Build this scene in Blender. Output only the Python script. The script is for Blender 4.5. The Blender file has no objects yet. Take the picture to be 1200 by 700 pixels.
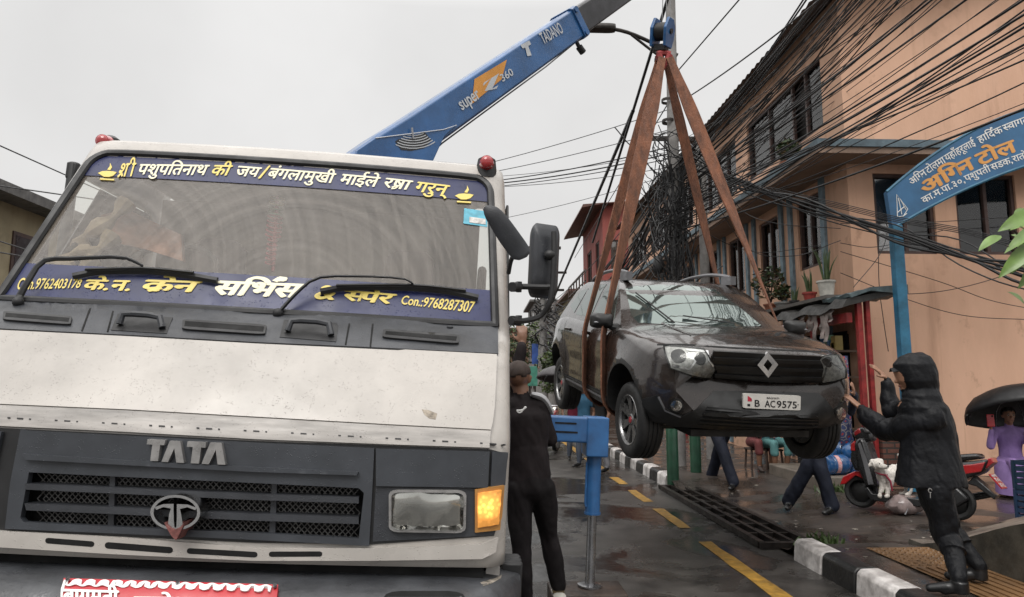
import bpy, bmesh, math, random
import numpy as np
from mathutils import Vector, Matrix, Euler
from mathutils.bvhtree import BVHTree
from mathutils.geometry import delaunay_2d_cdt

SC = bpy.context.scene
COL = SC.collection
RAD = math.radians
random.seed(7)

# ------------------------------------------------------------------ camera
F = 800.0
CAM = Vector((0, 0, 1.55))
TH = math.atan(100 / F)                       # pitch up
PS = math.atan(35 / F * math.cos(TH))         # yaw to the right
cd = bpy.data.cameras.new('camera')
cam = bpy.data.objects.new('camera', cd)
COL.objects.link(cam)
cam.location = CAM
cam.rotation_euler = (math.pi / 2 + TH, 0, -PS)
cd.sensor_width = 36
cd.lens = 36 * F / 1200
cd.clip_start = 0.05
cd.clip_end = 2000
SC.camera = cam

# ------------------------------------------------------------------ sky and sun
SUN_EL, SUN_AZ = RAD(52), RAD(200)            # sun behind cloud, behind the camera and to its left
W_ = bpy.data.worlds.new('World')
SC.world = W_
W_.use_nodes = True
nt = W_.node_tree
bg = nt.nodes['Background']
sky = nt.nodes.new('ShaderNodeTexSky')
sky.sky_type = 'NISHITA'
sky.sun_disc = False
sky.sun_elevation = SUN_EL
sky.sun_rotation = SUN_AZ
hs = nt.nodes.new('ShaderNodeHueSaturation')
hs.inputs['Saturation'].default_value = 0.1
hs.inputs['Value'].default_value = 1.2
nt.links.new(sky.outputs[0], hs.inputs['Color'])
tc = nt.nodes.new('ShaderNodeTexCoord')
sep = nt.nodes.new('ShaderNodeSeparateXYZ')
nt.links.new(tc.outputs['Generated'], sep.inputs[0])
rmp = nt.nodes.new('ShaderNodeValToRGB')      # overcast: the zenith is brighter than the horizon
cr = rmp.color_ramp
cr.elements[0].position = 0.0
cr.elements[0].color = (0.735, 0.728, 0.72, 1)
cr.elements[1].position = 1.0
cr.elements[1].color = (2.3, 2.25, 2.2, 1)
e = cr.elements.new(0.5)
e.color = (0.745, 0.74, 0.735, 1)
e = cr.elements.new(0.68)
e.color = (1.7, 1.68, 1.66, 1)
nt.links.new(sep.outputs[2], rmp.inputs[0])
cl = nt.nodes.new('ShaderNodeTexNoise')
cl.inputs['Scale'].default_value = 2.2
cl.inputs['Detail'].default_value = 5
clr = nt.nodes.new('ShaderNodeMapRange')
clr.inputs[1].default_value = 0.3
clr.inputs[2].default_value = 0.7
clr.inputs[3].default_value = 9.9
clr.inputs[4].default_value = 12.0
nt.links.new(tc.outputs['Generated'], cl.inputs['Vector'])
nt.links.new(cl.outputs[0], clr.inputs[0])
mul = nt.nodes.new('ShaderNodeVectorMath')
mul.operation = 'SCALE'
nt.links.new(rmp.outputs[0], mul.inputs[0])
nt.links.new(clr.outputs[0], mul.inputs['Scale'])
mx = nt.nodes.new('ShaderNodeMix')
mx.data_type = 'RGBA'
mx.inputs[0].default_value = 0.93
nt.links.new(hs.outputs[0], mx.inputs[6])
nt.links.new(mul.outputs[0], mx.inputs[7])
nt.links.new(mx.outputs[2], bg.inputs[0])
bg.inputs[1].default_value = 0.1
sd = bpy.data.lights.new('sun', 'SUN')
sd.energy = 1.5
sd.angle = RAD(28)
sd.color = (1.0, 0.97, 0.93)
sun = bpy.data.objects.new('sun', sd)
COL.objects.link(sun)
sun.location = (-6, -10, 20)
sdir = Vector((math.sin(SUN_AZ) * math.cos(SUN_EL), math.cos(SUN_AZ) * math.cos(SUN_EL), math.sin(SUN_EL)))
sun.rotation_euler = sdir.to_track_quat('Z', 'Y').to_euler()
vs = SC.view_settings
vs.view_transform = 'Standard'
vs.look = 'None'
vs.gamma = 1
vs.exposure = 0.0
vs.use_curve_mapping = False

# ------------------------------------------------------------------ pixel to place
_fw = Vector((math.sin(PS) * math.cos(TH), math.cos(PS) * math.cos(TH), math.sin(TH)))
_rt = Vector((math.cos(PS), -math.sin(PS), 0))
_up = _rt.cross(_fw)
def ray(x, y):
    return _fw + _rt * ((x - 600) / F) - _up * ((y - 350) / F)
def at(x, y, Y):                               # the point at depth Y seen at a spot of the photo
    d = ray(x, y)
    return CAM + d * (Y / d.y)
def on(x, y, z=0.0):                           # the point on the level z
    d = ray(x, y)
    return CAM + d * ((z - CAM.z) / d.z)

# ------------------------------------------------------------------ materials
MATS = {}
def N(nt, t, **kw):
    n = nt.nodes.new(t)
    for k, v in kw.items():
        setattr(n, k, v)
    return n
def mat(name, col=(.5, .5, .5), rough=.5, metal=0., var=.18, scale=6., bump=0., bscale=60., coat=0., spec=.5, rvar=.12, drops=0., col2=None, ior=None, stretch=None):
    if name in MATS:
        return MATS[name]
    m = bpy.data.materials.new(name)
    m.use_nodes = True
    t = m.node_tree
    L = t.links.new
    b = t.nodes['Principled BSDF']
    b.inputs['Roughness'].default_value = rough
    b.inputs['Metallic'].default_value = metal
    b.inputs['Coat Weight'].default_value = coat
    b.inputs['Coat Roughness'].default_value = .06
    b.inputs['Specular IOR Level'].default_value = spec
    if ior: b.inputs['IOR'].default_value = ior
    c = N(t, 'ShaderNodeTexCoord')
    src = c.outputs['Object']
    if stretch:
        mp = N(t, 'ShaderNodeMapping')
        mp.inputs['Scale'].default_value = stretch
        L(src, mp.inputs[0])
        src = mp.outputs[0]
    n1 = N(t, 'ShaderNodeTexNoise')
    n1.inputs['Scale'].default_value = scale
    n1.inputs['Detail'].default_value = 6
    n1.inputs['Roughness'].default_value = .62
    L(src, n1.inputs['Vector'])
    r = N(t, 'ShaderNodeValToRGB')
    r.color_ramp.elements[0].position = .28
    r.color_ramp.elements[1].position = .72
    c2 = col2 or tuple(x * (1 - 1.6 * var) for x in col)
    r.color_ramp.elements[0].color = (*c2, 1)
    r.color_ramp.elements[1].color = (*(tuple(min(1, x * (1 + .5 * var)) for x in col)), 1)
    L(n1.outputs[0], r.inputs[0])
    L(r.outputs[0], b.inputs['Base Color'])
    if rvar:
        mr = N(t, 'ShaderNodeMapRange')
        mr.inputs[1].default_value = .3
        mr.inputs[2].default_value = .7
        mr.inputs[3].default_value = max(.02, rough - rvar)
        mr.inputs[4].default_value = min(1, rough + rvar)
        n3 = N(t, 'ShaderNodeTexNoise')
        n3.inputs['Scale'].default_value = scale * 2.3
        n3.inputs['Detail'].default_value = 4
        L(src, n3.inputs['Vector'])
        L(n3.outputs[0], mr.inputs[0])
        L(mr.outputs[0], b.inputs['Roughness'])
    last = None
    if bump:
        n2 = N(t, 'ShaderNodeTexNoise')
        n2.inputs['Scale'].default_value = bscale
        n2.inputs['Detail'].default_value = 4
        L(src, n2.inputs['Vector'])
        bp = N(t, 'ShaderNodeBump')
        bp.inputs['Strength'].default_value = bump
        bp.inputs['Distance'].default_value = .01
        L(n2.outputs[0], bp.inputs['Height'])
        last = bp
    if drops:                                   # rain beads standing on the paint
        v = N(t, 'ShaderNodeTexVoronoi')
        v.inputs['Scale'].default_value = 150
        L(c.outputs['Object'], v.inputs['Vector'])
        dm = N(t, 'ShaderNodeMapRange')
        dm.inputs[1].default_value = .05
        dm.inputs[2].default_value = .28
        dm.inputs[3].default_value = 1
        dm.inputs[4].default_value = 0
        L(v.outputs['Distance'], dm.inputs[0])
        v2 = N(t, 'ShaderNodeTexNoise')
        v2.inputs['Scale'].default_value = 34
        L(c.outputs['Object'], v2.inputs['Vector'])
        gt = N(t, 'ShaderNodeMath', operation='GREATER_THAN')
        gt.inputs[1].default_value = .55
        L(v2.outputs[0], gt.inputs[0])
        mm = N(t, 'ShaderNodeMath', operation='MULTIPLY')
        L(dm.outputs[0], mm.inputs[0])
        L(gt.outputs[0], mm.inputs[1])
        bp = N(t, 'ShaderNodeBump')
        bp.inputs['Strength'].default_value = drops
        bp.inputs['Distance'].default_value = .004
        L(mm.outputs[0], bp.inputs['Height'])
        if last: L(last.outputs[0], bp.inputs['Normal'])
        last = bp
    if last:
        L(last.outputs[0], b.inputs['Normal'])
        if coat: L(last.outputs[0], b.inputs['Coat Normal'])
    MATS[name] = m
    return m
def bsdf(m): return m.node_tree.nodes['Principled BSDF']
def emat(name, col, strength, base=None):
    m = mat(name, base or col, rough=.25, var=.05)
    b = bsdf(m)
    b.inputs['Emission Color'].default_value = (*col, 1)
    b.inputs['Emission Strength'].default_value = strength
    return m
def brick_mat(name, c1, c2, mortar, w, h, msize=.012, rough=.7, bump=.5, wet=0., scale=1., axes=None):
    m = mat(name, c1, rough=rough)
    t = m.node_tree
    L = t.links.new
    b = bsdf(m)
    c = N(t, 'ShaderNodeTexCoord')
    src = c.outputs['Object']
    if axes:                                     # which object axes run along the courses
        sp = N(t, 'ShaderNodeSeparateXYZ')
        cb = N(t, 'ShaderNodeCombineXYZ')
        L(src, sp.inputs[0])
        L(sp.outputs[axes[0]], cb.inputs[0])
        L(sp.outputs[axes[1]], cb.inputs[1])
        src = cb.outputs[0]
    br = N(t, 'ShaderNodeTexBrick')
    br.inputs['Scale'].default_value = scale
    br.inputs['Brick Width'].default_value = w
    br.inputs['Row Height'].default_value = h
    br.inputs['Mortar Size'].default_value = msize
    br.inputs['Color1'].default_value = (*c1, 1)
    br.inputs['Color2'].default_value = (*c2, 1)
    br.inputs['Mortar'].default_value = (*mortar, 1)
    L(src, br.inputs['Vector'])
    n = N(t, 'ShaderNodeTexNoise')
    n.inputs['Scale'].default_value = 1.7
    n.inputs['Detail'].default_value = 7
    L(c.outputs['Object'], n.inputs['Vector'])
    r = N(t, 'ShaderNodeValToRGB')
    r.color_ramp.elements[0].position = .3
    r.color_ramp.elements[0].color = (.42, .4, .38, 1)
    r.color_ramp.elements[1].position = .7
    r.color_ramp.elements[1].color = (1.1, 1.1, 1.1, 1)
    L(n.outputs[0], r.inputs[0])
    mm = N(t, 'ShaderNodeMix', data_type='RGBA', blend_type='MULTIPLY')
    mm.inputs[0].default_value = .8
    L(br.outputs['Color'], mm.inputs[6])
    L(r.outputs[0], mm.inputs[7])
    L(mm.outputs[2], b.inputs['Base Color'])
    n4 = N(t, 'ShaderNodeTexNoise')
    n4.inputs['Scale'].default_value = 45
    L(c.outputs['Object'], n4.inputs['Vector'])
    ad = N(t, 'ShaderNodeMath', operation='MULTIPLY_ADD')
    ad.inputs[1].default_value = .35
    L(n4.outputs[0], ad.inputs[0])
    iv = N(t, 'ShaderNodeMath', operation='SUBTRACT')
    iv.inputs[0].default_value = 1
    L(br.outputs['Fac'], iv.inputs[1])
    L(iv.outputs[0], ad.inputs[2])
    bp = N(t, 'ShaderNodeBump')
    bp.inputs['Strength'].default_value = bump
    bp.inputs['Distance'].default_value = .012
    L(ad.outputs[0], bp.inputs['Height'])
    L(bp.outputs[0], b.inputs['Normal'])
    mr = N(t, 'ShaderNodeMapRange')
    mr.inputs[1].default_value = .42
    mr.inputs[2].default_value = .58
    mr.inputs[3].default_value = max(.04, rough - wet)
    mr.inputs[4].default_value = rough
    L(n.outputs[0], mr.inputs[0])
    L(mr.outputs[0], b.inputs['Roughness'])
    return m

# ------------------------------------------------------------------ mesh helpers
XF = {}                                          # world matrix of every thing that is an Empty
def new_bm(): return bmesh.new()
def obj(name, bm, m, parent=None, smooth=True, label=None, ang=38, bev=0.):
    bmesh.ops.recalc_face_normals(bm, faces=bm.faces[:]) if smooth != 'keep' else None
    me = bpy.data.meshes.new(name)
    bm.to_mesh(me)
    bm.free()
    for k in (m if isinstance(m, (list, tuple)) else [m]):
        me.materials.append(k)
    if smooth:
        me.polygons.foreach_set('use_smooth', [True] * len(me.polygons))
        try: me.set_sharp_from_angle(angle=RAD(ang))
        except Exception: pass
    o = bpy.data.objects.new(name, me)
    COL.objects.link(o)
    if parent: o.parent = parent
    if label: o['label'] = label
    if bev:
        md = o.modifiers.new('bevel', 'BEVEL')
        md.width = bev
        md.segments = 2
        md.limit_method = 'ANGLE'
    return o
def tag(o, label, cat, group=None, kind=None):
    if label: o['label'] = label
    if cat: o['category'] = cat
    if group: o['group'] = group
    if kind: o['kind'] = kind
    return o
def thing(name, label, cat, loc=(0, 0, 0), rot=(0, 0, 0), group=None):
    o = bpy.data.objects.new(name, None)
    COL.objects.link(o)
    o.location = loc
    o.rotation_euler = rot
    o.empty_display_size = .1
    tag(o, label, cat, group)
    XF[o.name] = Matrix.Translation(loc) @ Euler(rot).to_matrix().to_4x4()
    return o
def struct(name, bm, m, **k):
    o = obj(name, bm, m, **k)
    o['kind'] = 'structure'
    return o
def loc_of(root, p): return XF[root.name].inverted() @ Vector(p)
def box(bm, c, s, rot=None, mi=0):
    r = bmesh.ops.create_cube(bm, size=1)
    M = Matrix.Translation(c) @ ((rot if isinstance(rot, Matrix) else Euler(rot).to_matrix()).to_4x4() if rot is not None else Matrix()) @ Matrix.Diagonal((*s, 1))
    bmesh.ops.transform(bm, matrix=M, verts=r['verts'])
    for f in {f for v in r['verts'] for f in v.link_faces}: f.material_index = mi
    return r['verts']
def box2(bm, a, b, mi=0):
    a, b = Vector(a), Vector(b)
    return box(bm, (a + b) / 2, [max(abs(x), 1e-4) for x in (b - a)], mi=mi)
def frame_of(d):
    d = Vector(d).normalized()
    u = Vector((0, 0, 1)) if abs(d.z) < .95 else Vector((1, 0, 0))
    x = d.cross(u).normalized()
    return x, x.cross(d).normalized()
def tube(bm, pts, r, n=8, caps=True, mi=0, flat=None, up=None):
    pts = [Vector(p) for p in pts]
    rings = []
    px_ = None
    for i, p in enumerate(pts):
        d = (pts[min(i + 1, len(pts) - 1)] - pts[max(i - 1, 0)])
        if d.length < 1e-9: d = Vector((0, 0, 1))
        d.normalize()
        if up is not None:
            x = d.cross(Vector(up)).normalized()
            y = x.cross(d).normalized()
        elif px_ is None:
            x, y = frame_of(d)
        else:
            x = (px_ - d * px_.dot(d))
            x = x.normalized() if x.length > 1e-6 else frame_of(d)[0]
            y = x.cross(d).normalized()
        px_ = x
        rr = r[i] if isinstance(r, (list, tuple)) else r
        ry = rr * flat if flat else rr
        rings.append([bm.verts.new(p + x * (math.cos(a) * rr) + y * (math.sin(a) * ry)) for a in [2 * math.pi * k / n for k in range(n)]])
    fs = []
    for a, b in zip(rings, rings[1:]):
        for k in range(n):
            fs.append(bm.faces.new((a[k], a[(k + 1) % n], b[(k + 1) % n], b[k])))
    if caps:
        fs.append(bm.faces.new(rings[0][::-1]))
        fs.append(bm.faces.new(rings[-1]))
    for f in fs: f.material_index = mi
def cyl(bm, a, b, r0, r1=None, n=16, mi=0, caps=True):
    tube(bm, [a, b], [r0, r0 if r1 is None else r1], n, caps, mi)
def ball(bm, c, r, n=12, mi=0, rot=None):
    s = (r, r, r) if not isinstance(r, (tuple, list)) else r
    res = bmesh.ops.create_uvsphere(bm, u_segments=n, v_segments=max(6, n * 2 // 3), radius=1)
    M = Matrix.Translation(c) @ (Euler(rot).to_matrix().to_4x4() if rot else Matrix()) @ Matrix.Diagonal((*s, 1))
    bmesh.ops.transform(bm, matrix=M, verts=res['verts'])
    for f in {f for v in res['verts'] for f in v.link_faces}: f.material_index = mi
def lathe(bm, prof, n=24, M=None, mi=0, closed=False):
    rings = []
    for r, z in prof:
        rings.append([bm.verts.new((math.cos(2 * math.pi * k / n) * max(r, 1e-4), math.sin(2 * math.pi * k / n) * max(r, 1e-4), z)) for k in range(n)])
    if closed: rings.append(rings[0])
    for a, b in zip(rings, rings[1:]):
        for k in range(n):
            f = bm.faces.new((a[k], a[(k + 1) % n], b[(k + 1) % n], b[k]))
            f.material_index = mi
    if M is not None:
        vs = {v for r in rings for v in r}
        bmesh.ops.transform(bm, matrix=M, verts=list(vs))
def prism(bm, poly, fa, fb, mi=0):
    a = [bm.verts.new(fa(*p)) for p in poly]
    b = [bm.verts.new(fb(*p)) for p in poly]
    n = len(poly)
    fs = [bm.faces.new(a), bm.faces.new(b[::-1])]
    for k in range(n):
        fs.append(bm.faces.new((a[k], b[k], b[(k + 1) % n], a[(k + 1) % n])))
    for f in fs: f.material_index = mi
def loft(bm, rings, caps=True, closed=True, mi=0):
    R = [[bm.verts.new(p) for p in r] for r in rings]
    n = len(R[0])
    for a, b in zip(R, R[1:]):
        for k in range(n if closed else n - 1):
            f = bm.faces.new((a[k], a[(k + 1) % n], b[(k + 1) % n], b[k]))
            f.material_index = mi
    if caps:
        for r in (R[0][::-1], R[-1]):
            f = bm.faces.new(r)
            f.material_index = mi
def spl(pts, n):                                 # smooth curve through points (Catmull-Rom)
    P = [np.array(p, float) for p in pts]
    P = [2 * P[0] - P[1]] + P + [2 * P[-1] - P[-2]]
    out = []
    m = len(P) - 3
    for i in range(n + 1):
        t = min(i / n * m, m - 1e-9)
        k = int(t); u = t - k
        a, b, c, d = P[k:k + 4]
        q = .5 * ((2 * b) + (c - a) * u + (2 * a - 5 * b + 4 * c - d) * u * u + (3 * b - a - 3 * c + d) * u ** 3)
        out.append(Vector(q) if len(q) == 3 else tuple(float(x) for x in q))
    return out
def evaluated(o):                                # a mesh with its modifiers applied
    dg = bpy.context.evaluated_depsgraph_get()
    return bpy.data.meshes.new_from_object(o.evaluated_get(dg))
def bake_mods(o):
    me = evaluated(o)
    o.modifiers.clear()
    o.data = me
    return o
def copy_tree(o, parent=None):
    c = o.copy()
    COL.objects.link(c)
    if parent: c.parent = parent
    for ch in list(o.children): copy_tree(ch, c)
    return c

# ------------------------------------------------------------------ pieces that follow a curved surface
def densify(poly, step):
    out = []
    for a, b in zip(poly, poly[1:] + poly[:1]):
        d = math.hypot(b[0] - a[0], b[1] - a[1])
        k = max(1, int(d / step))
        out += [(a[0] + (b[0] - a[0]) * i / k, a[1] + (b[1] - a[1]) * i / k) for i in range(k)]
    return out
def tri2d(polys, step):
    """triangulate one outline (the first) with optional holes, with inner points"""
    vs, es = [], []
    for p in polys:
        p = densify(p, step)
        s = len(vs)
        vs += p
        es += [(s + i, s + (i + 1) % len(p)) for i in range(len(p))]
    xs = [v[0] for v in vs]; ys = [v[1] for v in vs]
    g = step * 1.6
    inner = []
    yy = min(ys) + g / 2
    while yy < max(ys):
        xx = min(xs) + g / 2
        while xx < max(xs):
            if inside(polys[0], xx, yy) and not any(inside(h, xx, yy) for h in polys[1:]): inner.append((xx, yy))
            xx += g
        yy += g
    r = delaunay_2d_cdt([Vector(v) for v in vs + inner], es, [], 0, 1e-5)
    V = [tuple(v) for v in r[0]]
    T = []
    for f in r[2]:
        cx = sum(V[i][0] for i in f) / 3; cy = sum(V[i][1] for i in f) / 3
        if inside(polys[0], cx, cy) and not any(inside(h, cx, cy) for h in polys[1:]): T.append(tuple(f))
    return V, T
def inside(poly, x, y):
    c = False
    for (x1, y1), (x2, y2) in zip(poly, poly[1:] + poly[:1]):
        if (y1 > y) != (y2 > y) and x < (x2 - x1) * (y - y1) / (y2 - y1) + x1: c = not c
    return c
class Target:
    def __init__(s, bm, root):
        s.bvh = BVHTree.FromBMesh(bm)
        s.M = XF[root.name]
        s.Mi = s.M.inverted()
        s.last = None
        s.root = root
    def px(s, x, y):
        o = s.Mi @ CAM
        return s.cast(o, (s.Mi.to_3x3() @ ray(x, y)).normalized())
    def cast(s, o, d):
        h = s.bvh.ray_cast(o, d)
        if h[0] is None:
            t = s.last or 3.
            h = s.bvh.find_nearest(o + d * t)
        else:
            s.last = h[3]
        n = h[1]
        if n.dot(d) > 0: n = -n
        return h[0], n
    def side(s, sign, org=3.):                    # along the local x axis, 2-D = (y, z)
        return lambda a, b: s.cast(Vector((sign * org, a, b)), Vector((-sign, 0, 0)))
    def front(s):                                 # along the local y axis, 2-D = (x, z)
        return lambda a, b: s.cast(Vector((a, -4, b)), Vector((0, 1, 0)))
    def top(s):
        return lambda a, b: s.cast(Vector((a, b, 6)), Vector((0, 0, -1)))
FIT = {}
def drape(name, polys, f, m, parent, off=.004, step=6., back=.006, bulge=0., label=None, mirror=False, even=False, fit=None, **k):
    if not isinstance(polys[0], list): polys = [list(polys)]
    V, T = tri2d(polys, step)
    P = [f(*v) for v in V]
    if fit:                                       # lie on one smooth surface through the hits instead of every dent
        X = np.array([p for p, n in P]); bs = lambda x, z: np.array([1, x, z, x * x, x * z, z * z, x ** 4])
        if fit not in FIT:
            A = np.array([bs(p[0], p[2]) for p in X]); co = np.linalg.lstsq(A, X[:, 1], rcond=None)[0]
            FIT[fit] = (co, max(0., float(np.sort(A @ co - X[:, 1])[int(len(X) * .96)])))
        co, mg = FIT[fit]; Q = []
        for p, n in P:
            y = float(bs(p.x, p.z) @ co) - mg
            g = Vector((float(co[1] + 2 * co[3] * p.x + co[4] * p.z + 4 * co[6] * p.x ** 3), -1, float(co[2] + co[4] * p.x + 2 * co[5] * p.z))).normalized()
            Q.append((Vector((p.x, y, p.z)), g))
        P = Q
    if even:
        mn = sum((n for p, n in P), Vector()).normalized()
        P = [(p, mn) for p, n in P]
    bm = bmesh.new()
    vt = [bm.verts.new(p + n * off) for p, n in P]
    for t in T:
        try: bm.faces.new([vt[i] for i in t])
        except ValueError: pass
    be = [e for e in bm.edges if len(e.link_faces) == 1]
    if bulge:
        bd = [v.co.copy() for v in {v for e in be for v in e.verts}]
        for v, (p, n) in zip(vt, P):
            d = min((v.co - q).length for q in bd)
            v.co += n * bulge * (1 - math.exp(-d / (3 * abs(bulge) + 1e-6)))
    nm = {v: n for v, (p, n) in zip(vt, P)}
    low = {}
    for e in be:
        for v in e.verts:
            if v not in low: low[v] = bm.verts.new(v.co - nm[v] * (off + back))
    for e in be:
        a, b = e.verts
        bm.faces.new((a, b, low[b], low[a]))
    for v in [v for v in bm.verts if not v.link_faces]: bm.verts.remove(v)
    if mirror:
        b2 = bm.copy()
        for v in b2.verts: v.co.x = -v.co.x
        bmesh.ops.reverse_faces(b2, faces=b2.faces[:])
        o2 = obj(name, b2, m, parent, label=label, **k)
        return obj(name, bm, m, parent, label=label, **k), o2
    return obj(name, bm, m, parent, label=label, **k)
def line_poly(pts, w):                            # outline of a stroke of width w
    L_, R_ = [], []
    for i, p in enumerate(pts):
        a = pts[max(i - 1, 0)]; b = pts[min(i + 1, len(pts) - 1)]
        dx, dy = b[0] - a[0], b[1] - a[1]
        q = math.hypot(dx, dy) or 1
        L_.append((p[0] - dy / q * w / 2, p[1] + dx / q * w / 2))
        R_.append((p[0] + dy / q * w / 2, p[1] - dx / q * w / 2))
    return L_ + R_[::-1]
def rrect(x0, y0, x1, y1, r, n=4):
    out = []
    for cx, cy, a0 in ((x1 - r, y1 - r, 0), (x0 + r, y1 - r, 90), (x0 + r, y0 + r, 180), (x1 - r, y0 + r, 270)):
        out += [(cx + r * math.cos(RAD(a0 + 90 * i / n)), cy + r * math.sin(RAD(a0 + 90 * i / n))) for i in range(n + 1)]
    return out
def slot(p0, p1, w, n=5):                         # a slot with round ends
    dx, dy = p1[0] - p0[0], p1[1] - p0[1]
    a0 = math.atan2(dy, dx)
    out = []
    for c, s in ((p1, -90), (p0, 90)):
        out += [(c[0] + w / 2 * math.cos(a0 + RAD(s + 180 * i / n)), c[1] + w / 2 * math.sin(a0 + RAD(s + 180 * i / n))) for i in range(n + 1)]
    return out
def quadmap(q):                                   # unit square to a quad: tl, tr, br, bl
    (x0, y0), (x1, y1), (x2, y2), (x3, y3) = q
    def f(s, t):                                  # t = 1 at the top
        a = 1 - t
        return ((x0 * (1 - s) + x1 * s) * t + (x3 * (1 - s) + x2 * s) * a, (y0 * (1 - s) + y1 * s) * t + (y3 * (1 - s) + y2 * s) * a)
    return f
def rr_quad(q, r=.18, n=3):
    f = quadmap(q)
    return [f(*p) for p in rrect(0, 0, 1, 1, r, n)]

# ------------------------------------------------------------------ lettering
_tc = {}
def glyphs(s, bold=.0, shear=0.):
    k = (s, bold, shear)
    if k in _tc: return _tc[k]
    c = bpy.data.curves.new('letters', 'FONT')
    c.body = s
    c.offset = bold
    c.shear = shear
    c.resolution_u = 3
    o = bpy.data.objects.new('letters', c)
    COL.objects.link(o)
    bpy.context.view_layer.update()
    me = evaluated(o)
    bm = bmesh.new()
    bm.from_mesh(me)
    bpy.data.meshes.remove(me)
    bpy.data.objects.remove(o)
    bpy.data.curves.remove(c)
    bmesh.ops.triangulate(bm, faces=bm.faces[:])
    V = [(v.co.x, v.co.y) for v in bm.verts]
    bm.verts.index_update()
    T = [tuple(v.index for v in f.verts) for f in bm.faces]
    bm.free()
    _tc[k] = (V, T)
    return V, T
def clip_right(V, T, x):
    bm = bmesh.new()
    vs = [bm.verts.new((*v, 0)) for v in V]
    for t in T:
        try: bm.faces.new([vs[i] for i in t])
        except ValueError: pass
    bmesh.ops.bisect_plane(bm, geom=bm.verts[:] + bm.edges[:] + bm.faces[:], plane_co=(x, 0, 0), plane_no=(1, 0, 0), clear_outer=True)
    bmesh.ops.triangulate(bm, faces=bm.faces[:])
    bm.verts.index_update()
    r = [(v.co.x, v.co.y) for v in bm.verts], [tuple(v.index for v in f.verts) for f in bm.faces]
    bm.free()
    return r
def compose(segs, bold=.02, shear=0., gap=0.):
    """segs: strings in visual order; ('half', s) drops the right stem; ('mark', pts) is a stroke over the previous cluster"""
    V, T = [], []
    x = 0.; prev = 0.
    for s in segs:
        if isinstance(s, tuple) and s[0] == 'mark':
            p = line_poly([(x + a, b) for a, b in s[1]], s[2] if len(s) > 2 else .075 + bold)
            n = len(p) // 2
            k = len(V)
            V += p
            for i in range(n - 1):
                T += [(k + i, k + i + 1, k + 2 * n - 2 - i), (k + i, k + 2 * n - 2 - i, k + 2 * n - 1 - i)]
            continue
        if isinstance(s, (int, float)):
            x += s
            continue
        half = isinstance(s, tuple)
        v, t = glyphs(s[1] if half else s)
        if not v: continue
        x0 = min(a for a, b in v); x1 = max(a for a, b in v)
        if half:
            x1 -= s[2] if len(s) > 2 else .17
            v, t = clip_right(v, t, x1)
        k = len(V)
        V += [(a - x0 + x, b) for a, b in v]
        T += [tuple(i + k for i in f) for f in t]
        w_ = x1 - x0
        if not half and s.endswith('ि'):          # its arc reaches over the next letter
            wd = lambda q: (lambda xs: max(xs) - min(xs))([a for a, b in glyphs(q)[0]])
            w_ -= max(0, wd('ि') - (wd('िन') - wd('न')))
        x += w_ - .01 + gap
    if shear: V = [(a + b * shear, b) for a, b in V]
    return V, T
HEAD = .62
def letter_mesh(segs, f, parent, m, name='lettering', y0=0., y1=HEAD, bold=.02, shear=0., label=None, off=.0018):
    """f(s,t) -> (point, normal); s along the line 0..1, t 0 at the baseline and 1 at the headline"""
    V, T = segs if isinstance(segs, tuple) and isinstance(segs[0], list) and segs[1] and isinstance(segs[1][0], tuple) and len(segs[1][0]) == 3 else compose(segs if isinstance(segs, list) else [segs], bold, shear)
    xa = min(v[0] for v in V); xb = max(v[0] for v in V)
    bm = bmesh.new()
    d = bold * .8
    cop = [(0, 0)] if bold < .004 else [(0, 0), (-d, 0), (d, 0), (0, d * .7), (0, -d * .7)] + ([(d * .6, d * .5), (-d * .6, -d * .5)] if bold > .03 else [])
    for k, (da, db) in enumerate(cop):               # strokes thickened with thin stacked copies
        vs = []
        for a, b in V:
            p, n = f((a + da - xa) / (xb - xa), (b + db - y0) / (y1 - y0))
            vs.append(bm.verts.new(p + n * (off + .00025 * k)))
        for t in T:
            try: bm.faces.new([vs[i] for i in t])
            except ValueError: pass
    return obj(name, bm, m, parent, smooth='keep', label=label)
def on_px(target, quad):                          # lettering inside a quad of the photo, laid on a surface
    q = quadmap(quad)
    return lambda s, t: target.px(*q(s, t))
def on_plane(o, ex, ey):                          # lettering on a flat board
    o, ex, ey = Vector(o), Vector(ex), Vector(ey)
    n = ex.cross(ey).normalized()
    return lambda s, t: (o + ex * s + ey * t, n)
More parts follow.
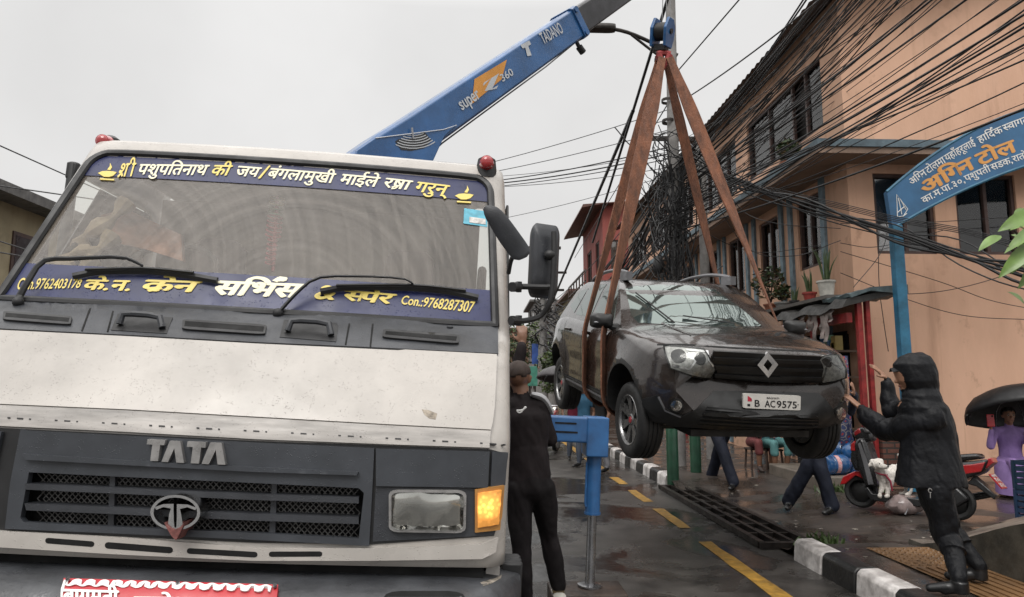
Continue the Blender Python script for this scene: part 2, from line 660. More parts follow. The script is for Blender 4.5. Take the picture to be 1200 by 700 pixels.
# =================================================================== the setting
def road_mat():
    m = mat('wet_asphalt', (.045, .042, .04), rough=.3)
    t = m.node_tree
    L = t.links.new
    b = bsdf(m)
    c = N(t, 'ShaderNodeTexCoord')
    n = N(t, 'ShaderNodeTexNoise')
    n.inputs['Scale'].default_value = .62
    n.inputs['Detail'].default_value = 7
    n.inputs['Roughness'].default_value = .6
    n.inputs['Distortion'].default_value = .5
    mp = N(t, 'ShaderNodeMapping')
    mp.inputs['Scale'].default_value = (1.5, 1.25, 1)
    mp.inputs['Location'].default_value = (3.3, 7.1, 0)
    L(c.outputs['Object'], mp.inputs[0])
    L(mp.outputs[0], n.inputs['Vector'])
    pud = N(t, 'ShaderNodeMapRange')
    pud.inputs[1].default_value = .47
    pud.inputs[2].default_value = .54
    L(n.outputs[0], pud.inputs[0])
    f = N(t, 'ShaderNodeTexNoise')
    f.inputs['Scale'].default_value = 130
    f.inputs['Detail'].default_value = 3
    L(c.outputs['Object'], f.inputs['Vector'])
    g = N(t, 'ShaderNodeTexNoise')
    g.inputs['Scale'].default_value = 3.5
    g.inputs['Detail'].default_value = 8
    L(c.outputs['Object'], g.inputs['Vector'])
    r = N(t, 'ShaderNodeValToRGB')
    r.color_ramp.elements[0].position = .3
    r.color_ramp.elements[0].color = (.016, .0145, .013, 1)
    r.color_ramp.elements[1].position = .75
    r.color_ramp.elements[1].color = (.095, .088, .08, 1)
    L(g.outputs[0], r.inputs[0])
    dk = N(t, 'ShaderNodeMix', data_type='RGBA')
    L(pud.outputs[0], dk.inputs[0])
    L(r.outputs[0], dk.inputs[6])
    dk.inputs[7].default_value = (.022, .02, .018, 1)
    L(dk.outputs[2], b.inputs['Base Color'])
    ro = N(t, 'ShaderNodeMapRange')
    ro.inputs[3].default_value = .33
    ro.inputs[4].default_value = .06
    L(pud.outputs[0], ro.inputs[0])
    L(ro.outputs[0], b.inputs['Roughness'])
    inv = N(t, 'ShaderNodeMapRange')
    inv.inputs[3].default_value = .55
    inv.inputs[4].default_value = .10
    L(pud.outputs[0], inv.inputs[0])
    bp = N(t, 'ShaderNodeBump')
    bp.inputs['Distance'].default_value = .012
    L(inv.outputs[0], bp.inputs['Strength'])
    L(f.outputs[0], bp.inputs['Height'])
    rp = N(t, 'ShaderNodeTexNoise'); rp.inputs['Scale'].default_value = 5; rp.inputs['Detail'].default_value = 3
    L(c.outputs['Object'], rp.inputs['Vector'])
    b3 = N(t, 'ShaderNodeBump'); b3.inputs['Strength'].default_value = .55; b3.inputs['Distance'].default_value = .012
    L(rp.outputs[0], b3.inputs['Height']); L(bp.outputs[0], b3.inputs['Normal'])
    L(b3.outputs[0], b.inputs['Normal'])
    b.inputs['Specular IOR Level'].default_value = .5
    return m
m_road = road_mat()
m_earth = mat('wet_earth', (.09, .07, .05), rough=.6, bump=.5, bscale=20, var=.4)
m_pave = brick_mat('wet_pavers', (.066, .052, .043), (.048, .04, .035), (.03, .026, .022), .22, .11, .006, rough=.5, bump=.3, wet=.4)
m_tact = mat('tactile_tile', (.22, .12, .052), rough=.45, var=.35, scale=3)
m_kw = mat('white_kerb_paint', (.74, .71, .69), rough=.5, var=.3, scale=7, bump=.3, bscale=40, col2=(.2, .18, .17))
m_kb = mat('black_kerb_paint', (.02, .02, .02), rough=.4, var=.4, scale=7, bump=.3, bscale=40)
m_yel = mat('yellow_road_paint', (.48, .27, .045), rough=.4, var=.4, scale=9, col2=(.17, .10, .03), bump=.3, bscale=90)
m_stone = mat('mossy_stone', (.07, .062, .048), rough=.6, var=.5, scale=5, bump=.9, bscale=9, col2=(.018, .017, .013))
m_conc = mat('wet_concrete', (.20, .17, .14), rough=.45, var=.4, scale=3, bump=.4, bscale=30, col2=(.08, .066, .054))

def grid_sheet(bm, xs, ys, fz):
    V = [[bm.verts.new((x, y, fz(x, y))) for x in xs] for y in ys]
    for j in range(len(ys) - 1):
        for i in range(len(xs) - 1):
            bm.faces.new((V[j][i], V[j][i + 1], V[j + 1][i + 1], V[j + 1][i]))
def frange(a, b, s):
    n = max(1, round((b - a) / s))
    return [a + (b - a) * i / n for i in range(n + 1)]

b = new_bm(); grid_sheet(b, [-500, 500], [-300, 700], lambda x, y: -.03)
struct('ground', b, m_earth)
b = new_bm(); grid_sheet(b, [-7.5, 2.82], [-25, 260], lambda x, y: 0)
struct('road', b, m_road)
def smooth01(t):
    t = min(1, max(0, t)); return t * t * (3 - 2 * t)
def walk_z(x, y):
    drive = smooth01((y - 6.15) / .35) * smooth01((10.3 - y) / .35)
    hi = .14
    lo = .012 + .11 * smooth01((x - 3.2) / 1.6)
    return hi * (1 - drive) + lo * drive + .006 * math.sin(x * 5.1 + y * 2.3) * math.sin(y * 3.7 - x)
b = new_bm(); grid_sheet(b, frange(2.82, 14, .16), frange(-10, 30, .2), walk_z)
struct('sidewalk', b, m_pave)
b = new_bm(); grid_sheet(b, [2.82, 14], [30, 260], lambda x, y: .14)
struct('sidewalk_far', b, m_pave)
b = new_bm(); grid_sheet(b, [-14, -7.5], [-25, 260], lambda x, y: .12)
struct('sidewalk_opposite', b, m_pave)
# kerb of painted stones
b = new_bm()
def kerb_run(y0, y1, st, ph):
    y = y0; k = ph
    while y < y1 - .05:
        e = min(y + st, y1)
        j = random.uniform(-.008, .008)
        mi = k % 2
        prof = [(2.775 + j, -.02), (2.79 + j, .15), (2.82 + j, .182), (2.95 + j, .186), (2.985 + j, .17), (2.985 + j, -.02)]
        loft(b, [[(x, yy, z) for x, z in prof] for yy in (y + .008, e - .008)], mi=mi)
        y = e; k += 1
kerb_run(-6.3, 6.2, .5, 0)
kerb_run(10.5, 70, .5, 0)
struct('kerb', b, [m_kw, m_kb], bev=.012)
# tactile paving: ribbed tiles with a studded end
b = new_bm()
grid_sheet(b, [3.3, 3.86], frange(-6, 5.95, 1), lambda x, y: .153)
struct('tactile_paving', b, m_tact)
b = new_bm()
for i in range(7):
    box2(b, (3.33 + i * .075, -6, .15), (3.365 + i * .075, 5.3, .162))
for i in range(8):
    for j in range(9): cyl(b, (3.335 + i * .068, 5.36 + j * .066, .15), (3.335 + i * .068, 5.36 + j * .066, .163), .021, .013, 8)
struct('tactile_ribs', b, m_tact)
# yellow edge line, painted in dashes
b = new_bm()
def dash(y0, y1, x0=2.13, x1=2.26):
    n = max(2, int((y1 - y0) / .3))
    L_ = [(x0 + random.uniform(-.012, .012), y0 + (y1 - y0) * i / n) for i in range(n + 1)]
    R_ = [(x1 + random.uniform(-.012, .012), y0 + (y1 - y0) * i / n) for i in range(n + 1)]
    for i in range(n):
        b.faces.new([b.verts.new((*p, .004)) for p in (L_[i], R_[i], R_[i + 1], L_[i + 1])])
for y0, y1 in ((-3, 1.6), (3.3, 6.9), (7.55, 8.7), (9.2, 10.2), (10.8, 11.6), (12.4, 14.6), (15.4, 19), (20, 24), (25, 30), (32, 40)):
    dash(y0, y1, 2.13, 2.27)
struct('yellow_line', b, m_yel)

# ------------------------------------------------------------------- walls with openings
def wall_holes(bm, P, s0, s1, z0, z1, holes, depth=.16, mi=0):
    """P(s, z, d): d into the wall; holes are (s0, s1, z0, z1)"""
    ss = sorted({s0, s1, *[h[0] for h in holes], *[h[1] for h in holes]})
    zs = sorted({z0, z1, *[h[2] for h in holes], *[h[3] for h in holes]})
    for a, c in zip(ss, ss[1:]):
        for e_, f in zip(zs, zs[1:]):
            cs, cz = (a + c) / 2, (e_ + f) / 2
            if any(h[0] < cs < h[1] and h[2] < cz < h[3] for h in holes): continue
            bm.faces.new([bm.verts.new(P(*q, 0)) for q in ((a, e_), (c, e_), (c, f), (a, f))]).material_index = mi
    for h in holes:
        for (a, e_), (c, f) in (((h[0], h[2]), (h[1], h[2])), ((h[1], h[2]), (h[1], h[3])), ((h[1], h[3]), (h[0], h[3])), ((h[0], h[3]), (h[0], h[2]))):
            bm.faces.new([bm.verts.new(v) for v in (P(a, e_, 0), P(c, f, 0), P(c, f, depth), P(a, e_, depth))]).material_index = mi
    bmesh.ops.remove_doubles(bm, verts=bm.verts, dist=1e-4)
def pbox(bm, P, s0, s1, z0, z1, d0, d1, mi=0):
    r = [[P(s, z, d) for s, z in ((s0, z0), (s1, z0), (s1, z1), (s0, z1))] for d in (d0, d1)]
    loft(bm, r, mi=mi)
m_frame = mat('brown_window_frame', (.075, .042, .035), rough=.5, var=.3)
m_pane = mat('dull_glass', (.05, .05, .055), rough=.08, var=.2, spec=.8)
def curtain_mat(name, c1, c2):
    m = mat(name, c1, rough=.8, col2=c2, scale=3.2, stretch=(9, 9, .12), rvar=0)
    return m
m_cur_l = curtain_mat('lavender_curtain', (.72, .64, .74), (.5, .43, .53))
m_cur_w = curtain_mat('pale_curtain', (.78, .74, .67), (.45, .42, .37))
m_cur_d = curtain_mat('dark_curtain', (.30, .24, .20), (.12, .095, .08))
def win(parent, P, h, mull=(.5,), curtain=None, fm=None, d=.09, open_=None, bars=0, sill=True):
    s0, s1, z0, z1 = h
    w = .055
    b = new_bm()
    pbox(b, P, s0, s1, z0, z0 + w, d - .05, d + .01); pbox(b, P, s0, s1, z1 - w, z1, d - .05, d + .01)
    pbox(b, P, s0, s0 + w, z0 + w, z1 - w, d - .05, d + .01); pbox(b, P, s1 - w, s1, z0 + w, z1 - w, d - .05, d + .01)
    for q in mull:
        s = s0 + (s1 - s0) * q
        pbox(b, P, s - w / 2, s + w / 2, z0 + w, z1 - w, d - .045, d + .01)
    zt = z0 + (z1 - z0) * .72
    if bars:
        for i in range(1, bars):
            z = z0 + (z1 - z0) * i / bars
            pbox(b, P, s0 + w, s1 - w, z - .012, z + .012, d - .03, d)
    fr = obj('window', b, fm or m_frame, parent, smooth=False)
    cuts = [s0 + w] + [s0 + (s1 - s0) * q for q in mull] + [s1 - w]
    b = new_bm()
    for i, (a, c) in enumerate(zip(cuts, cuts[1:])):
        if open_ is not None and i == open_: continue
        pbox(b, P, a, c, z0 + w, z1 - w, d + .002, d + .008)
    obj('pane', b, glass_of(curtain), fr, smooth=False)
    if curtain:
        b = new_bm()
        n = max(8, int((s1 - s0) / .035))
        rows = []
        for z in (z0 + w, (z0 + z1) / 2, z1 - w):
            rows.append([P(s0 + w + (s1 - s0 - 2 * w) * i / n, z, d + .028 + .016 * math.sin(i * 1.25 + .4 * math.sin(i * .31))) for i in range(n + 1)])
        V = [[b.verts.new(p) for p in r] for r in rows]
        for r0, r1 in zip(V, V[1:]):
            for i in range(n):
                sx = (i + .5) / n
                if open_ is not None and cuts[open_] < s0 + w + (s1 - s0 - 2 * w) * sx < cuts[open_ + 1]: continue
                b.faces.new((r0[i], r0[i + 1], r1[i + 1], r1[i]))
        obj('curtain', b, curtain, fr)
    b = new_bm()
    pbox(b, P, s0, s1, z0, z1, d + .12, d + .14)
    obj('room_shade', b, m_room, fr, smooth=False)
    return fr
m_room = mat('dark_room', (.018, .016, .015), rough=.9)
def glass_of(cur):
    n = 'window_glass'
    if n in MATS: return MATS[n]
    m = mat(n, (.5, .5, .5), rough=.05)
    t = m.node_tree
    tr = N(t, 'ShaderNodeBsdfTransparent'); tr.inputs[0].default_value = (.98, .98, .98, 1)
    gl = N(t, 'ShaderNodeBsdfGlossy'); gl.inputs['Roughness'].default_value = .05
    fr = N(t, 'ShaderNodeFresnel'); fr.inputs[0].default_value = 1.8
    mxs = N(t, 'ShaderNodeMixShader')
    t.links.new(fr.outputs[0], mxs.inputs[0]); t.links.new(tr.outputs[0], mxs.inputs[1]); t.links.new(gl.outputs[0], mxs.inputs[2])
    t.links.new(mxs.outputs[0], t.nodes['Material Output'].inputs[0])
    return m

# ------------------------------------------------------------------- the peach building on the right
def stain_wall(name, col, dark, sc=1.1):
    m = mat(name, col, rough=.75, col2=dark, scale=sc, bump=.25, bscale=25, stretch=(1, 1, .35))
    t = m.node_tree; L = t.links.new; b = bsdf(m)
    src = b.inputs['Base Color'].links[0].from_socket
    c = N(t, 'ShaderNodeTexCoord')
    for scl, lo, hi, dk in (((2.6, 2.6, .22), .54, .80, (.66, .62, .58)), ((.7, .7, .7), .56, .66, (.80, .78, .76)), ((3.1, 2.2, 2.2), .60, .70, (.74, .72, .70)), ((14, 11, .5), .62, .8, (.72, .68, .64))):
        mp = N(t, 'ShaderNodeMapping'); mp.inputs['Scale'].default_value = scl; L(c.outputs['Object'], mp.inputs[0])
        n = N(t, 'ShaderNodeTexNoise'); n.inputs['Scale'].default_value = 1.0; n.inputs['Detail'].default_value = 8; n.inputs['Roughness'].default_value = .65; L(mp.outputs[0], n.inputs['Vector'])
        r = N(t, 'ShaderNodeMapRange'); r.inputs[1].default_value = lo; r.inputs[2].default_value = hi; L(n.outputs[0], r.inputs[0])
        x = N(t, 'ShaderNodeMix', data_type='RGBA', blend_type='MULTIPLY'); L(r.outputs[0], x.inputs[0]); L(src, x.inputs[6]); x.inputs[7].default_value = (*dk, 1); src = x.outputs[2]
    L(src, b.inputs['Base Color'])
    return m
m_peach = stain_wall('peach_plaster', (.68, .42, .29), (.56, .335, .225))
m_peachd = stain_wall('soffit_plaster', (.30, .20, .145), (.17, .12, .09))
m_bluegrey = mat('blue_grey_paint', (.12, .17, .20), rough=.6, var=.3)
m_pil = mat('pale_blue_paint', (.19, .27, .32), rough=.6, var=.3)
m_tin = mat('dark_tin', (.06, .055, .055), rough=.5, var=.4)
FX, GY = 5.9, 10.5
YE = 27.0
bld = thing('corner_building', 'peach plastered three storey corner building with blue pilasters and curtained windows', 'building', (FX, GY, 0))
def PF(s, z, d): return Vector((d, s - GY, z))              # street side, local
def PG(s, z, d): return Vector((s - FX, d, z))              # gable towards the camera
low = [(11.45, 12.3, 3.62, 4.92), (13.15, 14.05, 3.62, 4.92), (14.95, 15.9, 3.62, 4.92), (16.7, 17.6, 3.62, 4.92), (18.6, 19.5, 3.62, 4.92), (20.6, 21.5, 3.62, 4.92), (22.6, 23.5, 3.62, 4.92), (24.6, 25.6, 3.62, 4.92)]
upw = [(11.15, 14.5, 6.0, 7.3), (15.2, 18.0, 6.0, 7.3), (18.5, 20.6, 6.0, 7.3), (21.1, 23.4, 6.0, 7.3), (24, 26.4, 6.0, 7.3)]
shop_hole = (9.9, 13, .1, 2.6)
gab = [(6.32, 7.32, 3.62, 4.95), (7.68, 8.7, 3.62, 4.95), (9.2, 10.2, 3.62, 4.95)]
b = new_bm()
wall_holes(b, PF, GY, YE, 0, 8.0, low + upw + [(10.75, 12.7, .12, 2.35)])
wall_holes(b, PG, FX, 15, 0, 8.0, gab)
box2(b, (0.3, .3, 0), (9, YE - GY, 8.0))
obj('wall', b, m_peach, bld, smooth=False)
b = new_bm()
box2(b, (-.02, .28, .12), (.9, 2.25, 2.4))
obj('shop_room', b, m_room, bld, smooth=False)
b = new_bm()
box2(b, (-.75, -.55, 5.2), (9, 0, 5.32)); box2(b, (-.75, 0, 5.2), (0, YE - GY, 5.32))
obj('ledge', b, m_bluegrey, bld, smooth=False)
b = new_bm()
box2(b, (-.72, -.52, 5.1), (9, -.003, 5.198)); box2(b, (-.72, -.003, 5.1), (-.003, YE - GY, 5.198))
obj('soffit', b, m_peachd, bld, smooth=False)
b = new_bm()
for y in (11.3, 12.55, 12.95, 14.3, 14.72, 16.12, 16.5, 17.85, 18.3, 19.8, 20.3, 21.8, 22.3, 23.8, 24.3):
    pbox(b, PF, y - .07, y + .07, .2, 5.098, -.05, .002)
obj('pilaster', b, m_pil, bld, smooth=False)
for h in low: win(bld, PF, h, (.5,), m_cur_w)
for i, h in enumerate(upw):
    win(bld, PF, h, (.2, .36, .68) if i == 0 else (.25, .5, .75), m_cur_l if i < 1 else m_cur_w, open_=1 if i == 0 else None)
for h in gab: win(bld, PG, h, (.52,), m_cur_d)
b = new_bm()                                                    # corrugated eaves
n = int((YE - GY + .8) / .06)
top = []
for k, (x, z) in enumerate(((-.55, 7.78), (.2, 8.1), (5.0, 9.6), (9.6, 8.15))):
    top.append([(x, -.7 + (YE - GY + 1.2) * i / n, z + .02 * math.sin(i * 1.6)) for i in range(n + 1)])
V = [[b.verts.new(p) for p in r] for r in top]
for r0, r1 in zip(V, V[1:]):
    for i in range(n): b.faces.new((r0[i], r0[i + 1], r1[i + 1], r1[i]))
obj('roof', b, m_tin, bld)
b = new_bm()
prism(b, [(-.0, 7.99), (9, 7.99), (9, 8.3), (5, 9.5), (.2, 8.1)], lambda x, z: (x, .002, z), lambda x, z: (x, .25, z))
obj('gable', b, m_peach, bld, smooth=False)
for y in frange(.2, YE - GY, 1.3):
    pass
# ground floor shop: lean-to on red posts
m_tarp = mat('old_tarpaulin', (.10, .14, .15), rough=.55, var=.5, bump=.5, bscale=12)
m_tarpk = mat('black_tarpaulin', (.035, .033, .03), rough=.5, var=.5, bump=.8, bscale=10)
m_red = mat('red_paint', (.33, .03, .028), rough=.45, var=.4, scale=9)
m_brick = brick_mat('old_brick', (.20, .075, .05), (.13, .06, .045), (.05, .042, .036), .23, .075, .012, rough=.75, bump=.9, axes=(0, 2))
shop = thing('street_shop', 'small street shop lean-to with black tarpaulin roof and red posts at the building corner', 'shop', (5.25, 9.45, .14))
def lp(o, p): return Vector(p) - Vector(o.location)
b = new_bm()
rows = []
for i in range(25):
    y = -.12 + 3.9 * i / 24
    s = .05 * math.sin(i * 1.1) + random.uniform(-.025, .025)
    rows.append([(x, y, z) for x, z in ((-.2, 2.46 + s * .6), (-.12, 2.58 + s), (.3, 2.68 + s * .5), (.66, 2.74), (.66, 2.69), (.3, 2.6), (-.1, 2.5 + s * .4))])
loft(b, rows)
obj('tarpaulin_roof', b, m_tarpk, shop)
b = new_bm()
rows = []
for i in range(9):
    y = -.16 + .1 * i
    rows.append([(x, y, z + .012 * math.sin(i * 2 + x * 9)) for x, z in ((-.1, 2.67), (.2, 2.75), (.75, 2.8), (.75, 2.66), (.2, 2.7), (-.08, 2.62))])
loft(b, rows)
obj('blue_tarpaulin', b, m_tarp, shop)
for (x, y, w) in ((.1, 0, .07), (.24, .03, .06), (-.05, 3.4, .06)):
    b = new_bm(); box2(b, (x - w / 2, y - .035, 0), (x + w / 2, y + .035, 2.6)); obj('post', b, m_red, shop, smooth=False)
b = new_bm(); box2(b, (-.06, .03, 2.28), (.02, 3.4, 2.42)); box2(b, (.0, 1.2, 0), (.05, 1.27, 2.28)); obj('beam', b, m_red, shop, smooth=False)
b = new_bm()
for z in (.7, 1.1, 1.5, 1.9): box2(b, (.2, .9, z), (.55, 3.2, z + .03))
obj('shelf', b, mat('shelf_wood', (.10, .06, .035), rough=.6), shop, smooth=False)
cols = [(.3, .05, .04), (.35, .25, .05), (.05, .15, .3), (.4, .38, .33), (.08, .2, .08)]
for ci, cc in enumerate(cols):
    b = new_bm()
    for z in (.73, 1.13, 1.53, 1.93):
        for k in range(6):
            y = .95 + random.random() * 2.15
            h = random.uniform(.12, .26)
            box2(b, (.24, y, z), (.24 + .12, y + random.uniform(.07, .14), z + h))
    o = obj('shelf_goods', b, mat('stock_%s' % ['red', 'yellow', 'blue', 'cream', 'green'][ci], cc, rough=.4), smooth=False); o.location = shop.location
    tag(o, ['red', 'yellow', 'blue', 'cream', 'green'][ci] + ' packets filling the shelves inside the dark shop', 'shop goods', kind='stuff')
b = new_bm(); box2(b, (.29, -.06, 0), (.69, .1, .95)); obj('brick_pier', b, m_brick, shop, smooth=False)
b = new_bm()                                                    # tattered cloth under the eave
for k in range(9):
    y = .25 + k * .13; x = -.13 + random.uniform(-.04, .04); l = random.uniform(.18, .5)
    r = [[(x + .02 * math.sin(j * 2 + k), y + .012 * j - .06 + q * .12, 2.5 - l * j / 5) for j in range(6)] for q in (0, .5, 1)]
    V = [[b.verts.new(p) for p in rr] for rr in r]
    for r0, r1 in zip(V, V[1:]):
        for j in range(5): b.faces.new((r0[j], r0[j + 1], r1[j + 1], r1[j]))
obj('ragged_cloth', b, mat('ragged_cloth', (.3, .25, .23), rough=.8, var=.6, scale=5), shop)
for k, (y, cc, l) in enumerate(((1.55, (.5, .42, .40), .3), (1.75, (.55, .35, .36), .34), (2.05, (.28, .2, .15), .34), (2.35, (.12, .35, .55), .33), (2.62, (.14, .42, .6), .22), (2.85, (.5, .2, .2), .28))):
    p = thing('snack_strip', ['pale cream', 'pink and white', 'brown and grey', 'bright blue and white', 'short light blue', 'red'][k] + ' strip of snack packets hanging under the shop roof', 'snack packets', (5.08, 9.45 + y, 2.55), (0, RAD(-4), RAD(20)), 'packets hanging from the shop eave')
    b = new_bm()
    for j in range(2):
        z = -.02 - l * j * .5
        prism(b, [(-.09, z), (.09, z), (.095, z - l * .25), (.085, z - l * .48), (-.085, z - l * .48), (-.095, z - l * .25)], lambda a, c: (.012 + .015 * math.sin(c * 20), a, c), lambda a, c: (-.012, a, c))
    obj('packet', b, mat('packet_%d' % k, cc, rough=.3, scale=14, col2=tuple(.35 * x + .45 for x in cc)), p)
# patterned door cloth hanging beside the pier
b = new_bm()
n = 30
V = [[b.verts.new((.06 * math.sin(i * .9) , -.02 + i * .03, z)) for i in range(n)] for z in (0, .8, 1.6)]
for r0, r1 in zip(V, V[1:]):
    for i in range(n - 1): b.faces.new((r0[i], r0[i + 1], r1[i + 1], r1[i]))
def pattern_mat():
    m = mat('patterned_cloth', (.2, .1, .1), rough=.8)
    t = m.node_tree; L = t.links.new
    v = N(t, 'ShaderNodeTexVoronoi'); v.inputs['Scale'].default_value = 11
    c = N(t, 'ShaderNodeTexCoord'); L(c.outputs['Object'], v.inputs['Vector'])
    r = N(t, 'ShaderNodeValToRGB'); r.color_ramp.interpolation = 'CONSTANT'
    r.color_ramp.elements[0].color = (.4, .05, .04, 1); r.color_ramp.elements[1].position = .3; r.color_ramp.elements[1].color = (.05, .07, .16, 1)
    e = r.color_ramp.elements.new(.5); e.color = (.3, .27, .25, 1); e = r.color_ramp.elements.new(.58); e.color = (.04, .05, .12, 1)
    L(v.outputs['Distance'], r.inputs[0]); L(r.outputs[0], bsdf(m).inputs['Base Color'])
    return m
o = obj('door_cloth', b, pattern_mat())
o.location = (5.2, 9.62, .35)
md = o.modifiers.new('thick', 'SOLIDIFY'); md.thickness = .006
tag(o, 'red and blue patterned cloth hanging in the shop doorway behind the scooter', 'cloth')
# stone ramp block at the lower right
def plat_z(x, y): return min(.62, max(.15, .14 + .34 * (6.1 - y) + .22 * (x - 3.9))) + .012 * math.sin(x * 7 + y * 5)
foot = lambda x, y: x > 3.86 + .05 * math.sin(y * 3) and y < 6.25 + .28 * (x - 3.86) + .12 * math.sin(x * 4)
b = new_bm()
xs = frange(3.86, 9.0, .09); ys = frange(1.0, 7.4, .09)
vv = {}
def gv(i, j, lo):
    k = (i, j, lo)
    if k not in vv:
        x, y = xs[i], ys[j]
        vv[k] = b.verts.new((x - (.05 if lo else 0), y, .0 if lo else plat_z(x, y)))
    return vv[k]
cells = {(i, j) for i in range(len(xs) - 1) for j in range(len(ys) - 1) if foot((xs[i] + xs[i + 1]) / 2, (ys[j] + ys[j + 1]) / 2) or xs[i] < 3.9 and ys[j] < 6.1}
for i, j in cells:
    b.faces.new([gv(*q, 0) for q in ((i, j), (i + 1, j), (i + 1, j + 1), (i, j + 1))]).material_index = 0
    for di, dj, p, q in ((-1, 0, (i, j), (i, j + 1)), (1, 0, (i + 1, j), (i + 1, j + 1)), (0, -1, (i, j), (i + 1, j)), (0, 1, (i, j + 1), (i + 1, j + 1))):
        if (i + di, j + dj) not in cells:
            b.faces.new([gv(*p, 0), gv(*q, 0), gv(*q, 1), gv(*p, 1)]).material_index = 1
struct('stone_ramp', b, [m_conc, m_stone], ang=50)
# doorstep below the shop
b = new_bm(); box2(b, (4.55, 9.3, .1), (5.25, 10.9, .30)); struct('doorstep', b, m_conc, smooth=False, bev=.02)
# drain grate set along the kerb line
m_iron = mat('rusty_iron', (.035, .028, .024), rough=.45, var=.5, metal=.4)
g = thing('drain_grate', 'long rusty iron drain grate along the kerb gap below the lifted car', 'drain grate', (2.9, 8.45, 0))
b = new_bm()
for x in (-.24, .24): box2(b, (x - .03, -1.85, .005), (x + .03, 1.85, .065))
for y in (-1.85, 1.85): box2(b, (-.27, y - .03, .005), (.27, y + .03, .06))
obj('frame', b, m_iron, g, smooth=False)
b = new_bm()
for x in (-.08, .08): box2(b, (x - .02, -1.82, .01), (x + .02, 1.82, .06))
for y in frange(-1.4, 1.4, .46): box2(b, (-.21, y - .018, .012), (.21, y + .018, .052))
obj('bar', b, m_iron, g, smooth=False)
b = new_bm(); box2(b, (-.22, -1.8, .0045), (.22, 1.8, .009)); obj('drain_bed', b, mat('black_water', (.006, .006, .006), rough=.15), g, smooth=False)

# ------------------------------------------------------------------- blue welcome arch
m_blue = mat('arch_blue_paint', (.035, .145, .30), rough=.4, var=.25, scale=2, coat=.2)
m_bluep = mat('post_blue_paint', (.03, .16, .27), rough=.45, var=.3)
m_white = mat('white_lettering', (.8, .8, .78), rough=.5, var=.05)
m_orange = mat('orange_lettering', (.75, .36, .10), rough=.5, var=.08)
AY = 9.0
arch = thing('welcome_arch', 'blue arched welcome sign with white and orange lettering on a blue post', 'arch sign', (5.5, AY, .14))
tp = [(1038, 227), (1078.5, 190), (1110, 171), (1142, 154), (1170, 141), (1200, 128.5)]
bt = [(1044.5, 268), (1088, 243), (1117, 228.5), (1146.5, 215), (1173, 204), (1200, 195)]
T3 = [at(*p, AY) for p in tp]; B3 = [at(*p, AY) for p in bt]
tx = [p.x for p in T3]; tz = [p.z for p in T3]; bx_ = [p.x for p in B3]; bz_ = [p.z for p in B3]
ft = np.polyfit(tx, tz, 2); fb = np.polyfit(bx_, bz_, 2)
XE = 2 * (-ft[1] / (2 * ft[0])) - tx[0]
def arch_pt(u, t):                                     # u 0..1 along, t 0..1 from the lower to the upper edge
    xa = bx_[0] + (XE - .15 - bx_[0]) * u; xb = tx[0] + (XE - tx[0]) * u
    za = np.polyval(fb, xa) if xa < XE / 2 + 3 else np.polyval(fb, xa); zb = np.polyval(ft, xb)
    return Vector((xa * (1 - t) + xb * t, AY, za * (1 - t) + max(zb, za + .3) * t))
# where along the arch the picture's right border falls
b = new_bm()
n = 40
R = []
for i in range(n + 1):
    u = i / n
    p0, p1 = arch_pt(u, 0), arch_pt(u, 1)
    R.append([lp(arch, p) + Vector((0, d, 0)) for p, d in ((p0, -.03), (p1, -.03), (p1, .05), (p0, .05))])
loft(b, R)
obj('board', b, m_blue, arch, ang=30)
b = new_bm()
for tt, dz in ((0.0, -.004), (1.0, .004)):
    tube(b, [lp(arch, arch_pt(i / n, tt)) + Vector((0, -.02, dz)) for i in range(n + 1)], .022, 6)
obj('rim', b, m_bluep, arch)
bot = arch_pt(0.004, 0)
for nm, xx in (('post', at(1055, 340, AY).x), ('post', XE - .1)):
    b = new_bm()
    box2(b, (xx - 5.5 - .07, -.05, 0), (xx - 5.5 + .07, .07, bot.z - .14 + .03))
    obj(nm, b, m_bluep, arch, smooth=False, bev=.01)
def arch_map(p0, p1, h):
    """a text line whose baseline runs from photo spot p0 to p1, bending with the arch"""
    a = at(*p0, AY); c = at(*p1, AY)
    def tof(p):
        u = (p.x - tx[0]) / (XE - tx[0])
        q0, q1 = arch_pt(u, 0), arch_pt(u, 1)
        return (p.z - q0.z) / (q1.z - q0.z)
    ta, tb = tof(a), tof(c)
    def f(s, t):
        x = a.x + (c.x - a.x) * s
        u = (x - tx[0]) / (XE - tx[0])
        q0, q1 = arch_pt(u, 0), arch_pt(u, 1)
        tt = ta + (tb - ta) * s
        base = q0 + (q1 - q0) * tt
        base.x = x
        e = arch_pt(u + .01, tt) - arch_pt(u - .01, tt)
        nrm = Vector((-e.z, 0, e.x)).normalized()
        return lp(arch, base + nrm * (h * t) + Vector((0, -.033, 0))), Vector((0, -1, 0))
    return f
REPH = ('mark', [(-.16, .74), (-.10, .88), (.0, .86), (.0, .76)])
RA_SUB = ('mark', [(-.30, .18), (-.52, .02)])
AGNI = ['अि', ('half', 'ग'), 'न']
letter_mesh(AGNI + [.12, 'टोलमा', .12, 'यहाँहरूलाई', .12], arch_map((1067, 218), (1142, 171), .09), arch, m_white, 'lettering', bold=.018)
letter_mesh(['हािद', REPH, 'क', .12, ('half', 'स'), 'वागत', .12, 'छ'], arch_map((1146, 169), (1214, 141), .09), arch, m_white, 'lettering', bold=.018)
letter_mesh(AGNI + [.2, 'टोल'], arch_map((1083, 228.5), (1190, 178), .165), arch, m_orange, 'lettering', bold=.05)
letter_mesh(['का.म.पा.३०,', .12, 'पशुपती', .12, 'सडक,', .12, 'रातोपुल'], arch_map((1081, 239.5), (1216, 181.5), .085), arch, m_white, 'lettering', bold=.018)
b = new_bm()                                           # white outline drawing at the left end
